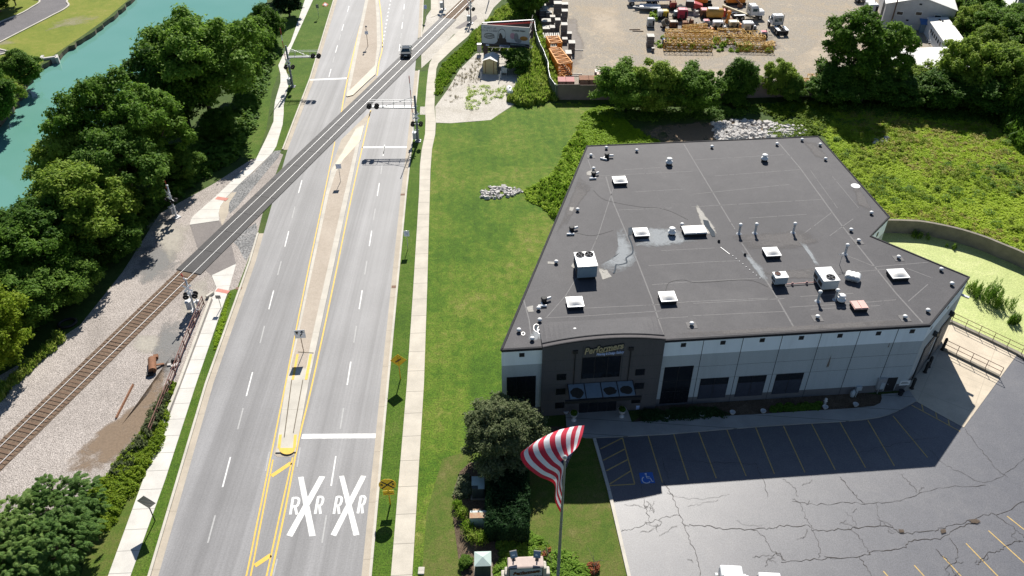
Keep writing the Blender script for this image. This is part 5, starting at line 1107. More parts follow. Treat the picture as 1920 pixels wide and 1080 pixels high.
growth('meadow_weeds', mead, 900, 70, 0.6, 0.6, 0.14, M['leafF'], 52, 'taller fresh green clumps in the meadow behind the pond wall', thr=0.0)
growth('meadow_weeds', mead, 1100, 50, 0.6, 0.4, 0.15, M['weedC'], 53, 'brownish dry clumps in the meadow behind the pond wall', thr=0.05, nscale=0.09)
growth('meadow_weeds', mead, 300, 90, 0.8, 0.8, 0.15, M['leafB'], 54, 'dark green bushy clumps in the meadow behind the pond wall', thr=0.08, nscale=0.15)
M['meadow'] = layered('meadow_ground', [(0.3, (0.07, 0.12, 0.01)), (0.5, (0.13, 0.20, 0.012)), (0.7, (0.20, 0.22, 0.03))], 0.1, 0.9, 6, bmp=0.5, fs=0.6)
sheet('meadow', mead, 0.006, M['meadow'])
b1 = GP([(1330, 225), (1345, 205), (1500, 195), (1560, 205), (1545, 250), (1440, 268), (1330, 275)]); growth('bank_weeds', b1, 600, 50, 0.6, 0.5, 0.17, M['leafF'], 55, 'green weeds around the dry patch behind the roof', thr=-0.1)
lime = GP([(1095, 275), (1085, 240), (1095, 210), (1130, 197), (1165, 205), (1180, 235), (1240, 268), (1180, 285), (1105, 290)]); growth('lime_weeds', lime, 1000, 46, 0.45, 0.25, 0.15, M['weedB'], 56, 'bright lime green weed bed behind the left roof corner')
strip = GP([(1103, 275), (1085, 250), (1060, 280), (1050, 310), (1035, 330), (1008, 345), (985, 358), (990, 375), (1020, 390), (1040, 408), (1062, 350), (1085, 310)]); growth('bank_weeds', strip, 900, 46, 0.45, 0.4, 0.15, M['weedA'], 57, 'ragged weeds between the mown lawn and the left building wall'); growth('bank_weeds', strip, 160, 46, 0.5, 0.7, 0.15, M['tallgrass'], 58, 'tall pale grass along the left building wall', upright=1, aspect=4)
up_ = GP([(940, 20), (965, 12), (1000, 30), (1012, 60), (1045, 150), (1046, 188), (990, 200), (950, 190), (975, 160), (985, 140), (975, 120), (960, 100), (900, 90), (890, 70)]); growth('tall_grass', up_, 1900, 34, 0.5, 1.1, 0.24, M['tallgrass'], 59, 'tall grass between the billboard and the yard fence', upright=1, aspect=4.5); growth('tall_grass', up_, 500, 60, 0.7, 0.7, 0.17, M['leafF'], 60, 'leafy green weeds between the billboard and the yard fence')
vst = GP([(890, 62), (915, 40), (925, 80), (890, 98), (855, 130), (832, 165), (820, 185), (818, 180), (820, 150), (830, 122), (868, 88)]); growth('verge_weeds', vst, 700, 30, 0.4, 0.35, 0.15, M['tallgrass'], 61, 'green weeds along the path beside the gravel pad', upright=1, aspect=3.5)
gp_ = GP([(822, 200), (850, 150), (880, 110), (905, 110), (900, 150), (860, 190)]); growth('pad_weeds', gp_, 170, 8, 0.35, 0.22, 0.08, M['drystalk'], 62, 'thin dry weeds growing through the gravel pad', upright=1, aspect=4, thr=-0.05); growth('pad_weeds', GP([(880, 160), (960, 165), (1000, 190), (1090, 195), (1080, 200), (960, 195), (900, 195), (900, 205), (880, 210), (870, 200)]), 150, 26, 0.4, 0.3, 0.11, M['weedA'], 63, 'low weeds at the lower edge of the gravel pad', thr=-0.1)
reedp = GP([(1880, 205), (1905, 170), (1960, 190), (1990, 300), (1930, 300), (1900, 275), (1880, 250)]); growth('reeds', reedp, 1100, 40, 0.45, 2.2, 0.22, M['reed'], 64, 'dense tall green reeds at the right border', 'reeds', upright=1, aspect=7)
for i, (u, v, rr_, n, h) in enumerate(((1728, 444, 1.3, 14, 0.9), (1825, 545, 1.2, 22, 1.6), (1850, 560, 1.8, 42, 1.9), (1880, 575, 1.3, 24, 1.8), (1898, 605, 0.7, 20, 1.7), (1782, 465, 0.7, 5, 0.7))):
    x, y = G(u, v, -1.35); pl = [(x + rr_ * math.cos(t), y + 0.7 * rr_ * math.sin(t)) for t in [k * math.pi / 5 for k in range(10)]]
    lab = ['thin reed clump against the curved pond wall', 'leftmost clump of the reeds standing in the middle of the pond', 'largest reed clump in the middle of the pond', 'right part of the reeds in the middle of the pond', 'small lone reed clump near the pond railing', 'few bare stems in the open algae'][i]
    o = growth('reed_clump', pl, n, 22, 0.22, h, 0.075, M['reed'], 70 + i, lab, 'reeds', upright=1, aspect=9); o.location.z = -1.4
# weeds and shrubs beside the left pavement, gravel edges
growth('verge_weeds', GP([(165, 930), (205, 890), (262, 825), (300, 755), (322, 715), (330, 722), (300, 835), (262, 900), (210, 985), (170, 1010), (150, 970)]), 520, 90, 0.42, 0.6, 0.11, M['leafF'], 80, 'leafy weeds between the railway gravel and the left pavement'); growth('verge_weeds', GP([(200, 900), (262, 825), (300, 755), (320, 720), (300, 800), (240, 890)]), 160, 90, 0.5, 0.9, 0.11, M['leafD'], 81, 'grey green weeds behind the rusty railing', upright=1, aspect=3)
growth('verge_weeds', GP([(-10, 740), (70, 670), (110, 625), (120, 640), (60, 690), (-10, 760)]), 90, 40, 0.4, 0.5, 0.2, M['tallgrass'], 82, 'grass tufts at the shady edge of the railway gravel', upright=1, aspect=4)
growth('verge_weeds', GP([(404, 640), (417, 590), (430, 556), (434, 548), (420, 600), (402, 660)]), 110, 40, 0.22, 0.14, 0.1, M['weedB'], 83, 'bright weeds along the kerb of the left pavement')
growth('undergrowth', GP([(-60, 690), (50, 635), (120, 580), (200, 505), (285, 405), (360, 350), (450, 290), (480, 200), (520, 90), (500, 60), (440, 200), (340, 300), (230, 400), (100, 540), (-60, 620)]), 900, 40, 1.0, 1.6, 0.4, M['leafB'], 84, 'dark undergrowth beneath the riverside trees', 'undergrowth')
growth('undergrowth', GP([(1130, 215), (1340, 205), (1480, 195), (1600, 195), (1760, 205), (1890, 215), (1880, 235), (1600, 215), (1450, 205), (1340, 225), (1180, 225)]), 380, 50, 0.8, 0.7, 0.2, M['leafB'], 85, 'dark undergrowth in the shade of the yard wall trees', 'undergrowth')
growth('undergrowth', GP([(1790, -20), (1850, 0), (1900, 40), (1990, 60), (1990, 200), (1900, 175), (1800, 90)]), 800, 40, 1.0, 1.5, 0.36, M['leafA'], 86, 'green undergrowth between the trees of the wood', 'undergrowth')
growth('yard_weeds', GP([(1225, 75), (1250, 70), (1330, 92), (1335, 70), (1375, 75), (1450, 90), (1440, 100), (1320, 95), (1230, 90)]), 60, 36, 0.5, 0.6, 0.25, M['weedB'], 87, 'yellow green weeds growing through the lattice girders'); growth('yard_weeds', GP([(1218, 25), (1232, 25), (1234, 40), (1218, 38)]), 26, 36, 0.4, 0.9, 0.2, M['weedB'], 88, 'weeds beside the yellow compressor')
# rocks and dry litter behind the roof, stones in the lawn
def stones(name, poly, n, r, mat, seed, label, cat='rubble'):
    x, y = scatter(poly, n, seed); rn = random.Random(seed); b = MB()
    for a, c in zip(x, y): k = r * rn.uniform(0.4, 1.4); b.obox((a, c, k * 0.25), (k * rn.uniform(0.8, 1.7), k * rn.uniform(0.7, 1.2), k * 0.8), rn.uniform(0, 3), 0, rn.uniform(-0.4, 0.4), rn.uniform(-0.4, 0.4), taper=rn.uniform(0.5, 0.85))
    o = b.build(name, mat, kind='stuff'); return tag(o, label, cat)
M['stone'] = pm('pale_stone', (0.46, 0.44, 0.42), 0.9, 0.2, 1.5, fine=0.3)
stones('rubble', GP([(1335, 232), (1370, 226), (1440, 232), (1510, 240), (1512, 256), (1440, 262), (1345, 268)]), 480, 0.55, M['stone'], 91, 'white rubble and litter behind the back edge of the roof'); stones('rubble', GP([(900, 360), (915, 350), (960, 352), (985, 360), (960, 368), (930, 375), (903, 372)]), 130, 0.4, M['stone'], 92, 'pale stones around the drain in the lawn'); stones('rubble', GP([(1640, 263), (1662, 260), (1662, 270), (1640, 270)]), 40, 0.5, M['stone'], 93, 'pale stones showing through the meadow')
patch('dry_patch', GP([(1160, 245), (1190, 230), (1340, 222), (1400, 215), (1530, 235), (1520, 265), (1400, 275), (1250, 280), (1180, 262)]), 0.03, M['dirtstain'])
patch('mud_patch', GP([(1895, 260), (1925, 255), (1935, 300), (1905, 300)]), 0.03, M['dirtstain'])
# mulch beds with planting
bed = GP([(848, 960), (852, 915), (862, 885), (880, 868), (935, 860), (1000, 850), (1020, 800), (1060, 800), (1050, 840), (990, 870), (985, 1000), (1010, 1030), (1010, 1090), (868, 1090), (860, 1050)])
sheet('mulch_bed', bed, 0.030, M['mulch'])
sheet('mulch_bed', GP([(1184, 793), (1300, 785), (1440, 777), (1520, 772), (1600, 767), (1638, 763), (1650, 757), (1653, 748), (1652, 741)]) + [tuple((B0 + bu * 38 - bt * 0.0)[:2]), tuple((B0 + bu * 15.9)[:2])], 0.035, M['mulch'])
growth('bed_plants', GP([(855, 930), (862, 900), (878, 895), (882, 930), (868, 938)]), 50, 60, 0.28, 0.45, 0.12, M['leafD'], 95, 'low grey green plants in the mulch bed beside the lawn'); growth('bed_plants', GP([(1210, 775), (1330, 768), (1360, 780), (1300, 784), (1200, 790)]), 120, 70, 0.45, 0.5, 0.12, M['leafE'], 96, 'dark green plants in the bed under the tall front window'); growth('bed_plants', GP([(1455, 762), (1540, 757), (1530, 768), (1440, 772)]), 60, 70, 0.4, 0.4, 0.12, M['leafB'], 97, 'green plants in the bed left of the side door')
growth('ground_juniper', GP([(935, 1010), (985, 1000), (1040, 1030), (1080, 1050), (1120, 1090), (930, 1090)]), 190, 70, 0.42, 0.4, 0.13, M['leafA'], 98, 'low juniper and flowers around the roadside sign', 'shrubs')
def grassclump(u, v, r, h, label, mat='tallgrass', n=260, z=0):
    g = rng(int(u * 7 + v)); d = unit(g, n); d[:, 2] = np.abs(d[:, 2]) + 0.25; d /= np.linalg.norm(d, axis=1, keepdims=True); x, y = G(u, v)
    t = g.uniform(0.2, 1.0, n)[:, None]; P = d * t * np.array([r, r, h]) * 1.0; P[:, 2] += 0.05; N = d * np.array([1, 1, -0.2]) + unit(g, n) * 0.4
    me = leaf_mesh('grass_clump', P, N, 0.06 * g.uniform(0.7, 1.5, n), M[mat], 7, 3, d + np.array([0, 0, 0.2]))
    o = obj('grass_clump', me, None, None, (x, y, 0.03)); return tag(o, label, 'ornamental grass', 'ornamental grass clumps in the mulch bed')
for i, (u, v, r, h) in enumerate(((866, 968, 0.8, 1.0), (858, 952, 0.6, 0.8), (886, 1010, 1.0, 1.1), (902, 1015, 0.9, 1.0), (878, 995, 0.9, 1.0))):
    grassclump(u, v, r, h, ['yellowish grass clump at the lawn edge of the mulch bed', 'small pale grass clump highest in the mulch bed', 'largest grass clump in front of the rusty cabinet', 'grass clump between the rusty cabinet and the pale pyramid roofed cabinet', 'grass clump left of the rusty cabinet'][i], n=420)
for u, v, r, h, k, lb in ((872, 1058, 0.55, 0.7, 'shrubd', 'small dark bush left of the pyramid roofed cabinet'), (1022, 1035, 0.5, 0.4, 'shrub', 'bright green bush at the edge of the lawn by the flagpole')):
    tree(k, (u, v), h, r, lb, 'shrub', name='shrub')
M['leafR'] = leaf_mat('leaf_rust_red', (0.16, 0.04, 0.015), (0.30, 0.09, 0.04), (0.42, 0.16, 0.08), 0.6, 0.2)
V['red'] = (leaf_mesh('crown_red', *(lambda q: (q[0], q[1], 0.1 * np.ones(len(q[0]))))(crown_points(41, 0.6, 0.7, 0, 16, 60, 0.22)), M['leafR'], 1.6, 4), V['shrub'][1], 0.6, 0.7)
for u, v, lb in ((1027, 1042, 'rust red flowering bush between the right floodlight and the flagpole'), (1112, 1068, 'rust red bush by the lower border right of the flagpole')): tree('red', (u, v), 0.5, 0.5, lb, 'shrub', name='shrub')
# clipped evergreen hedge between the cabinets and the grass
g = rng(77); n = 15000; hx0, hx1, hy0, hy1, hh = -1.75, 1.6, -3.3, 3.4, 2.1
f = g.integers(0, 5, n); P = np.stack([g.uniform(hx0, hx1, n), g.uniform(hy0, hy1, n), g.uniform(0.05, hh, n)], 1)
P[f == 0, 2] = hh; P[f == 4, 2] = hh; P[f == 1, 1] = hy0; P[f == 2, 0] = hx0; P[f == 3, 0] = hx1
P += unit(g, n) * 0.22 + np.stack([np.sin(P[:, 1] * 3) * 0.12, np.sin(P[:, 0] * 4) * 0.12, np.sin(P[:, 0] * 3.3 + P[:, 1] * 2.6) * 0.12], 1)
N = np.zeros((n, 3)); N[:, 2] = 0.6; N[f == 1, 1] = -1; N[f == 2, 0] = -1; N[f == 3, 0] = 1; N += unit(g, n) * 0.8
hx, hy = G(953, 955)
hd = thing('clipped_hedge', 'dark clipped evergreen hedge between the utility cabinets and the small lawn', 'hedge', (hx, hy, 0))
obj('foliage', leaf_mesh('foliage', P, N, 0.15 * g.uniform(0.6, 1.4, n), M['leafE'], 2.0, 5), None, hd)
b = MB()
for k in range(6): b.cyl((rn.uniform(-1.2, 1.2), rn.uniform(-2.8, 2.8), 0), (rn.uniform(-1.2, 1.2), rn.uniform(-2.8, 2.8), 1.8), 0.06, 0.03)
b.build('stems', M['bark'], hd)
# ---------------- railway crossing signals ----------------
M['sigpole'] = pm('signal_pole_metal', (0.22, 0.23, 0.245), 0.5, 0.1, 3, metal=0.4)
M['silver'] = pm('silver_paint', (0.55, 0.56, 0.58), 0.45, 0.1, 3, metal=0.3)
M['lens'] = pm('dark_red_lens', (0.10, 0.012, 0.012), 0.25, 0.1, 3)
M['redstripe'] = pm('red_stripe', (0.50, 0.05, 0.04), 0.5, 0.1, 3)
M['white_sign'] = pm('white_sign_sheet', (0.88, 0.89, 0.93), 0.5, 0.05, 3)
M['black_sign'] = pm('black_sign_ink', (0.015, 0.015, 0.017), 0.5, 0.05, 3)
M['yellow_sign'] = pm('yellow_sign_sheet', (0.95, 0.58, 0.02), 0.5, 0.06, 3)
M['yellow_post'] = pm('yellow_post_paint', (0.72, 0.40, 0.02), 0.5, 0.08, 3)
M['signback'] = pm('aluminium_sign_back', (0.26, 0.25, 0.245), 0.5, 0.1, 2, metal=0.3)
def flasher(parent, x, z, y=-0.25, both=True, r=0.34):
    b = MB(); b.cyl((x, y, z), (x, y - 0.05, z), r, r, 16, 0); b.cyl((x, y - 0.05, z), (x, y - 0.22, z), 0.14, 0.17, 12, 0); b.cyl((x, y - 0.052, z), (x, y - 0.07, z), 0.13, 0.13, 12, 1)
    b.lathe([(0.17, 0), (0.17, 0.26)], (x, y - 0.05, z), 12, 0, axis=(0, -1, 0))
    if both:
        b.cyl((x, -y, z), (x, -y + 0.05, z), r, r, 16, 0); b.lathe([(0.17, 0), (0.17, 0.26)], (x, -y + 0.05, z), 12, 0, axis=(0, 1, 0)); b.cyl((x, y, z), (x, -y, z), 0.06, 0.06, 6, 0)
    return b.build('flashing_light', [M['black'], M['lens']], parent)
def crossing_signal(base, h, label, lights, arm=None, arm_z=None, arm_lights=(), gate=None, rz=0.0, r=0.2, mat='sigpole', crossbuck=None, bungalow=True):
    x, y = G(*base); t = thing('crossing_signal', label, 'railway signal', (x, y, 0), rz, 'railway crossing signals')
    b = MB(); b.lathe([(r * 2.2, 0), (r * 2.2, 0.12), (r * 1.25, 0.3), (r, 0.5), (r * 0.8, h), (0, h + 0.05)], n=12); b.box(-0.45, 0.45, -0.45, 0.45, -0.1, 0.14)
    for k in range(2, int(h)): b.box(-r * 1.5, r * 1.5, -0.04, 0.04, k - 0.04, k + 0.04)
    b.build('mast', M[mat], t)
    if bungalow:
        b = MB(); b.box(-0.75, -0.2, -0.35, 0.35, 0.5, 1.55); b.box(-0.8, -0.15, -0.4, 0.4, 1.55, 1.62); b.build('gate_mechanism', M['acblue'] if mat == 'sigpole' else M['silver'], t)
    for z, dx in lights:
        b = MB(); b.box(-dx - 0.1, dx + 0.1, -0.06, 0.06, z - 0.05, z + 0.05); b.build('light_bracket', M[mat], t)
        for s in (-1, 1): flasher(t, s * dx, z)
    if crossbuck:
        z = crossbuck; b = MB()
        for s in (-1, 1): b.obox((0, -0.27 - 0.012 * (s > 0), z), (1.25, 0.02, 0.22), 0, 0, s * R(45))
        b.build('crossbuck', M['white_sign'], t); b = MB(); b.box(-0.22, 0.22, -0.3, -0.24, z - 0.85, z - 0.55); b.build('track_count_plate', M['white_sign'], t)
        b = MB(); b.lathe([(0.16, 0), (0.18, 0.1), (0.05, 0.18), (0, 0.19)], (0, 0, h), 10); b.build('bell', M[mat], t)
    if arm:
        s = 1 if arm > 0 else -1; b = MB(); L = abs(arm)
        b.bar((0, 0, arm_z), (arm, 0, arm_z + 0.12), 0.17, 0, 0.2); b.bar((0, 0.55, arm_z), (arm, 0.55, arm_z + 0.12), 0.12)
        for k in range(1, 5): xx = arm * k / 4.3; b.bar((xx, 0, arm_z + 0.1), (xx, 0.55, arm_z + 0.1), 0.07)
        for yy in (-0.05, 0.6):
            b.bar((0, yy, arm_z + 1.05), (arm, yy, arm_z + 1.1), 0.05)
            for k in range(1, 5): xx = arm * k / 4.3; b.bar((xx, yy, arm_z + 0.1), (xx, yy, arm_z + 1.08), 0.05)
        b.bar((0, 0, arm_z + 1.9), (arm * 0.7, 0, arm_z + 0.2), 0.05)
        b.build('cantilever_arm', M['silver'] if mat != 'sigpole' else M['galv'], t)
        for xx in arm_lights: flasher(t, xx, arm_z - 0.05 + 0.35, r=0.38)
    if gate:
        gx, gy, L, lean = gate
        b = MB(); n = 8; p0 = Vector((gx, gy, 1.2)); d = Vector((math.sin(lean[0]), math.sin(lean[1]), 1)).normalized()
        b.bar((0, 0, 1.2), p0, 0.16)
        for k in range(n): b.bar(p0 + d * L * k / n, p0 + d * L * (k + 1) / n, 0.11, k % 2, 0.05)
        for k in (0.5, 0.75, 0.97): b.obox(p0 + d * L * k + Vector((0, -0.06, 0)), (0.14, 0.1, 0.14), 0, 1)
        b.build('gate_arm', [M['white_sign'], M['redstripe']], t)
        b = MB(); b.box(gx - 0.2, gx + 0.2, gy - 0.15, gy + 0.15, 0.55, 1.35); b.build('counterweight', M[mat], t)
    return t
crossing_signal((784, 265), 7.6, 'tall dark crossing signal with a lattice arm reaching left over the right carriageway', [(3.0, 0.62)], arm=-7.2, arm_z=5.7, arm_lights=(-7.1, -5.95), gate=(-0.55, 0.35, 9.6, (-0.01, 0.0)), crossbuck=4.5)
crossing_signal((549, 163), 7.4, 'tall dark crossing signal with an arm reaching right over the left carriageway', [(3.7, 0.6)], arm=5.5, arm_z=5.4, arm_lights=(5.4, 4.4), gate=(-0.5, 0.3, 9.3, (0.0, 0.0)), crossbuck=4.9)
crossing_signal((331, 408), 5.0, 'silver crossing mast standing at the dark edge of the riverside trees', [(2.9, 0.55)], gate=(-0.6, 0.2, 4.4, (0.02, 0.0)), rz=R(-35), r=0.13, mat='silver', crossbuck=4.0)
crossing_signal((366, 583), 4.6, 'silver crossing mast with white crossbuck beside the track end of the crossing', [(2.35, 0.5)], gate=(0.5, 0.2, 4.3, (-0.2, 0.0)), rz=R(12), r=0.13, mat='silver', crossbuck=3.6)
crossing_signal((883, 44), 4.6, 'dark crossing mast at the upper end of the crossing beside the white path', [(3.0, 0.6)], gate=(-0.4, 0.2, 4.2, (-0.05, 0.0)), rz=R(-10), r=0.14, mat='sigpole', crossbuck=4.0)
crossing_signal((832, 18), 4.4, 'far dark crossing mast at the upper border left of the track', [(3.0, 0.55)], rz=R(15), r=0.13, crossbuck=3.9, bungalow=True)
# ---------------- road signs ----------------
def post_sign(name, base, h, label, build_face, post='galv', rz=0.0, pr=0.04, cat='road sign', group='road signs'):
    x, y = G(*base); t = thing(name, label, cat, (x, y, 0.1 if False else 0), rz, group)
    b = MB(); b.cyl((0, 0, -0.2), (0, 0, h), pr, pr, 8); b.build('post', M[post], t)
    build_face(t, h); return t
def plate(t, poly, mat, y0, th=0.02, name='sign_plate', z=0.0, parent=None):
    """flat plate from (x, z) outline, facing -y"""
    b = MB(); n = len(poly); vs = [(px_, y0, pz_ + z) for px_, pz_ in poly] + [(px_, y0 + th, pz_ + z) for px_, pz_ in poly]
    b.add(vs, [tuple(range(n)), tuple(range(n, 2 * n))[::-1]] + [(i, n + i, n + (i + 1) % n, (i + 1) % n) for i in range(n)])
    return b.build(name, M[mat], parent or t)
def bars(parent, segs, w, mat, y, name='symbol'):
    b = MB()
    for (x0, z0), (x1, z1) in segs: b.bar((x0, y, z0), (x1, y, z1), w, 0, 0.006) if False else b.bar((x0, y, z0), (x1, y, z1), 0.008, 0, w)
    return b.build(name, M[mat], parent)
def diamond(r): return [(0, -r), (r, 0), (0, r), (-r, 0)]
def f_diamond(t, h):
    p = plate(t, diamond(0.86), 'yellow_sign', -0.07, z=h - 0.3)
    q = plate(t, diamond(0.80), 'black_sign', -0.066 - 0.012, 0.004, 'border', h - 0.3, p); plate(t, diamond(0.77), 'yellow_sign', -0.066 - 0.020, 0.006, 'field', h - 0.3, p)
    y = -0.10; z = h - 0.3
    bars(p, [((-0.02, z - 0.48), (-0.02, z + 0.48))], 0.13, 'black_sign', y); bars(p, [((-0.32, z - 0.26), (0.30, z + 0.16)), ((-0.30, z - 0.14), (0.32, z + 0.28))], 0.09, 'rust', y - 0.006)
post_sign('warning_sign', (751, 711), 3.1, 'yellow diamond sign showing tracks across a side road, on a yellow post', f_diamond, 'yellow_post', R(4), 0.06)
def f_rxr(t, h):
    c = [(0.78 * math.cos(a), 0.78 * math.sin(a)) for a in [k * math.pi / 14 for k in range(28)]]
    z = h - 0.25; p = plate(t, c, 'yellow_sign', -0.07, z=z); bars(p, [((-0.55, z - 0.5), (0.55, z + 0.5)), ((-0.55, z + 0.5), (0.55, z - 0.5))], 0.13, 'black_sign', -0.08)
    for s in (-1, 1): text('lettering', 'R', 0.42, M['black_sign'], p, (s * 0.5, -0.085, z), (R(90), 0, 0), 0.002, bold=0.01)
    q = plate(t, [(-0.5, -0.3), (0.5, -0.3), (0.5, 0.3), (-0.5, 0.3)], 'yellow_sign', -0.07, z=z - 1.12, name='supplementary_plate')
    bars(q, [((-0.1, z - 1.04), (0.12, z - 1.04)), ((-0.45, z - 1.24), (0.45, z - 1.24))], 0.06, 'rust', -0.08)
post_sign('railroad_sign', (732, 946), 3.15, 'round yellow railroad crossing sign with black cross on a yellow post', f_rxr, 'yellow_post', R(5), 0.07)
def f_keep(t, h):
    z = h - 0.45; p = plate(t, [(-0.58, -0.58), (0.58, -0.58), (0.58, 0.58), (-0.58, 0.58)], 'white_sign', -0.07, z=z)
    bars(p, [((0.02, z - 0.42), (0.02, z - 0.2)), ((0.02, z - 0.2), (0.25, z + 0.08)), ((0.25, z + 0.08), (0.25, z + 0.25))], 0.13, 'black_sign', -0.08)
    plate(t, [(0.05, 0.2), (0.45, 0.2), (0.25, 0.48)], 'black_sign', -0.085, 0.004, 'arrow_head', z, p); plate(t, [(-0.48, 0.4), (-0.12, 0.4), (-0.3, -0.1)], 'black_sign', -0.085, 0.004, 'island_mark', z, p)
post_sign('keep_right_sign', (570, 662), 3.3, 'white square keep right sign with black arrow on the island tip', f_keep, 'railside', R(6))
def rectf(w, hh, mat, lines=(), col='bluelit'):
    def f(t, h):
        z = h - hh / 2; p = plate(t, [(-w / 2, -hh / 2), (w / 2, -hh / 2), (w / 2, hh / 2), (-w / 2, hh / 2)], mat, -0.07, z=z)
        if lines: bars(p, [((-w * 0.36, z + hh * k), (w * 0.36, z + hh * k)) for k in lines], hh * 0.11, col, -0.08)
    return f
post_sign('road_sign', (765, 467), 2.9, 'small pale rectangular sign on the grass verge of the right kerb', rectf(0.72, 0.85, 'white_sign', (0.25, 0, -0.25)), 'galv', R(4))
post_sign('road_sign', (639, 342), 3.1, 'pale square sign on the lower centre island near its cream end', rectf(0.8, 0.8, 'white_sign', (0.22, 0, -0.22)), 'galv', R(5))
def f_up(t, h):
    rectf(0.65, 0.7, 'white_sign', (0.22, 0, -0.22))(t, h - 1.0); b = MB(); b.lathe([(0.05, 0), (0.2, 0.05), (0.16, 0.3), (0, 0.34)], (0.05, 0, h - 0.3), 10); b.build('beacon', M['signback'], t)
post_sign('road_sign', (690, 88), 4.2, 'tall post with small pale sign and beacon on the upper centre island', f_up, 'railside', R(5), 0.05)
post_sign('road_sign', (598, 33), 2.8, 'small grey sign on the left verge near the upper border', rectf(0.6, 0.8, 'signback'), 'galv')
post_sign('road_sign', (799, 38), 3.2, 'pale blue sign at the upper border right of the road', rectf(0.6, 0.8, 'bluelit'), 'galv')
post_sign('road_sign', (415, 578), 2.0, 'small grey plate seen from behind on a thin post by the left pavement', rectf(0.6, 0.5, 'signback'), 'galv')
def f_back(t, h):
    plate(t, diamond(0.88), 'signback', -0.07, z=h - 0.5)
    b = MB(); b.box(-0.5, 0.5, -0.09, -0.07, h - 0.75, h - 0.7); b.box(-0.5, 0.5, -0.09, -0.07, h - 0.3, h - 0.25); b.build('brace', M['galv'], t)
post_sign('warning_sign', (291, 977), 3.3, 'grey back of a diamond sign beside the left pavement', f_back, 'metal', R(-8), 0.05)
for u, v, lb in ((691, 88, 'small dirty patch of weeds at the foot of the beacon post'),):
    pass
b = MB(); x, y = G(611, 12); b.obox((0, 0, 0.5), (1.0, 0.05, 1.0), 0, 0, R(45)); b.obox((0, -0.04, 0.5), (0.6, 0.03, 0.6), 0, 1, R(45)); b.bar((-0.5, 0.2, 0), (0.4, 0.2, 0.9), 0.05, 1); b.bar((0.5, 0.2, 0), (-0.4, 0.2, 0.9), 0.05, 1)
M['orange'] = pm('orange_sign', (0.80, 0.16, 0.03), 0.5, 0.1, 3)
t = thing('work_sign', 'orange and white folding road works sign lying on the left verge at the upper border', 'road sign', (x, y, 0.0), R(20)); b2 = b.build('folding_face', [M['orange'], M['white_sign']], t); b2.rotation_euler = (R(-62), 0, 0)
# ---------------- car on the crossing ----------------
def car(base, label, body, rz, L=4.7, W=1.85, H=1.5, plate_=True):
    x, y = G(*base); t = thing('parked_car' if False else 'car', label, 'car', (x, y, ZR), rz)
    n = [(-L / 2, .42, .80), (-L / 2 + .06, .30, .98), (-L / 2 + 1.0, .28, 1.02), (L / 2 - 1.1, .28, .96), (L / 2 - .15, .32, .78), (L / 2, .45, .62)]
    b = MB(); prof = [(y_, lo, hi) for y_, lo, hi in n]; vs = []
    for y_, lo, hi in prof:
        k = 0.90 if abs(y_) > L / 2 - 0.1 else 1.0
        vs += [(-W / 2 * k, y_, lo), (-W / 2 * k, y_, hi - 0.15), (-W / 2 * k + 0.12, y_, hi), (W / 2 * k - 0.12, y_, hi), (W / 2 * k, y_, hi - 0.15), (W / 2 * k, y_, lo)]
    fs = []
    for i in range(len(prof) - 1):
        for j in range(6): fs.append((i * 6 + j, i * 6 + (j + 1) % 6, (i + 1) * 6 + (j + 1) % 6, (i + 1) * 6 + j))
    m = 6 * (len(prof) - 1); fs += [tuple(range(6))[::-1], tuple(range(m, m + 6))]
    b.add(vs, [f[::-1] for f in fs], 0, False); bo = b.build('body', M[body], t, bevel=0.04)
    b = MB(); w0, w1 = W / 2 - 0.1, W / 2 - 0.3
    vs = [(-w0, -L / 2 + .75, .98), (w0, -L / 2 + .75, .98), (w0, L / 2 - 1.25, .96), (-w0, L / 2 - 1.25, .96), (-w1, -L / 2 + 1.35, H - .03), (w1, -L / 2 + 1.35, H - .03), (w1, L / 2 - 2.0, H - .03), (-w1, L / 2 - 2.0, H - .03)]
    b.add(vs, [(0, 1, 5, 4), (1, 2, 6, 5), (2, 3, 7, 6), (3, 0, 4, 7)]); b.build('windows', M['carglass'], t)
    b = MB(); b.add([(-w1, -L / 2 + 1.3, H - .03), (w1, -L / 2 + 1.3, H - .03), (w1, L / 2 - 1.95, H - .03), (-w1, L / 2 - 1.95, H - .03), (-w1 + .08, -L / 2 + 1.45, H + .02), (w1 - .08, -L / 2 + 1.45, H + .02), (w1 - .08, L / 2 - 2.1, H + .02), (-w1 + .08, L / 2 - 2.1, H + .02)], [(0, 1, 5, 4), (1, 2, 6, 5), (2, 3, 7, 6), (3, 0, 4, 7), (4, 5, 6, 7)]); b.build('roof', M[body], t)
    for sx in (-1, 1):
        for sy in (-L / 2 + .85, L / 2 - .85):
            b = MB(); b.cyl((sx * (W / 2 - .2), sy, .33), (sx * (W / 2 + .01), sy, .33), .33, .33, 14, 0); b.cyl((sx * (W / 2 + .005), sy, .33), (sx * (W / 2 + .02), sy, .33), .2, .2, 10, 1); b.build('wheel', [M['black'], M['galv']], t)
        b = MB(); b.box(sx * (W / 2 - .25) - .22, sx * (W / 2 - .25) + .22, -L / 2 + .01, -L / 2 + .07, .72, .88); b.build('tail_light', M['lens'], t)
        b = MB(); b.obox((sx * (W / 2 + .1), L / 2 - 1.6, 1.0), (.22, .12, .14)); b.build('wing_mirror', M[body], t)
    b = MB(); b.box(-.26, .26, -L / 2 - .012, -L / 2 + .02, .55, .68); b.build('number_plate', M['white_sign'], t)
    return t
M['carblack'] = pm('dark_car_paint', (0.022, 0.030, 0.036), 0.22, 0.05, 3, spec=0.6)
M['carglass'] = pm('car_glass', (0.05, 0.085, 0.095), 0.08, 0.1, 3, spec=0.7)
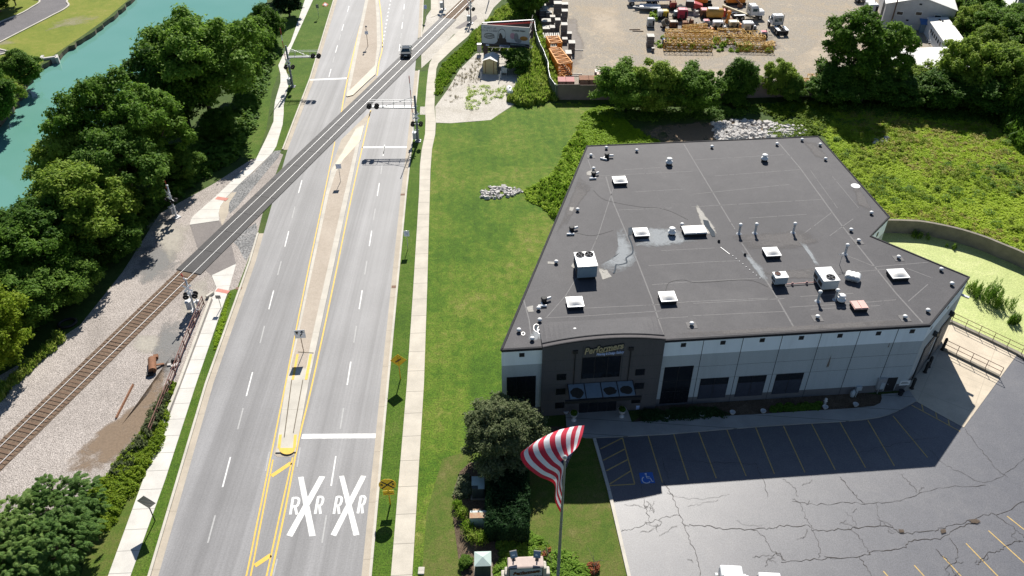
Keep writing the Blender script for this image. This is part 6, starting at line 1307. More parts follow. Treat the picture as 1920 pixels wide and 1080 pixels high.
car((762, 101), 'dark saloon car driving away over the rail crossing', 'carblack', R(3.2), 4.9, 1.95, 1.5)
# ---------------- rusty railing and litter by the track ----------------
M['railing'] = pm('rusty_brown_railing', (0.17, 0.075, 0.06), 0.8, 0.25, 3)
rp = GP([(383, 572), (366, 612), (348, 655), (330, 703), (311, 752), (285, 818)])
t = thing('railing', 'rusty brown three rail fence along the left pavement', 'railing', (*rp[0], 0)); b = MB()
dense = []
for a, c in zip(rp[:-1], rp[1:]):
    for k in range(2): dense.append((a[0] + (c[0] - a[0]) * k / 2, a[1] + (c[1] - a[1]) * k / 2))
dense.append(rp[-1])
for p in dense:
    b = MB(); b.bar((p[0] - rp[0][0], p[1] - rp[0][1], 0), (p[0] - rp[0][0], p[1] - rp[0][1], 1.35), 0.09); b.build('post', M['railing'], t)
for z in (0.45, 0.9, 1.33):
    b = MB()
    for a, c in zip(dense[:-1], dense[1:]): b.bar((a[0] - rp[0][0], a[1] - rp[0][1], z), (c[0] - rp[0][0], c[1] - rp[0][1], z), 0.075)
    b.build('rail', M['railing'], t)
x, y = G(287, 690); b = MB(); b.cyl((-0.35, 1.0, 0.42), (0.35, -0.9, 0.42), 0.42, 0.42, 12); b.obox((0.7, 0.3, 0.25), (0.9, 0.25, 0.12), 0.6, 0, 0.3); b.obox((-0.2, 1.6, 0.2), (0.5, 0.5, 0.3), 0.3); b.obox((0.1, -1.1, 0.2), (0.7, 0.5, 0.25), 0.3, 1)
tag(b.build('rusty_drum', [M['rust'], M['black']], None, (x, y, 0)), 'rusty brown drum lying on the gravel near the railing', 'scrap')
b = MB(); p, q = G(250, 722), G(218, 785); b.bar((0, 0, 0.12), (q[0] - p[0], q[1] - p[1], 0.12), 0.14); b.bar((0, 0, 0.04), (q[0] - p[0], q[1] - p[1], 0.04), 0.22, 0, 0.06); tag(b.build('scrap_rail', M['rust'], None, (*p, 0)), 'length of rusty rail lying loose on the gravel', 'scrap')
b = MB(); x, y = G(127, 608); ring = [Vector((0.95 * math.cos(a), 0.75 * math.sin(a), 0.16)) for a in [k * math.pi / 10 for k in range(21)]]; b.tube(ring, 0.16, 8); tag(b.build('old_tyre', M['black'], None, (x, y, 0.02), (0, 0, 0.4)), 'black ring of an old tyre on the gravel under the trees', 'tyre')
b = MB(); x, y = G(328, 678); b.obox((0, 0, 0.2), (0.7, 0.5, 0.35), 0.4, 0, 0.2, taper=0.6); b.obox((0.3, -0.7, 0.12), (0.9, 0.4, 0.2), 0.8, 1, 0.1); b.obox((-0.4, -0.6, 0.1), (0.4, 0.3, 0.15), 0.2, 1); tag(b.build('rubbish_heap', [M['black'], M['stone']], None, (x, y, 0)), 'black and white rubbish beside the rusty railing', 'rubbish')
x, y = G(92, 111); b = MB(); b.obox((0, 0, -0.3), (2.6, 0.5, 1.4), 0.4, 0); b.obox((1.3, 0.5, -0.3), (0.5, 1.6, 1.4), 0.4, 0); b.obox((-1.4, 0.3, -0.3), (0.5, 1.4, 1.4), 0.2, 0); tag(b.build('culvert_headwall', M['stone'], None, (x, y, 0)), 'grey concrete culvert mouth at the opposite water edge', 'culvert')
# ---------------- pond wall, railings ----------------
t = MB(); t.wall(smooth_line(pwall, 4), 0.38, -2.0, 0.7); tag(t.build('pond_wall', M['pondwall']), 'curved grey concrete wall round the algae covered pond', 'wall')
sw = [(46.0, 72.5)] + GP([(1783, 605), (1850, 636), (1907, 664), (1925, 675), (1990, 708)])
t = MB(); t.wall(sw, 0.45, -2.0, 0.28); tag(t.build('pond_edge_wall', M['pondwall']), 'straight concrete edge wall between the pond and the loading drive', 'wall')
def railing(pts, h, z0, label, n):
    x, y = pts[0]; t = thing('handrail', label, 'railing', (x, y, z0), 0, 'metal railings of the loading drive'); D = []
    for a, c in zip(pts[:-1], pts[1:]):
        for k in range(n): D.append((a[0] + (c[0] - a[0]) * k / n - x, a[1] + (c[1] - a[1]) * k / n - y))
    D.append((pts[-1][0] - x, pts[-1][1] - y))
    for p in D: b = MB(); b.cyl((*p, 0), (*p, h), 0.035, 0.035, 6); b.build('post', M['railing'], t)
    for z in (h * 0.5, h):
        b = MB(); b.cyl((*D[0], z), (*D[-1], z), 0.035, 0.035, 6); b.build('rail', M['railing'], t)
railing([tuple(sw[1]), G(1913, 667)], 1.1, 0.28, 'thin railing on the concrete edge of the pond', 5)
kb = GP([(1765, 655), (1873, 708)]); t = MB(); t.wall(kb, 0.3, 0, 0.3); tag(t.build('loading_kerb_wall', M['pondwall']), 'low concrete kerb wall across the loading drive', 'wall')
railing(kb, 1.15, 0.3, 'thin bent railing on the kerb wall of the loading drive', 4)
# ---------------- garden: cabinets, sign, flag ----------------
M['cabgreen'] = pm('pale_green_cabinet', (0.36, 0.45, 0.42), 0.5, 0.06, 3); M['cabdark'] = pm('cabinet_dark_green', (0.035, 0.05, 0.048), 0.6, 0.1, 3)
M['cabrust'] = pm('rust_flaked_top', (0.46, 0.44, 0.30), 0.75, 0.2, 2.5, c2=(0.33, 0.13, 0.055))
def cabinet(u, v, w, d, h, label, kind, rz=R(2)):
    x, y = G(u, v); t = thing('utility_cabinet', label, 'utility box', (x, y, 0.03), rz, 'utility cabinets in the mulch bed')
    b = MB(); b.box(-w / 2 - .15, w / 2 + .15, -d / 2 - .15, d / 2 + .15, -0.1, 0.1); b.build('plinth', M['pondwall'], t)
    b = MB(); b.box(-w / 2, w / 2, -d / 2, d / 2, 0.1, h); b.box(-w / 2 + .06, -.02, -d / 2 - .02, -d / 2, 0.2, h - .1); b.box(.02, w / 2 - .06, -d / 2 - .02, -d / 2, 0.2, h - .1); b.build('body', M['cabdark'] if kind != 'rust' else M['cabgreen'], t, bevel=0.02)
    b = MB()
    if kind == 'pyr':
        e = 0.06; b.add([(-w / 2 - e, -d / 2 - e, h), (w / 2 + e, -d / 2 - e, h), (w / 2 + e, d / 2 + e, h), (-w / 2 - e, d / 2 + e, h), (0, 0, h + .28)], [(0, 1, 4), (1, 2, 4), (2, 3, 4), (3, 0, 4), (3, 2, 1, 0)]); b.build('pyramid_lid', M['cabgreen'], t)
    elif kind == 'step':
        b.box(-w / 2 - .03, w / 2 + .03, -d / 2 + .35, d / 2 + .03, h, h + .05); b.box(0, w / 2 + .03, -d / 2 - .1, d / 2, h + 0.05, h + .1); b.build('lid', M['cabgreen'], t)
    else:
        b.box(-w / 2 - .04, w / 2 + .04, -d / 2 - .04, d / 2 - .25, h, h + .06); b.build('lid', M['cabrust'], t); b = MB(); b.box(-w / 2 + .25, w / 2 - .5, d / 2 - .25, d / 2 + .25, 0.1, h - .1); b.build('rear_box', M['cabrust'], t)
cabinet(897, 925, 1.1, 1.35, 1.5, 'dark green cabinet with stepped pale lid in the shade of the grey green tree', 'step')
cabinet(898, 982, 1.5, 0.8, 1.35, 'pale green cabinet with a rust flaked lid in front of the hedge', 'rust')
cabinet(906, 1070, 1.3, 1.3, 1.7, 'cabinet with a pale green pyramid lid nearest the lower border', 'pyr')
b = MB(); x, y = G(790, 1071); b.box(-0.27, 0.27, -0.35, 0.35, 0, 0.14); tag(b.build('concrete_cover', M['kerb'], None, (x, y, 0.0), bevel=0.05), 'small pale concrete lid in the lawn beside the right pavement at the lower border', 'lid')
x, y = G(985, 1080); ms = thing('roadside_sign', 'low stepped concrete company sign with grey name panel at the lower border', 'sign', (x, y, 0), R(3))
M['signstone'] = pm('pinkish_sign_concrete', (0.47, 0.38, 0.34), 0.8, 0.1, 1.5, fine=0.2); M['signpanel'] = pm('grey_sign_panel', (0.42, 0.44, 0.48), 0.5, 0.05, 2); M['brownletter'] = pm('brown_letters', (0.13, 0.05, 0.025), 0.5, 0.1, 4)
for x0, x1, h in ((-1.75, -1.3, 0.95), (-1.5, 1.5, 2.05), (1.3, 1.75, 1.55), (1.65, 2.05, 0.75), (-2.05, -1.65, 0.5)):
    b = MB(); b.box(x0, x1, -0.55 if abs(x0) < 1.55 and x1 > 1.2 and x0 < 0 else -0.4, 0.55 if x0 == -1.5 else 0.4, 0, h); b.build('plinth' if h > 2 else 'buttress', M['signstone'] if h > 2 else M['kerb'], ms, bevel=0.12)
b = MB(); b.box(-1.35, 1.35, -0.62, -0.55, 0.2, 1.95); pn = b.build('name_panel', M['signpanel'], ms, bevel=0.03); b = MB(); b.box(-1.42, 1.42, -0.6, -0.555, 0.13, 2.02); b.build('panel_frame', M['cabdark'], ms)
text('lettering', 'Performers', 0.52, M['brownletter'], pn, (0.0, -0.65, 1.5), (R(90), -R(7), 0), 0.03, 0.35, 0.92, bold=0.012)
b = MB()
for a, c in zip(*(lambda s: (s[:-1], s[1:]))(smooth_line([(-0.7, 1.2), (-0.2, 1.25), (0.5, 1.38), (1.22, 1.58)], 4))): b.bar((a[0], -0.64, a[1]), (c[0], -0.64, c[1]), 0.02, 0, 0.05)
b.build('swoosh', M['brownletter'], pn); text('lettering', 'Flooring & Design Gallery', 0.3, M['black_sign'], pn, (0.05, -0.64, 0.85), (R(90), -R(2), 0), 0.02, 0.25, 0.8)
for px_, rz, lb in ((-1.0, 0.25, 'grey floodlight over the left end of the roadside sign'), (0.95, -0.12, 'grey floodlight over the right end of the roadside sign')):
    t = thing('floodlight', lb, 'floodlight', (x + px_, y + 0.25, 2.05), rz, 'floodlights on the roadside sign')
    b = MB(); b.cyl((0, 0, -0.02), (0, 0, 0.45), 0.06, 0.06, 8); b.obox((0, 0, 0.02), (0.3, 0.3, 0.06)); b.build('stem', M['metal'], t)
    b = MB(); b.obox((0, 0, 0.7), (0.6, 0.6, 0.22), 0, 0, 0, R(42)); o = b.build('housing', M['signback'], t, bevel=0.03); b = MB(); b.obox((0, -0.085, 0.79), (0.5, 0.5, 0.02), 0, 0, 0, R(42)); b.build('lens_glass', M['acdeep'], t); b = MB(); b.obox((-0.04, -0.13, 0.75), (0.22, 0.1, 0.03), 0, 0, 0, R(42)); b.build('lamp_tube', M['white'], t)
# flagpole and flag
fpx, fpy, fph = 3.85, 39.6, 15.1
t = thing('flagpole', 'tall grey flagpole with a round ball finial in the front lawn', 'flagpole', (fpx, fpy, 0))
b = MB(); b.lathe([(0.3, 0), (0.3, 0.15), (0.125, 0.25), (0.12, 5), (0.085, 10), (0.06, fph)], n=12); b.build('pole', M['sigpole'], t)
b = MB(); b.lathe([(0.03, 0), (0.05, 0.08), (0.15, 0.17), (0.18, 0.29), (0.14, 0.4), (0.0, 0.46)], (0, 0, fph), 12); b.build('ball_finial', M['galv'], t)
b = MB(); b.tube([(0.13, -0.02, 1), (0.08, -0.02, fph)], 0.012, 4); b.build('halyard', M['white'], t)
def at(u, v, y):
    d = ray(u, v); k = y / d.y; p = Vector((0, 0, CAM_H)) + d * k; return Vector((p.x, y, p.z))
PT = Vector((fpx - 0.02, fpy, 14.8)); PB = Vector((fpx - 0.02, fpy, 8.7))
top = smooth_line([tuple(PT), tuple(at(1072, 850, 40.7)), tuple(at(1084, 836, 41.6)), tuple(at(1092, 815, 42.4)), tuple(at(1096, 797, 43.0))], 8)
bot = smooth_line([tuple(PB), tuple(at(1041, 940, 40.0)), tuple(at(1039, 908, 40.6)), tuple(at(1010, 893, 40.9)), tuple(at(984, 872, 41.3)), tuple(at(976, 852, 41.8)), tuple(at(988, 841, 42.3))], 8)
fly = smooth_line([tuple(at(1096, 797, 43.0)), tuple(at(1075, 800, 43.3)), tuple(at(1043, 808, 43.4)), tuple(at(1010, 824, 43.0)), tuple(at(988, 841, 42.3))], 8)
def samp(L, t):
    t *= len(L) - 1; i = min(int(t), len(L) - 2); return Vector(L[i]).lerp(Vector(L[i + 1]), t - i)
NU, NVv = 52, 52; vs = []
c00, c10, c01, c11 = Vector(top[0]), Vector(top[-1]), Vector(bot[0]), Vector(bot[-1])
for j in range(NVv + 1):
    s = j / NVv
    for i in range(NU + 1):
        u = i / NU
        P = samp(top, u) * (1 - s) + samp(bot, u) * s + (PT.lerp(PB, s)) * (1 - u) + samp(fly, s) * u - (c00 * (1 - u) * (1 - s) + c10 * u * (1 - s) + c01 * (1 - u) * s + c11 * u * s)
        rip = math.sin(s * 9 + u * 5.0) * 0.10 * u + math.sin(u * 11 - s * 3) * 0.09 * u + math.sin(s * 21 + u * 4) * 0.03 * u
        P += Vector((0.0, -0.5, 0.8)) * (rip + 0.42 * math.sin(math.pi * s) * math.sin(math.pi * min(1, u * 1.15)))
        vs.append(P)
fl = MB(); M['flagred'] = None
def cloth(name, c):
    m, nt, bs = new_mat(name); bs.inputs['Base Color'].default_value = (*c, 1); bs.inputs['Roughness'].default_value = 0.7
    co = coords(nt); nt.links.new(ramp(nt, noise_fac(nt, 3, 4, 0.6, co), [(0.3, sc(c, 0.88)), (0.7, sc(c, 1.05))]), bs.inputs['Base Color'])
    tr = nt.nodes.new("ShaderNodeBsdfTranslucent"); tr.inputs[0].default_value = (*c, 1); mx = nt.nodes.new("ShaderNodeMixShader"); mx.inputs[0].default_value = 0.35
    nt.links.new(bs.outputs[0], mx.inputs[1]); nt.links.new(tr.outputs[0], mx.inputs[2]); nt.links.new(mx.outputs[0], nt.nodes["Material Output"].inputs[0]); return m
fm = [cloth('flag_red', (0.68, 0.035, 0.075)), cloth('flag_white', (0.86, 0.86, 0.88)), cloth('flag_blue', (0.015, 0.02, 0.08))]
b0 = fl.add(vs, []); 
for j in range(NVv):
    for i in range(NU):
        st = int((j + 0.5) / NVv * 13) % 2; mi = 2 if (j < NVv * 7 / 13 and i < NU * 0.42) else (0 if st == 0 else 1)
        k = j * (NU + 1) + i; fl.f.append([k, k + 1, k + NU + 2, k + NU + 1]); fl.m.append(mi); fl.sm.append(True)
ft = thing('flag', 'striped red and white flag with dark blue canton billowing from the flagpole', 'flag', (0, 0, 0)); o = fl.build('cloth', fm, ft)
so = o.modifiers.new('thick', 'SOLIDIFY'); so.thickness = 0.012
st_ = MB()      # white stars on the canton
for r_ in range(5):
    for c_ in range(6):
        k = int((0.06 + r_ * 0.105) * NVv) * (NU + 1) + int((0.03 + c_ * 0.055) * NU); p = vs[k]; du = (vs[k + 1] - vs[k]).normalized(); dv = (vs[k + NU + 1] - vs[k]).normalized(); nn = du.cross(dv).normalized()
        for sg in (0.02, -0.02):
            ring = [p + nn * sg + (du * math.cos(a) + dv * math.sin(a)) * (0.075 if q % 2 == 0 else 0.03) for q, a in enumerate([q * math.pi / 5 for q in range(10)])]; st_.add(ring, [tuple(range(10))])
st_.build('star', fm[1], o); 
# planters at the entrance, garden pots in the bed
M['stonewhite'] = pm('white_urn_stone', (0.52, 0.51, 0.5), 0.7, 0.08, 3)
def urn(u, v, label):
    x, y = G(u, v, 0.15); t = thing('stone_urn', label, 'planter', (x, y, 0.15), 0, 'white urns at the entrance')
    b = MB(); b.lathe([(0.28, 0), (0.28, 0.12), (0.14, 0.2), (0.13, 0.4), (0.3, 0.62), (0.42, 0.95), (0.46, 1.0), (0.40, 1.0), (0.36, 0.92), (0.0, 0.9)], n=18); b.build('bowl', M['stonewhite'], t)
    g = rng(int(u)); d = unit(g, 260); d[:, 2] = np.abs(d[:, 2]); obj('plant', leaf_mesh('plant', d * 0.38 * g.uniform(0.4, 1, 260)[:, None] + np.array([0, 0, 0.98]), d + unit(g, 260) * 0.6, 0.11 * g.uniform(0.6, 1.4, 260), M['leafB'], 2, 3), None, t)
urn(1075.6, 787.5, 'white stone urn left of the entrance doors'); urn(1165.3, 780.5, 'white stone urn right of the entrance doors')
pl_ = ['leftmost white bowl along the front bed', 'white bowl before the plants under the tall window', 'white bowl below the first low front window', 'white bowl below the second low front window', 'white bowl below the third low front window', 'rightmost white bowl near the side door']
for (u, v), lb in zip(((1249.7, 785), (1315.5, 781), (1372.5, 777), (1430, 774.5), (1546, 767), (1603, 762)), pl_):
    x, y = G(u, v); b = MB(); b.lathe([(0.12, 0), (0.2, 0.12), (0.28, 0.3), (0.3, 0.34), (0.25, 0.34), (0.2, 0.2), (0, 0.18)], n=14); tag(b.build('garden_bowl', M['stonewhite'], None, (x, y, 0.04)), lb, 'planter', 'white bowls along the front bed')
b = MB(); x, y = G(1061, 777); b.lathe([(0.12, 0), (0.2, 0.12), (0.28, 0.3), (0.25, 0.34), (0, 0.3)], n=14); tag(b.build('garden_bowl', M['stonewhite'], None, (x, y, 0.15)), 'small pale pot left of the left entrance urn', 'planter')
x, y = G(1546, 758); b = MB(); b.lathe([(0.1, 0), (0.16, 0.1), (0.08, 0.25), (0.2, 0.45), (0.12, 0.6), (0.16, 0.75), (0.05, 0.85), (0, 0.86)], n=12); tag(b.build('garden_statue', M['stonewhite'], None, (x, y, 0.04)), 'small white garden figure in the right half of the bed', 'ornament')
x, y = G(1687, 742); b = MB(); b.lathe([(0.22, 0), (0.28, 0.6), (0.3, 0.62), (0.26, 0.62), (0.2, 0.5), (0, 0.5)], n=14); tag(b.build('waste_bin', M['metal'], None, (x, y, 0.15)), 'dark round bin right of the side door', 'bin')
# ---------------- billboard and the gravel pad ----------------
M['bbsteel'] = pm('dark_billboard_steel', (0.035, 0.03, 0.032), 0.6, 0.2, 3); M['bbpole'] = pm('brown_billboard_pole', (0.075, 0.045, 0.042), 0.6, 0.15, 3)
M['bbpaper'] = pm('pale_poster', (0.46, 0.50, 0.54), 0.6, 0.03, 2); M['food'] = pm('fried_food_print', (0.33, 0.16, 0.03), 0.6, 0.4, 3); M['pinkprint'] = pm('pink_print', (0.42, 0.25, 0.33), 0.6, 0.2, 3); M['greyprint'] = pm('grey_print', (0.2, 0.22, 0.25), 0.6, 0.3, 3)
bx0, by0, bx1, by1 = -5.6, 148.3, 3.2, 146.6
ba = math.atan2(by1 - by0, bx1 - bx0); BL = math.hypot(bx1 - bx0, by1 - by0)
t = thing('billboard', 'two sided roadside billboard on a brown pole with a food advertisement', 'billboard', (bx0, by0, 0), ba)
b = MB(); b.lathe([(0.42, 0), (0.42, 7.0)], (0.55, 0.7, 0), 14); b.build('pole', M['bbpole'], t)
zb0, zb1 = 3.55, 7.0
b = MB(); b.box(0, BL, 0, 0.12, zb0, zb1); fb = b.build('front_board', M['bbpaper'], t)
b = MB(); b.box(0, BL, -0.1, 0.0, zb0 - 0.45, zb0 + 0.02); b.box(-0.06, 0, -0.02, 0.14, zb0, zb1 + 0.05); b.box(0, BL, 0.02, 0.3, zb1, zb1 + 0.05); b.build('lower_trim', M['bbsteel'], t)
b = MB(); b.add([(0, 0.9, zb0), (BL, 4.2, zb0), (BL, 4.2, zb1), (0, 0.9, zb1), (0, 1.05, zb0), (BL, 4.35, zb0), (BL, 4.35, zb1), (0, 1.05, zb1)], [(3, 2, 1, 0), (4, 5, 6, 7), (0, 1, 5, 4), (1, 2, 6, 5), (2, 3, 7, 6), (3, 0, 4, 7)])
b.build('rear_board', M['bbsteel'], t)
b = MB(); b.bar((0, 0.98, zb1 + 0.05), (BL, 4.28, zb1 + 0.05), 0.28, 0, 0.06); b.build('rear_cap', M['white'], t)
b = MB(); b.bar((0.02, 0.78, zb1 - 0.35), (BL, 4.05, zb1 - 0.35), 0.05, 0, 0.3); b.build('red_trim', M['redstripe'], t)
b = MB()
for z in (2.1, 2.45): b.bar((0.2, -0.6, z), (BL, -0.6, z), 0.09)
for z in (2.1, 2.45): b.bar((0.2, 1.6, z), (BL, 3.2, z), 0.08)
for k in range(7): x = 0.3 + k * (BL - 0.4) / 6; b.bar((x, -0.6, 2.1), (x, 0.0, 3.2), 0.07); b.bar((x, -0.6, 2.1), (x, -0.6, 2.5), 0.05); b.bar((x, -0.6, 2.1), (x, 1.2 + x * 0.25, 2.1), 0.06)
for k in range(5): z = 2.1 + k * 1.2; b.bar((BL - 0.1, 0.2, z), (BL - 0.1, 4.0, z), 0.08); b.bar((BL - 0.1, 0.2, z), (BL - 0.1, 4.0, z + 1.1), 0.06)
b.build('catwalk_frame', M['bbsteel'], t)
text('poster_text', 'POINT UP', 0.52, M['greyprint'], fb, (1.6, -0.012, 6.5), (R(90), 0, 0), 0.004, bold=0.012); text('poster_text', 'YOUR COMBO', 0.5, M['greyprint'], fb, (1.6, -0.012, 6.0), (R(90), 0, 0), 0.004, bold=0.012)
b = MB(); yy = -0.014
def oval(b, cx, cz, rx, rz_, w, n=22): 
    P = [(cx + rx * math.cos(a), cz + rz_ * math.sin(a)) for a in [k * 2 * math.pi / n for k in range(n + 1)]]
    for p, q in zip(P[:-1], P[1:]): b.bar((p[0], yy, p[1]), (q[0], yy, q[1]), 0.01, 0, w)
def disc(b, cx, cz, rx, rz_, y=-0.016, n=20, mi=0): b.add([(cx + rx * math.cos(k * 2 * math.pi / n), y, cz + rz_ * math.sin(k * 2 * math.pi / n)) for k in range(n)], [tuple(range(n))], mi)
oval(b, 1.45, 5.05, 0.95, 0.5, 0.1); oval(b, 1.45, 5.05, 0.78, 0.36, 0.05)
for s in (-1, 1): b.bar((1.45 + s * 0.75, yy, 5.4), (1.45 + s * 0.95, yy, 4.7), 0.01, 0, 0.16)
text('poster_text', 'Combo', 0.42, M['black_sign'], fb, (1.45, -0.018, 5.05), (R(90), -R(5), 0), 0.004, 0.3, bold=0.02)
# plain portrait silhouette, bowl of food, bottom band
b.add([(x, -0.013, z) for x, z in ((2.3, 3.6), (BL - 0.05, 3.6), (BL - 0.05, 3.95), (4.7, 4.1), (4.6, 4.6), (4.3, 4.9), (4.0, 4.75), (3.9, 5.3), (3.6, 5.55), (3.3, 5.3), (3.25, 4.75), (3.0, 4.6), (3.0, 4.2), (2.7, 3.8))], [tuple(range(14))])
oval(b, 3.85, 5.55, 0.68, 0.95, 0.09); disc(b, 3.55, 5.45, 0.22, 0.28); b.bar((3.1, yy, 5.7), (3.0, yy, 4.6), 0.01, 0, 0.22); b.bar((4.5, yy, 5.5), (4.5, yy, 4.2), 0.01, 0, 0.14)
b.build('poster_figure', M['bbsteel'], fb)
b = MB(); disc(b, 7.9, 5.0, 0.75, 0.42); b.build('poster_food', M['food'], fb)
b = MB(); disc(b, 5.85, 5.35, 0.5, 0.6); b.build('poster_bag', M['pinkprint'], fb)
b = MB(); disc(b, 6.5, 5.1, 0.42, 0.85, -0.02); disc(b, 6.9, 4.5, 0.6, 0.4, -0.021); b.build('poster_cup', M['greyprint'], fb)
text('poster_text', 'COOKED FRESH', 0.34, M['black_sign'], fb, (6.9, -0.024, 6.35), (R(90), 0, 0), 0.004, bold=0.015); text('poster_text', 'BASKETS FOR SHARING', 0.26, M['cabgreen'], fb, (6.8, -0.024, 3.78), (R(90), 0, 0), 0.004, bold=0.012)
b = MB(); b.box(3.4, 5.3, -0.14, -0.1, 3.12, 3.48); o = b.build('owner_plate', M['bluelit'], t); text('poster_text', 'OUTFRONT', 0.3, M['black_sign'], o, (4.35, -0.15, 3.3), (R(90), 0, 0), 0.004, bold=0.02)
b = MB(); b.box(0.8, 1.4, -0.14, -0.1, 3.2, 3.42); b.build('number_plate', M['bluelit'], t)
x, y = G(899, 102); b = MB(); b.box(-0.4, 0.4, -0.3, 0.3, 0.5, 2.1); b.cyl((0, 0, 0), (0, 0, 0.6), 0.08, 0.08); tag(b.build('meter_cabinet', M['galv'], None, (x, y, 0)), 'grey meter box on a stub post beside the billboard pole', 'utility box')
x, y = G(914, 46); t = thing('utility_pole', 'thin grey pole rising just behind the left end of the billboard', 'utility pole', (x, y + 14, 0)); b = MB(); b.cyl((0, 0, 0), (0, 0, 7), 0.12, 0.09, 8); b.build('pole', M['galv'], t)
M['shedwall'] = pm('tan_shed_wall', (0.52, 0.43, 0.24), 0.75, 0.15, 1.2); M['shedroof'] = pm('white_shed_roof', (0.62, 0.61, 0.58), 0.6, 0.08, 2)
x, y = G(906, 138); t = thing('equipment_shed', 'small tan equipment shed with white gable roof on the gravel pad', 'shed', (x, y, 0), R(-9))
b = MB(); b.box(0, 2.5, 0, 2.9, 0, 2.5); b.add([(0, 0, 2.5), (2.5, 0, 2.5), (1.25, 0, 2.95), (0, 2.9, 2.5), (2.5, 2.9, 2.5), (1.25, 2.9, 2.95)], [(0, 1, 2), (3, 5, 4)]); b.box(-0.15, 2.65, -0.15, 3.05, -0.1, 0.08); b.build('wall', M['shedwall'], t)
b = MB()
for s in (0, 1):
    xa, xb = (-0.15, 1.25) if s == 0 else (2.65, 1.25); b.add([(xa, -0.15, 2.46), (xb, -0.15, 3.0), (xb, 3.05, 3.0), (xa, 3.05, 2.46)], [(0, 1, 2, 3) if s == 0 else (3, 2, 1, 0)])
b.build('roof', M['shedroof'], t)
b = MB(); b.box(2.5, 2.54, 0.8, 1.8, 0.1, 2.1); b.build('door', M['acdeep'], t); b = MB(); b.box(2.5, 2.56, 2.0, 2.6, 1.3, 2.0); b.build('vent', M['galv'], t); b = MB(); b.box(0.4, 0.5, -0.03, 0, 0.1, 2.5); b.box(1.9, 2.0, -0.03, 0, 0.1, 2.5); b.build('corner_post', M['rust'], t)
x, y = G(956, 178); t = thing('propane_tank', 'white horizontal propane tank at the edge of the gravel pad', 'tank', (x, y, 0), R(8))
b = MB(); b.lathe([(0.0, -1.35), (0.35, -1.25), (0.52, -1.0), (0.52, 1.0), (0.35, 1.25), (0, 1.35)], (0, 0, 0.8), 16, axis=(0, 1, 0)); b.build('vessel', M['white'], t)
b = MB(); b.lathe([(0.16, 0), (0.16, 0.16), (0.1, 0.22), (0, 0.22)], (0, 0, 1.3), 10); b.build('valve_dome', M['galv'], t)
for s in (-0.8, 0.8): b = MB(); b.box(-0.4, 0.4, s - 0.1, s + 0.1, 0, 0.4); b.build('saddle', M['pondwall'], t)
x, y = G(946, 140); t = thing('condenser_unit', 'grey blue condenser box on a stand right of the tan shed', 'utility box', (x, y, 0), R(-9)); b = MB(); b.box(-0.5, 0.5, -0.4, 0.4, 0.5, 1.5); b.build('cabinet', M['acblue'], t)
for sx in (-0.45, 0.45): b = MB(); b.box(sx - 0.04, sx + 0.04, -0.35, 0.35, 0, 0.5); b.build('stand', M['galv'], t)
for (u, v), lb in (((902, 148), 'short white post left of the tan shed'), ((939, 146), 'short white post right of the tan shed'), ((936, 152), 'thin white post in front of the condenser box')):
    x, y = G(u, v); b = MB(); b.lathe([(0.07, 0), (0.07, 1.3), (0, 1.36)], n=8); tag(b.build('marker_post', M['white'], None, (x, y, 0)), lb, 'post')
# ---------------- yard fences ----------------
M['fence'] = pm('brown_yard_fence', (0.20, 0.155, 0.135), 0.85, 0.15, 0.8, fine=0.2); M['meshfence'] = pm('grey_mesh_fence', (0.11, 0.12, 0.10), 0.8, 0.2, 1.5)
fp = [G(1045, 187), G(1125, 187), G(1330, 185), G(1560, 180), G(1740, 172), G(1830, 168)]
t = thing('yard_wall', 'brown panelled fence wall along the lower side of the yard', 'fence', (*fp[0], 0)); k = 0
for a, c in zip(fp[:-1], fp[1:]):
    n = max(1, int(math.hypot(c[0] - a[0], c[1] - a[1]) / 3.0))
    for i in range(n):
        p = (a[0] + (c[0] - a[0]) * i / n - fp[0][0], a[1] + (c[1] - a[1]) * i / n - fp[0][1]); q = (a[0] + (c[0] - a[0]) * (i + 1) / n - fp[0][0], a[1] + (c[1] - a[1]) * (i + 1) / n - fp[0][1])
        b = MB(); b.wall([p, q], 0.08, 0, 2.7 + (0.12 if k % 3 == 0 else 0)); b.build('panel', M['fence'], t); b = MB(); b.bar((*q, 0), (*q, 2.9), 0.14); b.build('post', M['fence'], t); k += 1
fl_ = smooth_line([G(1001, 60), G(1006, 90), G(1016, 115), G(1026, 140), G(1028, 160), G(1034, 178), G(1045, 188)], 5)
t = thing('mesh_fence', 'leaning mesh fence with a wavy pale top rail left of the lattice boom', 'fence', (*fl_[0], 0)); loc_ = [(p[0] - fl_[0][0], p[1] - fl_[0][1]) for p in fl_]
b = MB(); b.wall(loc_, 0.04, 0, 2.6); b.build('mesh', M['meshfence'], t); b = MB(); b.tube([(p[0], p[1], 2.65 + 0.12 * math.sin(i * 1.3)) for i, p in enumerate(loc_)], 0.07); b.build('top_rail', M['galv'], t)
for p in loc_[::4]: b = MB(); b.cyl((*p, 0), (*p, 2.8), 0.06, 0.06, 6); b.build('post', M['galv'], t)
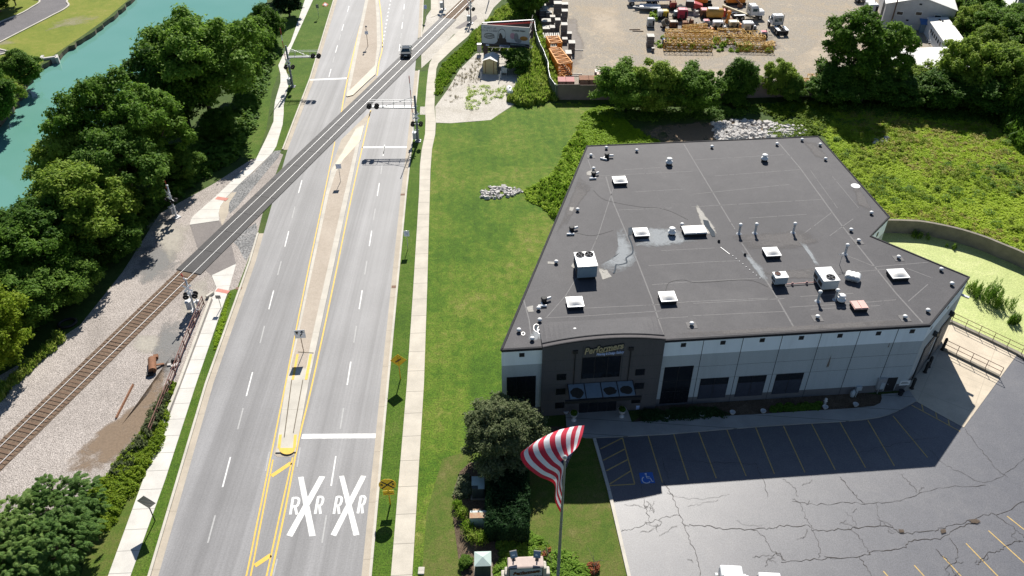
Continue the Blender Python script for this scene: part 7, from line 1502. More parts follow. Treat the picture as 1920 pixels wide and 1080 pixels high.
# ---------------- stacked blocks and pallets ----------------
M['block'] = pm('pale_grey_block', (0.50, 0.48, 0.44), 0.85, 0.15, 1.2, fine=0.2); M['blockdark'] = pm('dark_block_side', (0.14, 0.125, 0.12), 0.85, 0.2, 1.5); M['brownbox'] = pm('brown_crate_board', (0.27, 0.17, 0.12), 0.8, 0.2, 1.5); M['redbox'] = pm('dark_red_container_paint', (0.30, 0.085, 0.08), 0.7, 0.25, 1.0); M['pinkroof'] = pm('pale_pink_roof', (0.55, 0.38, 0.34), 0.7, 0.12, 0.8)
def stack(u, v, w, d, n, h, label, top='block', side='blockdark', rz=0.0, cat='stack of blocks', name='block_stack', group='stacked blocks along the yard fence'):
    """v is the foot of the near side"""
    x, y = G(u, v); t = thing(name, label, cat, (x, y + d / 2, 0), rz, group); rn = random.Random(int(u * 3 + v))
    for k in range(n):
        b = MB(); j = rn.uniform(-0.06, 0.06); z = k * h; b.box(-w / 2 + j, w / 2 + j, -d / 2, d / 2, z + 0.06, z + h - 0.03, 1); b.box(-w / 2 + j - 0.03, w / 2 + j + 0.03, -d / 2 - 0.02, d / 2 + 0.02, z + h - 0.03, z + h, 0)
        for q in (-1, 0, 1): b.box(-w / 2 + j + 0.02, w / 2 + j - 0.02, q * d * 0.4 - 0.08, q * d * 0.4 + 0.08, z, z + 0.06, 1)
        b.build('block', [M[top], M[side]], t)
    return t
ST = [(1022, 10, 2.2, 2.4, 2, 0.9, 'pale flat topped block stack at the upper border, first from the left'), (1036, 8, 1.6, 2, 2, 1.0, 'pale block stack at the upper border, second from the left'), (1047, 7, 1.4, 2.4, 2, 0.9, 'pale block stack at the upper border, rightmost'), (1014, 30, 2.0, 1.8, 2, 1.0, 'wide block stack with a bluish white top beside the fence'), (1045, 34, 1.6, 1.8, 3, 1.0, 'tall grey block stack in the middle of the upper rows'), (1058, 26, 1.5, 1.5, 2, 1.0, 'pair of pale blocks at the upper right of the rows'), (1058, 50, 1.2, 1.5, 3, 1.05, 'tallest narrow block stack on the right with a white top'),
 (1019, 38, 1.6, 1.6, 2, 1.0, 'block stack under loose leaning slabs'), (1029, 40, 1.2, 1.2, 2, 0.9, 'small block stack with dark front between the leaning slabs and the tall grey stack'), (1036, 48, 1.0, 1.2, 2, 0.9, 'small pale block stack in the centre of the rows'), (1024, 55, 1.8, 1.8, 2, 0.8, 'low broad block stack beside the fence in the third row'), (1045, 58, 1.0, 1.4, 2, 1.1, 'dark sided narrow block stack behind the striped beams'), (1058, 70, 1.2, 1.5, 2, 1.25, 'tall block stack with dark front right of the striped beams'), (1024, 66, 1.4, 1.8, 1, 1.3, 'single pale block left of the striped beams'), (1035, 64, 1.1, 1.5, 1, 1.3, 'single pale block above the striped beams'),
 (1068, 76, 0.9, 1.2, 2, 0.7, 'small yellowish topped block stack right of the tall dark fronted one'), (1059, 83, 1.0, 1.2, 1, 1.0, 'low pale block right of the boom head'), (1072, 102, 1.2, 1.6, 2, 1.1, 'block stack with a perforated white top right of the boom'), (1066, 118, 1.1, 1.8, 2, 0.9, 'dark fronted stack topped with slanting white sheets right of the boom')]
for s in ST: stack(*s[:6], s[6])
t = thing('concrete_beams', 'row of pale striped concrete beams laid beside each other on the stacks', 'beams', (*G(1035, 80), 0)); rn = random.Random(2)
for k in range(8): b = MB(); b.obox((-1.6 + k * 0.42, 0.9 + rn.uniform(-0.1, 0.1), 1.0), (0.26, 2.6, 0.3), rn.uniform(-0.05, 0.05)); b.build('beam', M['block'], t)
b = MB(); b.box(-1.8, 1.6, 0, 0.3, 0, 0.85); b.box(-1.8, 1.6, 1.5, 1.8, 0, 0.85); b.build('support', M['blockdark'], t)
t = thing('leaning_slabs', 'loose white slabs leaning on the block stack beside the fence', 'slabs', (*G(1015, 36), 0))
for k in range(4): b = MB(); b.obox((0.2 + k * 0.34, 0.6, 2.2), (0.24, 1.6, 0.07), R(22), 0, 0.1, 0.12); b.build('slab', M['block'], t)
for s in ((1122, 150, 1.3, 1.3, 1, 1.5, 'box with a black front, leftmost of the three in a row'), (1134, 150, 1.25, 1.3, 1, 1.5, 'brown box with pale top, middle of the three in a row'), (1148, 150, 1.3, 1.3, 1, 1.5, 'brown box with pale top, rightmost of the three in a row'), (1170, 149, 1.4, 1.3, 1, 1.5, 'pale topped box standing apart beside the leafy yard wall tree'), (1186, 146, 1.1, 1.2, 1, 1.3, 'dark open box partly hidden by the leafy yard wall tree')):
    o = stack(*s[:6], s[6], side='blockdark' if 'black' in s[6] or 'dark' in s[6] else 'brownbox', cat='box', name='storage_box', group='boxes behind the lower yard wall')
def container(u, v, w, d, h, label, roofm, wallm, group='red brown containers behind the yard wall'):
    x, y = G(u, v); t = thing('container', label, 'container', (x, y + 0.2 + d / 2, 0), 0, group)
    b = MB(); b.box(-w / 2, w / 2, -d / 2, d / 2, 0.1, h)
    for k in range(int(d / 0.5)): b.box(-w / 2 - 0.03, w / 2 + 0.03, -d / 2 + k * 0.5, -d / 2 + k * 0.5 + 0.2, 0.15, h - 0.1)
    b.build('wall', M[wallm], t); b = MB(); b.box(-w / 2 - 0.04, w / 2 + 0.04, -d / 2 - 0.04, d / 2 + 0.04, h, h + 0.08); b.build('roof', M[roofm], t)
    b = MB(); b.box(-w / 2 + 0.1, -0.03, -d / 2 - 0.04, -d / 2, 0.2, h - 0.1); b.box(0.03, w / 2 - 0.1, -d / 2 - 0.04, -d / 2, 0.2, h - 0.1); b.build('door', M[wallm], t)
container(1053, 184, 1.3, 1.9, 2.9, 'dark red container in the corner of the yard wall, leftmost', 'redbox', 'brownbox'); container(1068, 184, 1.4, 1.9, 2.9, 'dark red container in the corner of the yard wall, second from left', 'redbox', 'brownbox')
container(1094, 183, 1.6, 1.8, 3.1, 'rusty brown open topped container left of the pink roofed one', 'rust', 'brownbox'); container(1111, 183, 1.5, 1.8, 3.1, 'rusty brown container touching the pink roofed one', 'rust', 'brownbox'); container(1137, 183, 3.2, 3.0, 3.2, 'largest container, with a pale pink roof, behind the yard wall', 'pinkroof', 'redbox')
# ---------------- crane lattice sections ----------------
M['cranegold'] = pm('faded_crane_yellow', (0.74, 0.45, 0.05), 0.6, 0.2, 1.5, c2=(0.58, 0.34, 0.08)); M['craneorange'] = pm('orange_crane_paint', (0.62, 0.26, 0.035), 0.6, 0.15, 1.5)
def lattice(x, y, z, L, w, h, rz, label, mat, bays=8, w2=None, group='lattice crane sections in the yard', th=0.10):
    t = thing('lattice_girder', label, 'crane section', (x, y, z), rz, group); w2 = w2 or w; h2 = h * w2 / w
    def c(i, k): a = i / bays; ww = (w + (w2 - w) * a) / 2; hh = h + (h2 - h) * a; zz = (h - hh) / 2; return Vector((-L / 2 + L * a, (-ww, ww, ww, -ww)[k], zz + (0, 0, hh, hh)[k]))
    for k in range(4): b = MB(); b.cyl(c(0, k), c(bays, k), th * 0.75, th * 0.75, 6); b.build('chord', M[mat], t)
    for k in range(4):
        b = MB()
        for i in range(bays):
            q = (k + 1) % 4; a, d = (k, q) if i % 2 == 0 else (q, k); b.cyl(c(i, a), c(i + 1, d), th * 0.45, th * 0.45, 5, caps=False); b.cyl(c(i, k), c(i, q), th * 0.4, th * 0.4, 5, caps=False)
        b.cyl(c(bays, k), c(bays, (k + 1) % 4), th * 0.5, th * 0.5, 5); b.build('lacing', M[mat], t)
    return t
def LP(u, v, **k): return G(u, v)
x, y = G(1290, 97); lattice(x, y + 0.8, 0.1, 9.2, 1.6, 1.6, R(-2), 'front lattice girder of the long yellow stack, lying lowest in the picture', 'cranegold', 9)
x, y = G(1290, 86); lattice(x, y + 0.8, 0.1, 9.2, 1.6, 1.6, R(-2), 'middle lattice girder of the long yellow stack', 'cranegold', 9)
x, y = G(1292, 76); lattice(x, y + 0.8, 0.1, 9.0, 1.6, 1.6, R(-1), 'rear lattice girder of the long yellow stack', 'cranegold', 9)
x, y = G(1290, 88); lattice(x, y + 1.6, 1.75, 8.8, 1.3, 0.9, R(-2), 'flat lattice girder lying on top of the long yellow stack', 'cranegold', 9)
x, y = G(1357, 84); lattice(x, y + 0.8, 0.1, 3.8, 1.5, 1.5, R(4), 'short rusty lattice girder between the two yellow stacks', 'cranegold', 5)
x, y = G(1416, 98); lattice(x, y + 0.7, 0.1, 7.0, 1.4, 1.3, R(-4), 'front lattice girder of the right yellow stack', 'cranegold', 9)
x, y = G(1405, 92); lattice(x, y + 1.6, 1.2, 6.2, 1.2, 0.8, R(-4), 'pale lattice girder laid on top of the right yellow stack', 'cranegold', 8)
x, y = G(1408, 76); lattice(x, y + 0.6, 0.1, 3.6, 2.2, 1.2, R(4), 'wide short lattice frame behind the right yellow stack', 'cranegold', 4)
x, y = G(1370, 68); lattice(x, y + 0.6, 0.3, 5.2, 0.9, 0.9, R(-3), 'thin lattice piece behind the short rusty girder', 'cranegold', 6)
x, y = G(1545, 158); lattice(x, y - 0.6, 0.1, 6.5, 1.6, 1.8, R(3), 'rusty lattice girder lying behind the yard wall at the tallest tree', 'cranegold', 8); x, y = G(1508, 158); lattice(x, y - 0.5, 0.1, 3.8, 1.2, 1.0, R(-3), 'small pale lattice piece behind the yard wall beside the rusty girder', 'cranegold', 5)
x, y = G(1038, 100); lattice(x, y, 0.5, 3.4, 2.3, 2.2, R(100), 'orange boom head section at the upper end of the long orange boom', 'craneorange', 4, group='orange lattice boom beside the yard fence', th=0.22)
x, y = G(1049, 128); lattice(x, y, 0.3, 7.6, 2.6, 2.2, R(102), 'longest orange lattice boom section beside the mesh fence', 'craneorange', 9, 2.1, 'orange lattice boom beside the yard fence', th=0.2)
x, y = G(1057, 160); lattice(x, y, 0.1, 5.6, 0.9, 0.7, R(-76), 'tapered orange boom tip pointing at the dark red containers', 'craneorange', 6, 2.0, 'orange lattice boom beside the yard fence', th=0.17)
# ---------------- machines and trucks ----------------
M['trwhite'] = pm('truck_white', (0.66, 0.67, 0.68), 0.35, 0.04, 2, spec=0.5); M['trred'] = pm('truck_red', (0.42, 0.035, 0.035), 0.45, 0.12, 2); M['mred'] = pm('machine_crimson', (0.42, 0.03, 0.075), 0.5, 0.1, 2); M['morange'] = pm('excavator_orange', (0.62, 0.22, 0.02), 0.5, 0.12, 2); M['myellow'] = pm('machine_yellow', (0.70, 0.50, 0.02), 0.5, 0.1, 2); M['tank_ochre'] = pm('ochre_tank', (0.52, 0.30, 0.06), 0.55, 0.15, 2); M['mcream'] = pm('machine_cream', (0.60, 0.53, 0.36), 0.55, 0.1, 2); M['blue'] = pm('blue_plastic', (0.02, 0.09, 0.22), 0.45, 0.1, 2); M['trailwhite'] = pm('trailer_white', (0.58, 0.6, 0.62), 0.5, 0.08, 2); M['bluemetal'] = pm('blue_awning', (0.05, 0.17, 0.42), 0.5, 0.1, 2)
def wheel(t, x, y, r=0.5, w=0.32):
    b = MB(); b.cyl((x - w / 2, y, r), (x + w / 2, y, r), r, r, 14, 0); b.cyl((x - w / 2 - 0.01, y, r), (x + w / 2 + 0.01, y, r), r * 0.5, r * 0.5, 10, 1); b.build('wheel', [M['black'], M['galv']], t)
def semi(x, y, z, rz, label, color='trwhite', sleeper=True, trim=None, body=None, L=6.6):
    """tractor pointing along local +y"""
    t = thing('truck', label, 'truck', (x, y, z), rz, 'white trucks')
    b = MB(); b.box(-0.5, -0.35, -L / 2, L / 2 - 0.3, 0.75, 1.0); b.box(0.35, 0.5, -L / 2, L / 2 - 0.3, 0.75, 1.0); b.box(-1.0, 1.0, -L / 2 - 0.1, -L / 2, 0.6, 1.05)
    for k in range(4): yy = -L / 2 + 0.4 + k * 0.9; b.box(-0.4, 0.4, yy, yy + 0.12, 0.78, 0.97)
    b.build('chassis', M['metal'], t)
    b = MB(); b.box(-1.1, 1.1, 0.2, 1.85, 0.95, 2.5); 
    b.add([(-1.1, 0.2, 2.5), (1.1, 0.2, 2.5), (1.1, 1.85, 2.5), (-1.1, 1.85, 2.5), (-0.98, 0.25, 2.92), (0.98, 0.25, 2.92), (0.98, 1.62, 2.92), (-0.98, 1.62, 2.92)], [(0, 1, 5, 4), (1, 2, 6, 5), (2, 3, 7, 6), (3, 0, 4, 7), (4, 5, 6, 7)])
    b.build('cab', M[color], t, bevel=0.08)
    b = MB(); b.box(-0.92, 0.92, 1.85, L / 2, 0.75, 1.75); b.build('hood', M[color], t, bevel=0.14)
    b = MB(); b.box(-0.95, 0.95, 1.84, 1.87, 1.85, 2.45); b.box(-1.11, -1.09, 0.6, 1.6, 1.8, 2.4); b.box(1.09, 1.11, 0.6, 1.6, 1.8, 2.4); b.box(-0.75, 0.75, 0.18, 0.2, 1.7, 2.4); b.build('windows', M['carglass'], t)
    for s in (-1, 1):
        wheel(t, s * 0.95, L / 2 - 0.9, 0.5); wheel(t, s * 0.85, -L / 2 + 0.7, 0.5, 0.6); wheel(t, s * 0.85, -L / 2 + 1.9, 0.5, 0.6)
        b = MB(); b.box(s * 1.15 - 0.12, s * 1.15 + 0.12, L / 2 - 1.4, L / 2 - 0.4, 0.95, 1.15); b.build('mudguard', M[color], t, bevel=0.05)
        b = MB(); b.box(s * 0.86 - 0.32, s * 0.86 + 0.32, -L / 2 + 0.1, -L / 2 + 2.5, 1.08, 1.16); b.build('rear_mudguard', M[color], t)
        b = MB(); b.cyl((s * 1.0, 0.1, 0.9), (s * 1.0, 0.1, 3.3), 0.07, 0.07, 8); b.build('exhaust_stack', M['galv'], t)
        b = MB(); b.obox((s * 1.42, 1.75, 2.15), (0.22, 0.14, 0.5)); b.bar((s * 1.1, 1.7, 2.2), (s * 1.4, 1.75, 2.2), 0.05); b.build('mirror', M['black'], t)
        b = MB(); b.box(s * 0.7 - 0.18, s * 0.7 + 0.18, L / 2, L / 2 + 0.03, 1.0, 1.25); b.build('headlight', M['galv'], t)
    b = MB()
    for q in (-0.75, -0.2, 0, 0.2, 0.75): b.box(q - 0.05, q + 0.05, 1.42, 1.5, 2.92, 2.97)
    b.build('clearance_lights', M['signback'], t)
    if trim: b = MB(); b.box(-1.0, -0.9, 0.2, 1.6, 2.9, 2.95); b.box(0.9, 1.0, 0.2, 1.6, 2.9, 2.95); b.box(-1.12, 1.12, 0.5, 1.7, 1.4, 1.5); b.build('pink_trim', M[trim], t)
    if body: b = MB(); b.box(-1.2, 1.2, -L / 2 - body, 0.1, 1.1, 3.7); b.build('box_body', M[color], t, bevel=0.06)
    return t
M['pink'] = pm('pink_trim', (0.62, 0.05, 0.28), 0.5, 0.05, 3)
x, y = G(1381, 1086, 2.95); semi(x, y - 1.2, 0.02, R(-3), 'white box truck with a row of roof lights at the lower border', body=2.2)
x, y = G(1455, 1098, 2.95); semi(x, y - 1.3, 0.02, R(-3), 'white truck with pink trim only its roof edge showing at the lower border', trim='pink', body=2.2)
x, y = G(1402, 38); semi(x, y + 0.9, 0.02, R(-84), 'white truck seen from its side in the yard behind the ochre tank')
x, y = G(1463, 66); semi(x, y + 2.6, 0.02, R(5), 'white truck seen from behind standing alone at the right of the yard')
x, y = G(1205, 10); t = semi(x, y + 0.5, 0.02, R(92), 'white box lorry cut by the upper border of the yard', body=2.5)
def trailer(x, y, rz, L, label, mat='trailwhite'):
    t = thing('flat_trailer', label, 'trailer', (x, y, 0), rz, 'trailers in the yard'); b = MB(); b.box(-L / 2, L / 2, -1.0, 1.0, 0.75, 0.92); b.bar((-L / 2, 0.7, 0.8), (-L / 2 - 1.4, 0, 0.7), 0.12); b.bar((-L / 2, -0.7, 0.8), (-L / 2 - 1.4, 0, 0.7), 0.12); b.box(-L / 2, L / 2, -1.05, -0.98, 0.92, 1.1); b.box(-L / 2, L / 2, 0.98, 1.05, 0.92, 1.1); b.build('bed', M[mat], t)
    for k in (0.0, 0.95):
        for s in (-1, 1): b = MB(); b.cyl((L * 0.15 + k, s * 1.02, 0.42), (L * 0.15 + k, s * 1.22, 0.42), 0.42, 0.42, 12, 0); b.cyl((L * 0.15 + k, s * 1.01, 0.42), (L * 0.15 + k, s * 1.23, 0.42), 0.22, 0.22, 10, 1); b.build('wheel', [M['black'], M['white']], t)
    for s in (-1, 1): b = MB(); b.box(L * 0.15 - 0.6, L * 0.15 + 1.5, s * 1.12 - 0.15, s * 1.12 + 0.15, 0.9, 1.0); b.build('fender', M[mat], t)
x, y = G(1218, 20); trailer(x, y, R(-8), 4.4, 'white twin axle flat trailer at the upper left of the machines')
def engine_box(u, v, w, d, h, label, mat, rz=0.0, mat2=None, wheels=True, skid=False, cat='machine'):
    x, y = G(u, v); t = thing('site_machine', label, cat, (x, y + d / 2, 0), rz, 'machines and tanks in the yard'); z0 = 0.55 if wheels else 0.15
    b = MB(); b.box(-w / 2, w / 2, -d / 2, d / 2, z0, h); b.build('housing', M[mat], t, bevel=0.12)
    b = MB(); b.box(-w / 2 + 0.1, w / 2 - 0.1, -d / 2 + 0.1, d / 2 - 0.1, h, h + 0.07); b.build('lid', M[mat2 or mat], t, bevel=0.03)
    b = MB()
    for q in range(4): b.box(-w * 0.32, w * 0.1, -d / 2 - 0.02, -d / 2, z0 + 0.2 + q * 0.16, z0 + 0.28 + q * 0.16)
    b.box(w * 0.2, w * 0.42, -d / 2 - 0.02, -d / 2, z0 + 0.2, h - 0.25); b.build('grille', M['metal'], t)
    if wheels:
        for s in (-1, 1):
            
            for e in (-1, 1): b = MB(); b.cyl((s * w * 0.25, e * (d / 2 + 0.02), 0.38), (s * w * 0.25, e * (d / 2 + 0.24), 0.38), 0.38, 0.38, 12, 0); b.build('wheel', M['black'], t)
        b = MB(); b.bar((w / 2, 0, 0.5), (w / 2 + 1.1, 0, 0.4), 0.1); b.build('drawbar', M['metal'], t)
    else: b = MB(); b.box(-w / 2, w / 2, -d / 2, -d / 2 + 0.15, 0, 0.15); b.box(-w / 2, w / 2, d / 2 - 0.15, d / 2, 0, 0.15); b.build('skid', M['metal'], t)
    b = MB(); b.cyl((w * 0.3, 0, h), (w * 0.3, 0, h + 0.45), 0.06, 0.06, 8); b.build('exhaust', M['metal'], t); return t
engine_box(1238, 37, 1.2, 1.6, 1.7, 'white compressor standing left of the yellow one', 'trwhite'); engine_box(1247, 37, 1.3, 1.5, 1.7, 'bright yellow compressor box in the yard', 'myellow')
engine_box(1279, 40, 2.0, 1.6, 2.3, 'crimson machine with a peaked lid and dark red front', 'mred'); engine_box(1267, 37, 0.9, 1.2, 1.6, 'dark teal machine box left of the crimson one', 'acdeep', mat2='white'); engine_box(1262, 20, 1.4, 1.6, 1.6, 'orange red machine box behind the crimson machine', 'trred', mat2='rust'); engine_box(1321, 35, 1.7, 1.8, 1.7, 'rusty machine with a pink red cover left of the ochre tank', 'rust', mat2='mred')
engine_box(1346, 55, 2.1, 1.5, 1.4, 'white rounded machine below the ochre tank', 'trwhite'); engine_box(1325, 48, 1.3, 1.3, 0.9, 'small white machine with a red ring below the rusty machine', 'trailwhite', mat2='mred', wheels=False); engine_box(1376, 55, 2.0, 1.6, 1.4, 'cream coloured machine on wheels left of the big white box', 'mcream'); engine_box(1402, 62, 2.1, 1.8, 1.9, 'biggest white machine box behind the right yellow stack', 'trwhite'); engine_box(1359, 58, 0.6, 0.8, 0.8, 'smallest white box beside the cream machine', 'trailwhite', wheels=False); engine_box(1415, 57, 0.7, 0.7, 0.8, 'little white box right of the biggest white machine', 'trailwhite', wheels=False); engine_box(1432, 72, 1.3, 1.2, 1.2, 'white box with a red drum at the right end of the yellow stacks', 'trailwhite', mat2='mred'); engine_box(1263, 53, 1.7, 1.4, 1.2, 'rusty open bin with a pale rim', 'rust', mat2='block', wheels=False); engine_box(1285, 55, 1.2, 1.4, 1.3, 'dark rusty bin behind the long yellow stack', 'rust', wheels=False); engine_box(1310, 60, 4.2, 0.9, 0.7, 'long brown steel tray behind the long yellow stack', 'rust', wheels=False)
engine_box(1220, 52, 1.5, 1.2, 1.7, 'grey box on a thin stand left of the tipped bucket', 'acblue', wheels=False)
stack(1219, 90, 1.3, 1.6, 3, 0.75, 'dark stack of trays with white top left of the blue barrel', group='loose items in the yard'); stack(1224, 98, 0.5, 0.5, 2, 0.4, 'small dark crate beside the dark stack of trays', group='loose items in the yard')
x, y = G(1243, 53); t = thing('tipped_bucket', 'grey steel bucket lying tipped on the yard', 'bucket', (x, y + 0.5, 0), R(25)); b = MB(); b.lathe([(0.45, 0.0), (0.75, 0.2), (0.8, 1.1), (0.7, 1.1), (0.62, 0.3), (0, 0.15)], (0, 0, 0.7), 10, axis=(0.3, -0.7, 0.6)); b.build('bucket_shell', M['pondwall'], t); b = MB(); b.box(-0.4, 0.4, -0.5, 0.3, 0, 0.3); b.build('foot', M['metal'], t)
x, y = G(1245, 85); b = MB(); b.lathe([(0.4, 0), (0.45, 0.1), (0.45, 1.2), (0.4, 1.28), (0, 1.28)], n=14); tag(b.build('barrel', M['blue'], None, (x, y, 0)), 'blue barrel at the left end of the long yellow stack', 'barrel')
# ochre tank on a skid
x, y = G(1340, 40); t = thing('storage_tank', 'ochre horizontal tank with a white top and red end', 'tank', (x, y + 0.8, 0), R(-5), 'machines and tanks in the yard'); b = MB(); b.lathe([(0, -1.75), (0.7, -1.7), (0.95, -1.5), (0.95, 1.5), (0.7, 1.7), (0, 1.75)], (0, 0, 1.5), 18, axis=(1, 0, 0)); b.build('vessel', M['tank_ochre'], t)
b = MB(); b.obox((-0.45, 0, 2.45), (2.1, 1.1, 0.12)); b.build('white_cover', M['white'], t); b = MB(); b.obox((1.85, 0, 1.6), (0.3, 1.3, 1.3)); b.build('red_end', M['trred'], t); b = MB(); b.box(-1.5, 1.5, -0.6, 0.6, 0, 0.6); b.build('skid', M['metal'], t)
# red truck with hood
x, y = G(1294, 23); t = thing('truck', 'old red truck with a rounded hood behind the crimson machine', 'truck', (x, y + 0.8, 0.02), R(-100)); b = MB(); b.box(-1.0, 1.0, -1.0, 0.7, 0.9, 2.3); b.build('cab', M['bbsteel'], t, bevel=0.1); b = MB(); b.add([(-0.95, 0.7, 0.8), (0.95, 0.7, 0.8), (0.8, 2.7, 0.8), (-0.8, 2.7, 0.8), (-0.95, 0.7, 2.0), (0.95, 0.7, 2.0), (0.7, 2.6, 1.5), (-0.7, 2.6, 1.5)], [(0, 1, 5, 4), (1, 2, 6, 5), (2, 3, 7, 6), (3, 0, 4, 7), (4, 5, 6, 7)]); b.build('hood', M['trred'], t, bevel=0.15)
for s in (-1, 1): wheel(t, s * 0.9, 1.8, 0.5); wheel(t, s * 0.9, -2.0, 0.5)
b = MB(); b.box(-0.5, 0.5, -3.2, -1.0, 0.6, 0.9); b.build('chassis', M['metal'], t)
# excavator at the top border
x, y = G(1316, 14); t = thing('excavator', 'orange tracked excavator with its boom lowered to the right at the upper border', 'excavator', (x, y + 1.2, 0), R(-6))
for s in (-1, 1):
    b = MB(); b.box(-1.9, 1.9, s * 1.15 - 0.3, s * 1.15 + 0.3, 0.15, 0.85); b.cyl((-1.9, s * 1.15 - 0.3, 0.5), (-1.9, s * 1.15 + 0.3, 0.5), 0.4, 0.4, 12); b.cyl((1.9, s * 1.15 - 0.3, 0.5), (1.9, s * 1.15 + 0.3, 0.5), 0.4, 0.4, 12); b.build('track', M['black'], t)
b = MB(); b.box(-2.3, 1.2, -1.3, 1.3, 1.0, 2.2); b.build('house', M['morange'], t, bevel=0.12); b = MB(); b.box(0.1, 1.5, 0.3, 1.3, 1.1, 2.9); b.build('cab', M['carglass'], t, bevel=0.06)
b = MB(); b.bar((1.0, 0, 1.8), (4.0, 0, 3.6), 0.5, 0, 0.7); b.bar((4.0, 0, 3.6), (7.0, -0.3, 1.9), 0.42, 0, 0.55); b.build('boom', M['morange'], t); b = MB(); b.bar((7.0, -0.3, 1.9), (8.2, -0.3, 0.8), 0.35); b.obox((8.3, -0.3, 0.5), (1.0, 1.1, 0.8), 0, 0, 0.4, 0, 0.7); b.build('bucket', M['rust'], t)
x, y = G(1410, 10); t = thing('crane_carriage', 'orange and rusty crane base behind the white truck at the upper border', 'crane part', (x - 3.5, y + 1.0, 0), R(3)); b = MB(); b.box(-2.0, 2.0, -0.9, 0.9, 0.4, 1.9); b.build('deck', M['morange'], t, bevel=0.1); b = MB(); b.cyl((0.8, -0.5, 1.9), (0.8, 0.5, 1.9), 0.7, 0.7, 14); b.build('winch', M['rust'], t); b = MB(); b.box(-2.2, 2.2, -1.1, -0.7, 0, 0.5); b.box(-2.2, 2.2, 0.7, 1.1, 0, 0.5); b.build('track', M['black'], t)
x, y = G(1382, 33); t = thing('crane_jib', 'long pale green telescopic jib sloping down to the right beside the white truck', 'crane part', (x, y, 0), R(-24)); b = MB(); b.bar((-3.4, 0, 2.0), (2.9, 0, 0.6), 0.45, 0, 0.5); b.build('jib', M['mcream'], t); b = MB(); b.bar((2.9, 0, 0.6), (3.7, 0, 0.5), 0.25); b.build('jib_head', M['metal'], t); b = MB(); b.box(-3.2, -2.2, -0.5, 0.5, 0, 1.7); b.build('pedestal', M['rust'], t)
x, y = G(1365, 44); t = thing('crane_pedestal', 'small orange crane column right of the ochre tank', 'crane part', (x, y + 0.4, 0)); b = MB(); b.lathe([(0.6, 0), (0.55, 0.5), (0.35, 0.7), (0.3, 1.9), (0.5, 2.0), (0.45, 2.4), (0, 2.5)], n=12); b.build('column', M['morange'], t); b = MB(); b.obox((0.4, 0, 0.5), (0.9, 0.7, 0.9)); b.build('engine_block', M['rust'], t)
for (u, v, a, lb) in ((1190, 56, 0.05, 'timber lying on the yard left of the yellow compressor'), (1196, 59, -0.05, 'lower of two dark timbers on the yard'), (1080, 140, 0.03, 'pale timber lying beside the boom tip'), (1084, 143, -0.03, 'second pale timber lying beside the boom tip'), (1083, 95, 0, 'pale plank lying right of the block stacks')):
    x, y = G(u, v); b = MB(); b.obox((0, 0, 0.08), (2.2, 0.16, 0.14), a); tag(b.build('timber', M['block' if 'pale' in lb else 'tie'], None, (x, y, 0)), lb, 'timber')
x, y = G(1430, 93); b = MB(); b.obox((0, 0.4, 0.6), (3.2, 0.3, 0.15), 0.1); b.obox((0.6, 0.9, 0.3), (0.9, 0.6, 0.6), 0.3); tag(b.build('steel_offcut', M['brownbox'], None, (x + 1.2, y + 0.3, 0)), 'brown steel beam sticking out of the right yellow stack', 'scrap')
for (u, v, L, a, z, lb) in ((1300, 70, 5.0, 0.22, 1.9, 'thin yellow lattice piece lying askew across the long stack'), (1330, 66, 3.2, -0.35, 0.3, 'short tilted lattice piece behind the long yellow stack'), (1440, 88, 2.6, 0.5, 0.3, 'short lattice stub at the right end of the yellow stacks')):
    x, y = G(u, v); lattice(x, y, z, L, 0.8, 0.6, a, lb, 'cranegold', 6)
for (u, v, w_, d_, h_, m1, lb) in ((1296, 48, 0.9, 0.7, 1.1, 'rust', 'upright rusty motor block below the crimson machine'), (1307, 52, 0.7, 0.6, 0.8, 'bbsteel', 'black drum shaped scrap beside the rusty motor block'), (1252, 48, 0.6, 0.6, 0.5, 'block', 'pale cube of scrap left of the rusty bin'), (1386, 70, 1.3, 0.7, 0.6, 'rust', 'low rusty frame behind the right yellow stack'), (1366, 72, 0.8, 0.8, 0.9, 'bbsteel', 'dark engine lump between the two yellow stacks'), (1335, 58, 1.1, 0.5, 0.5, 'morange', 'orange fork frame under the white rounded machine'), (1305, 30, 1.0, 0.8, 1.0, 'block', 'white fuel box between the crimson and the rusty machine'), (1388, 52, 0.6, 0.6, 0.7, 'morange', 'small orange pump under the pale green jib')):
    x, y = G(u, v); b = MB(); b.obox((0, 0, h_ / 2), (w_, d_, h_), 0.3, 0, taper=0.8); b.cyl((-w_ * 0.3, 0, h_), (-w_ * 0.3, 0, h_ + 0.3), 0.12, 0.12, 8); b.obox((w_ * 0.4, -d_ * 0.4, h_ * 0.2), (w_ * 0.7, d_ * 0.4, h_ * 0.4), -0.4); tag(b.build('scrap_part', M[m1], None, (x, y + 0.3, 0)), lb, 'scrap', 'loose scrap among the machines')
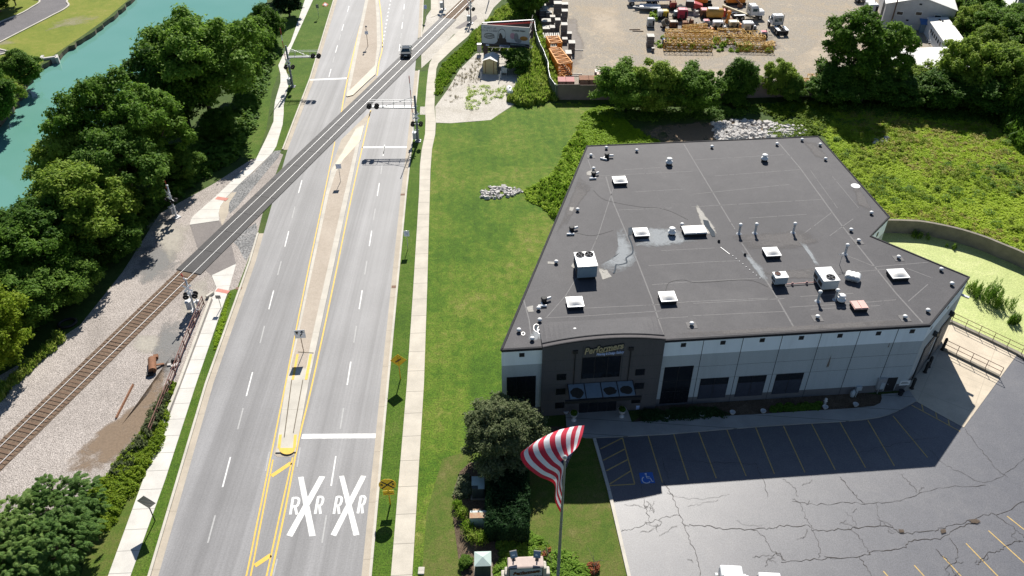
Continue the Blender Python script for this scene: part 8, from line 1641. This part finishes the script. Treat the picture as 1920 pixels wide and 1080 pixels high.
# ---------------- white sheds ----------------
M['ribwhite'] = None
def ribbed(name, c, axis=0, scale=2.6):
    m, nt, bs = new_mat(name); co = coords(nt); w_ = nt.nodes.new("ShaderNodeTexWave"); w_.bands_direction = 'XYZ'[axis]; w_.inputs['Scale'].default_value = scale; nt.links.new(co, w_.inputs[0])
    col = ramp(nt, w_.outputs[1], [(0.25, sc(c, 0.72)), (0.6, c)]); col = mixc(nt, 0.3, col, ramp(nt, noise_fac(nt, 0.7, 4, 0.6, co), [(0.3, (0.3, 0.3, 0.3)), (0.7, (0.7, 0.7, 0.7))]), 'OVERLAY'); nt.links.new(col, bs.inputs['Base Color']); bs.inputs['Roughness'].default_value = 0.6; bump(nt, bs, w_.outputs[1], 0.3, 0.05); return m
M['ribwhite'] = ribbed('ribbed_white_wall', (0.56, 0.56, 0.57)); M['ribroof'] = ribbed('ribbed_white_roof', (0.72, 0.71, 0.68), 0, 1.6); M['ribblue'] = ribbed('ribbed_bluegrey_wall', (0.20, 0.24, 0.27))
def gable(label, p, rz, W, D, eave, ridge, wallm, roofm, name, cat='building'):
    """gable end facing local -y, left lower corner at p"""
    t = thing(name, label, cat, (*p, 0), rz); b = MB(); b.box(0, W, 0, D, 0, eave); b.add([(0, 0, eave), (W, 0, eave), (W / 2, 0, ridge), (0, D, eave), (W, D, eave), (W / 2, D, ridge)], [(0, 1, 2), (3, 5, 4)]); b.build('wall', M[wallm], t)
    b = MB(); e = 0.25
    for s in (0, 1):
        xa = -e if s == 0 else W + e; za = eave - e * (ridge - eave) / (W / 2) + 0.04; q = [(xa, -e, za), (W / 2, -e, ridge + 0.04), (W / 2, D + e, ridge + 0.04), (xa, D + e, za)]; b.add(q + [(a, c, z + 0.12) for a, c, z in q], [(4, 5, 6, 7) if s == 0 else (7, 6, 5, 4), (0, 1, 5, 4) if s == 0 else (4, 5, 1, 0), (3, 0, 4, 7)])
    b.build('roof', M[roofm], t); return t
brz = math.atan2(162.6 - 166.45, 87.66 - 75.67)
bn = gable('big white ribbed barn with a gable end of small dark windows', (75.67, 166.45), brz, 13.0, 16, 4.6, 6.4, 'ribwhite', 'ribroof', 'barn')
for xx, z in ((2.9, 3.0), (6.4, 3.3), (10.0, 3.0)):
    b = MB(); b.box(xx - 0.65, xx + 0.65, -0.05, 0, z - 0.4, z + 0.4); o = b.build('window', M['white'], bn); b = MB(); b.box(xx - 0.55, xx + 0.55, -0.07, -0.05, z - 0.3, z + 0.3); b.build('pane', M['glass'], o)
b = MB(); b.box(4.4, 4.9, -0.06, 0, 1.6, 1.9); b.box(6.0, 6.5, -0.06, 0, 5.0, 5.3); b.build('vent', M['metal'], bn); b = MB(); b.tube([(1.9, -0.25, 0), (1.9, -0.25, 1.2), (9.8, -0.25, 1.2)], 0.05); b.build('pipe', M['galv'], bn)
b = MB(); b.box(-0.05, 0, 2.0, 5.6, 0.1, 3.6); b.build('side_door', M['metal'], bn)
# long white shed with blue awning
s2 = thing('long_shed', 'long narrow white shed with a blue awning over its end door', 'building', (83.0, 162.6, 0), R(-98.5)); b = MB(); b.box(0, 12.5, 0, 3.4, 0, 3.0); b.build('wall', M['trailwhite'], s2); b = MB(); b.add([(-0.2, -0.2, 3.0), (12.7, -0.2, 3.0), (12.7, 3.6, 3.3), (-0.2, 3.6, 3.3), (-0.2, -0.2, 3.12), (12.7, -0.2, 3.12), (12.7, 3.6, 3.42), (-0.2, 3.6, 3.42)], [(4, 5, 6, 7), (0, 1, 5, 4), (1, 2, 6, 5), (2, 3, 7, 6), (3, 0, 4, 7)]); b.build('roof', M['ribroof'], s2)
for xx in (1.6, 2.2, 1.4): b = MB(); b.lathe([(0.18, 0), (0.18, 0.3), (0, 0.34)], (xx, 1.0 + xx * 0.5, 3.15), 8); b.build('roof_vent', M['metal'], s2)
for k in range(6): b = MB(); b.box(3.4 + k * 1.35, 4.1 + k * 1.35, -0.04, 0, 1.5, 2.2); b.build('window', M['glass'], s2)
x, y = G(1733, 62); aw = thing('entrance_booth', 'small dark booth with a bright blue awning by the long shed', 'booth', (x, y, 0), R(-12)); b = MB(); b.box(-0.9, 0.9, 0, 1.4, 0, 2.0); b.build('wall', M['acdeep'], aw); b = MB(); b.obox((0, 0.4, 2.15), (2.6, 2.4, 0.08), 0, 0, 0, 0.18); b.build('awning', M['bluemetal'], aw)
x, y = G(1745, 82); st = thing('metal_stairs', 'white metal stairs with rails at the long shed', 'stairs', (x, y, 0), R(-10))
b = MB()
for k in range(5): b.box(-0.5, 0.5, k * 0.3, k * 0.3 + 0.28, 0.2 + k * 0.2, 0.26 + k * 0.2)
b.build('steps', M['white'], st)
for s in (-0.5, 0.5): b = MB(); b.bar((s, 0, 1.2), (s, 1.5, 2.2), 0.07); b.bar((s, 0, 0), (s, 0, 1.2), 0.07); b.bar((s, 1.5, 0), (s, 1.5, 2.2), 0.07); b.build('rail', M['white'], st)
# low white shed with ribbed roof
s3 = thing('low_shed', 'low white shed with a bright ribbed roof behind the yard wall', 'building', (68.7, 138.6, 0), R(4)); b = MB(); b.box(0, 14.2, 0, 8.8, 0, 2.7); b.add([(0, 0, 2.7), (0, 8.8, 2.7), (0, 6.2, 3.5), (14.2, 0, 2.7), (14.2, 8.8, 2.7), (14.2, 6.2, 3.5)], [(0, 2, 1), (3, 4, 5)]); b.build('wall', M['ribblue'], s3)
b = MB(); b.add([(-0.3, -0.4, 2.72), (14.5, -0.4, 2.72), (14.5, 6.2, 3.56), (-0.3, 6.2, 3.56), (14.5, 9.1, 2.72), (-0.3, 9.1, 2.72)], [(0, 1, 2, 3), (3, 2, 4, 5)]); o = b.build('roof', M['ribroof'], s3); md = o.modifiers.new('thick', 'SOLIDIFY'); md.thickness = 0.12
b = MB(); b.box(-0.05, 0, 3.0, 5.2, 0.1, 2.5); b.build('door', M['metal'], s3)
# far brown house and poles
s4 = thing('flat_house', 'low brown building with a flat pale roof in the upper right corner', 'building', (99.5, 166.3, 0), R(-3)); b = MB(); b.box(0, 6.0, 0, 7.0, 0, 3.2); b.build('wall', M['brownbox'], s4); b = MB(); b.box(-0.25, 6.25, -0.25, 7.25, 3.2, 3.4); b.build('roof', M['shedroof'], s4); b = MB(); b.box(1.2, 2.4, -0.05, 0, 1.2, 2.3); b.build('window', M['glass'], s4)
def pole(u, v, h, label, r=0.16, lean=0.0, arms=True, mat='tie', leany=0.0):
    x, y = G(u, v); t = thing('utility_pole', label, 'utility pole', (x, y, 0), 0, 'utility poles'); b = MB(); b.cyl((0, 0, -0.3), (lean * h, leany * h, h), r, r * 0.65, 10); b.build('pole', M[mat], t)
    if arms:
        b = MB(); b.bar((lean * h - 1.2, 0, h - 0.5), (lean * h + 1.2, 0, h - 0.5), 0.14); b.build('crossarm', M['tie'], t)
        b = MB(); b.lathe([(0.32, 0), (0.36, 0.1), (0.36, 0.9), (0.2, 1.0), (0, 1.02)], (lean * h + 0.5, -0.2, h - 2.2), 12); b.build('transformer', M['galv'], t); b = MB(); b.lathe([(0.28, 0), (0.3, 0.1), (0.3, 0.8), (0, 0.9)], (lean * h - 0.4, -0.25, h - 2.0), 12); b.build('transformer', M['galv'], t)
pole(1668, 53, 8.2, 'wooden utility pole with transformers in front of the barn'); pole(1795, 46, 8.5, 'dark leaning utility pole in the wood beside the barn', 0.18, 0.04, False, 'bbsteel')
x, y = G(1898, 50); t = thing('steel_tower', 'thick grey steel mast with lattice attachments in the upper right corner', 'tower', (x, y, 0)); b = MB(); b.cyl((0, 0, 0), (0, 0, 16), 0.75, 0.6, 16); b.build('mast', M['galv'], t); b = MB()
for z in (3, 5, 7, 9): b.bar((0.6, 0, z), (2.2, 0, z), 0.12); b.bar((2.2, 0, z), (0.6, 0, z + 1.8), 0.1); b.bar((2.2, 0, z), (2.2, 0, z + 2), 0.1)
b.build('lattice_bracket', M['galv'], t); b = MB(); b.bar((-1.3, 0.1, 0), (-0.9, 0.1, 10), 0.25); b.build('cable_duct', M['block'], t)
# vehicles by the barn
x, y = G(1640, 62); c_ = car((1640, 66), 'dark pickup car parked before the barn, partly behind the tallest trees', 'carblack', R(-5), 5.2, 1.95, 1.65)
engine_box(1634, 33, 2.0, 3.0, 2.6, 'white caged container against the side of the barn', 'trailwhite', wheels=False); engine_box(1616, 6, 3.0, 1.6, 1.5, 'grey vehicle at the upper border left of the barn', 'acblue')
x, y = G(1635, 42); b = MB(); rn = random.Random(9)
for k in range(12): b.obox((rn.uniform(-1.6, 1.6), rn.uniform(-0.9, 0.9), 0.3), (rn.uniform(0.3, 0.9), rn.uniform(0.3, 0.7), rn.uniform(0.3, 0.7)), rn.uniform(0, 3), k % 3, 0.2, 0.1, 0.8)
tag(b.build('scrap_heap', [M['white'], M['black'], M['acblue']], None, (x, y, 0), kind='stuff'), 'heap of mixed scrap beside the caged container', 'scrap')
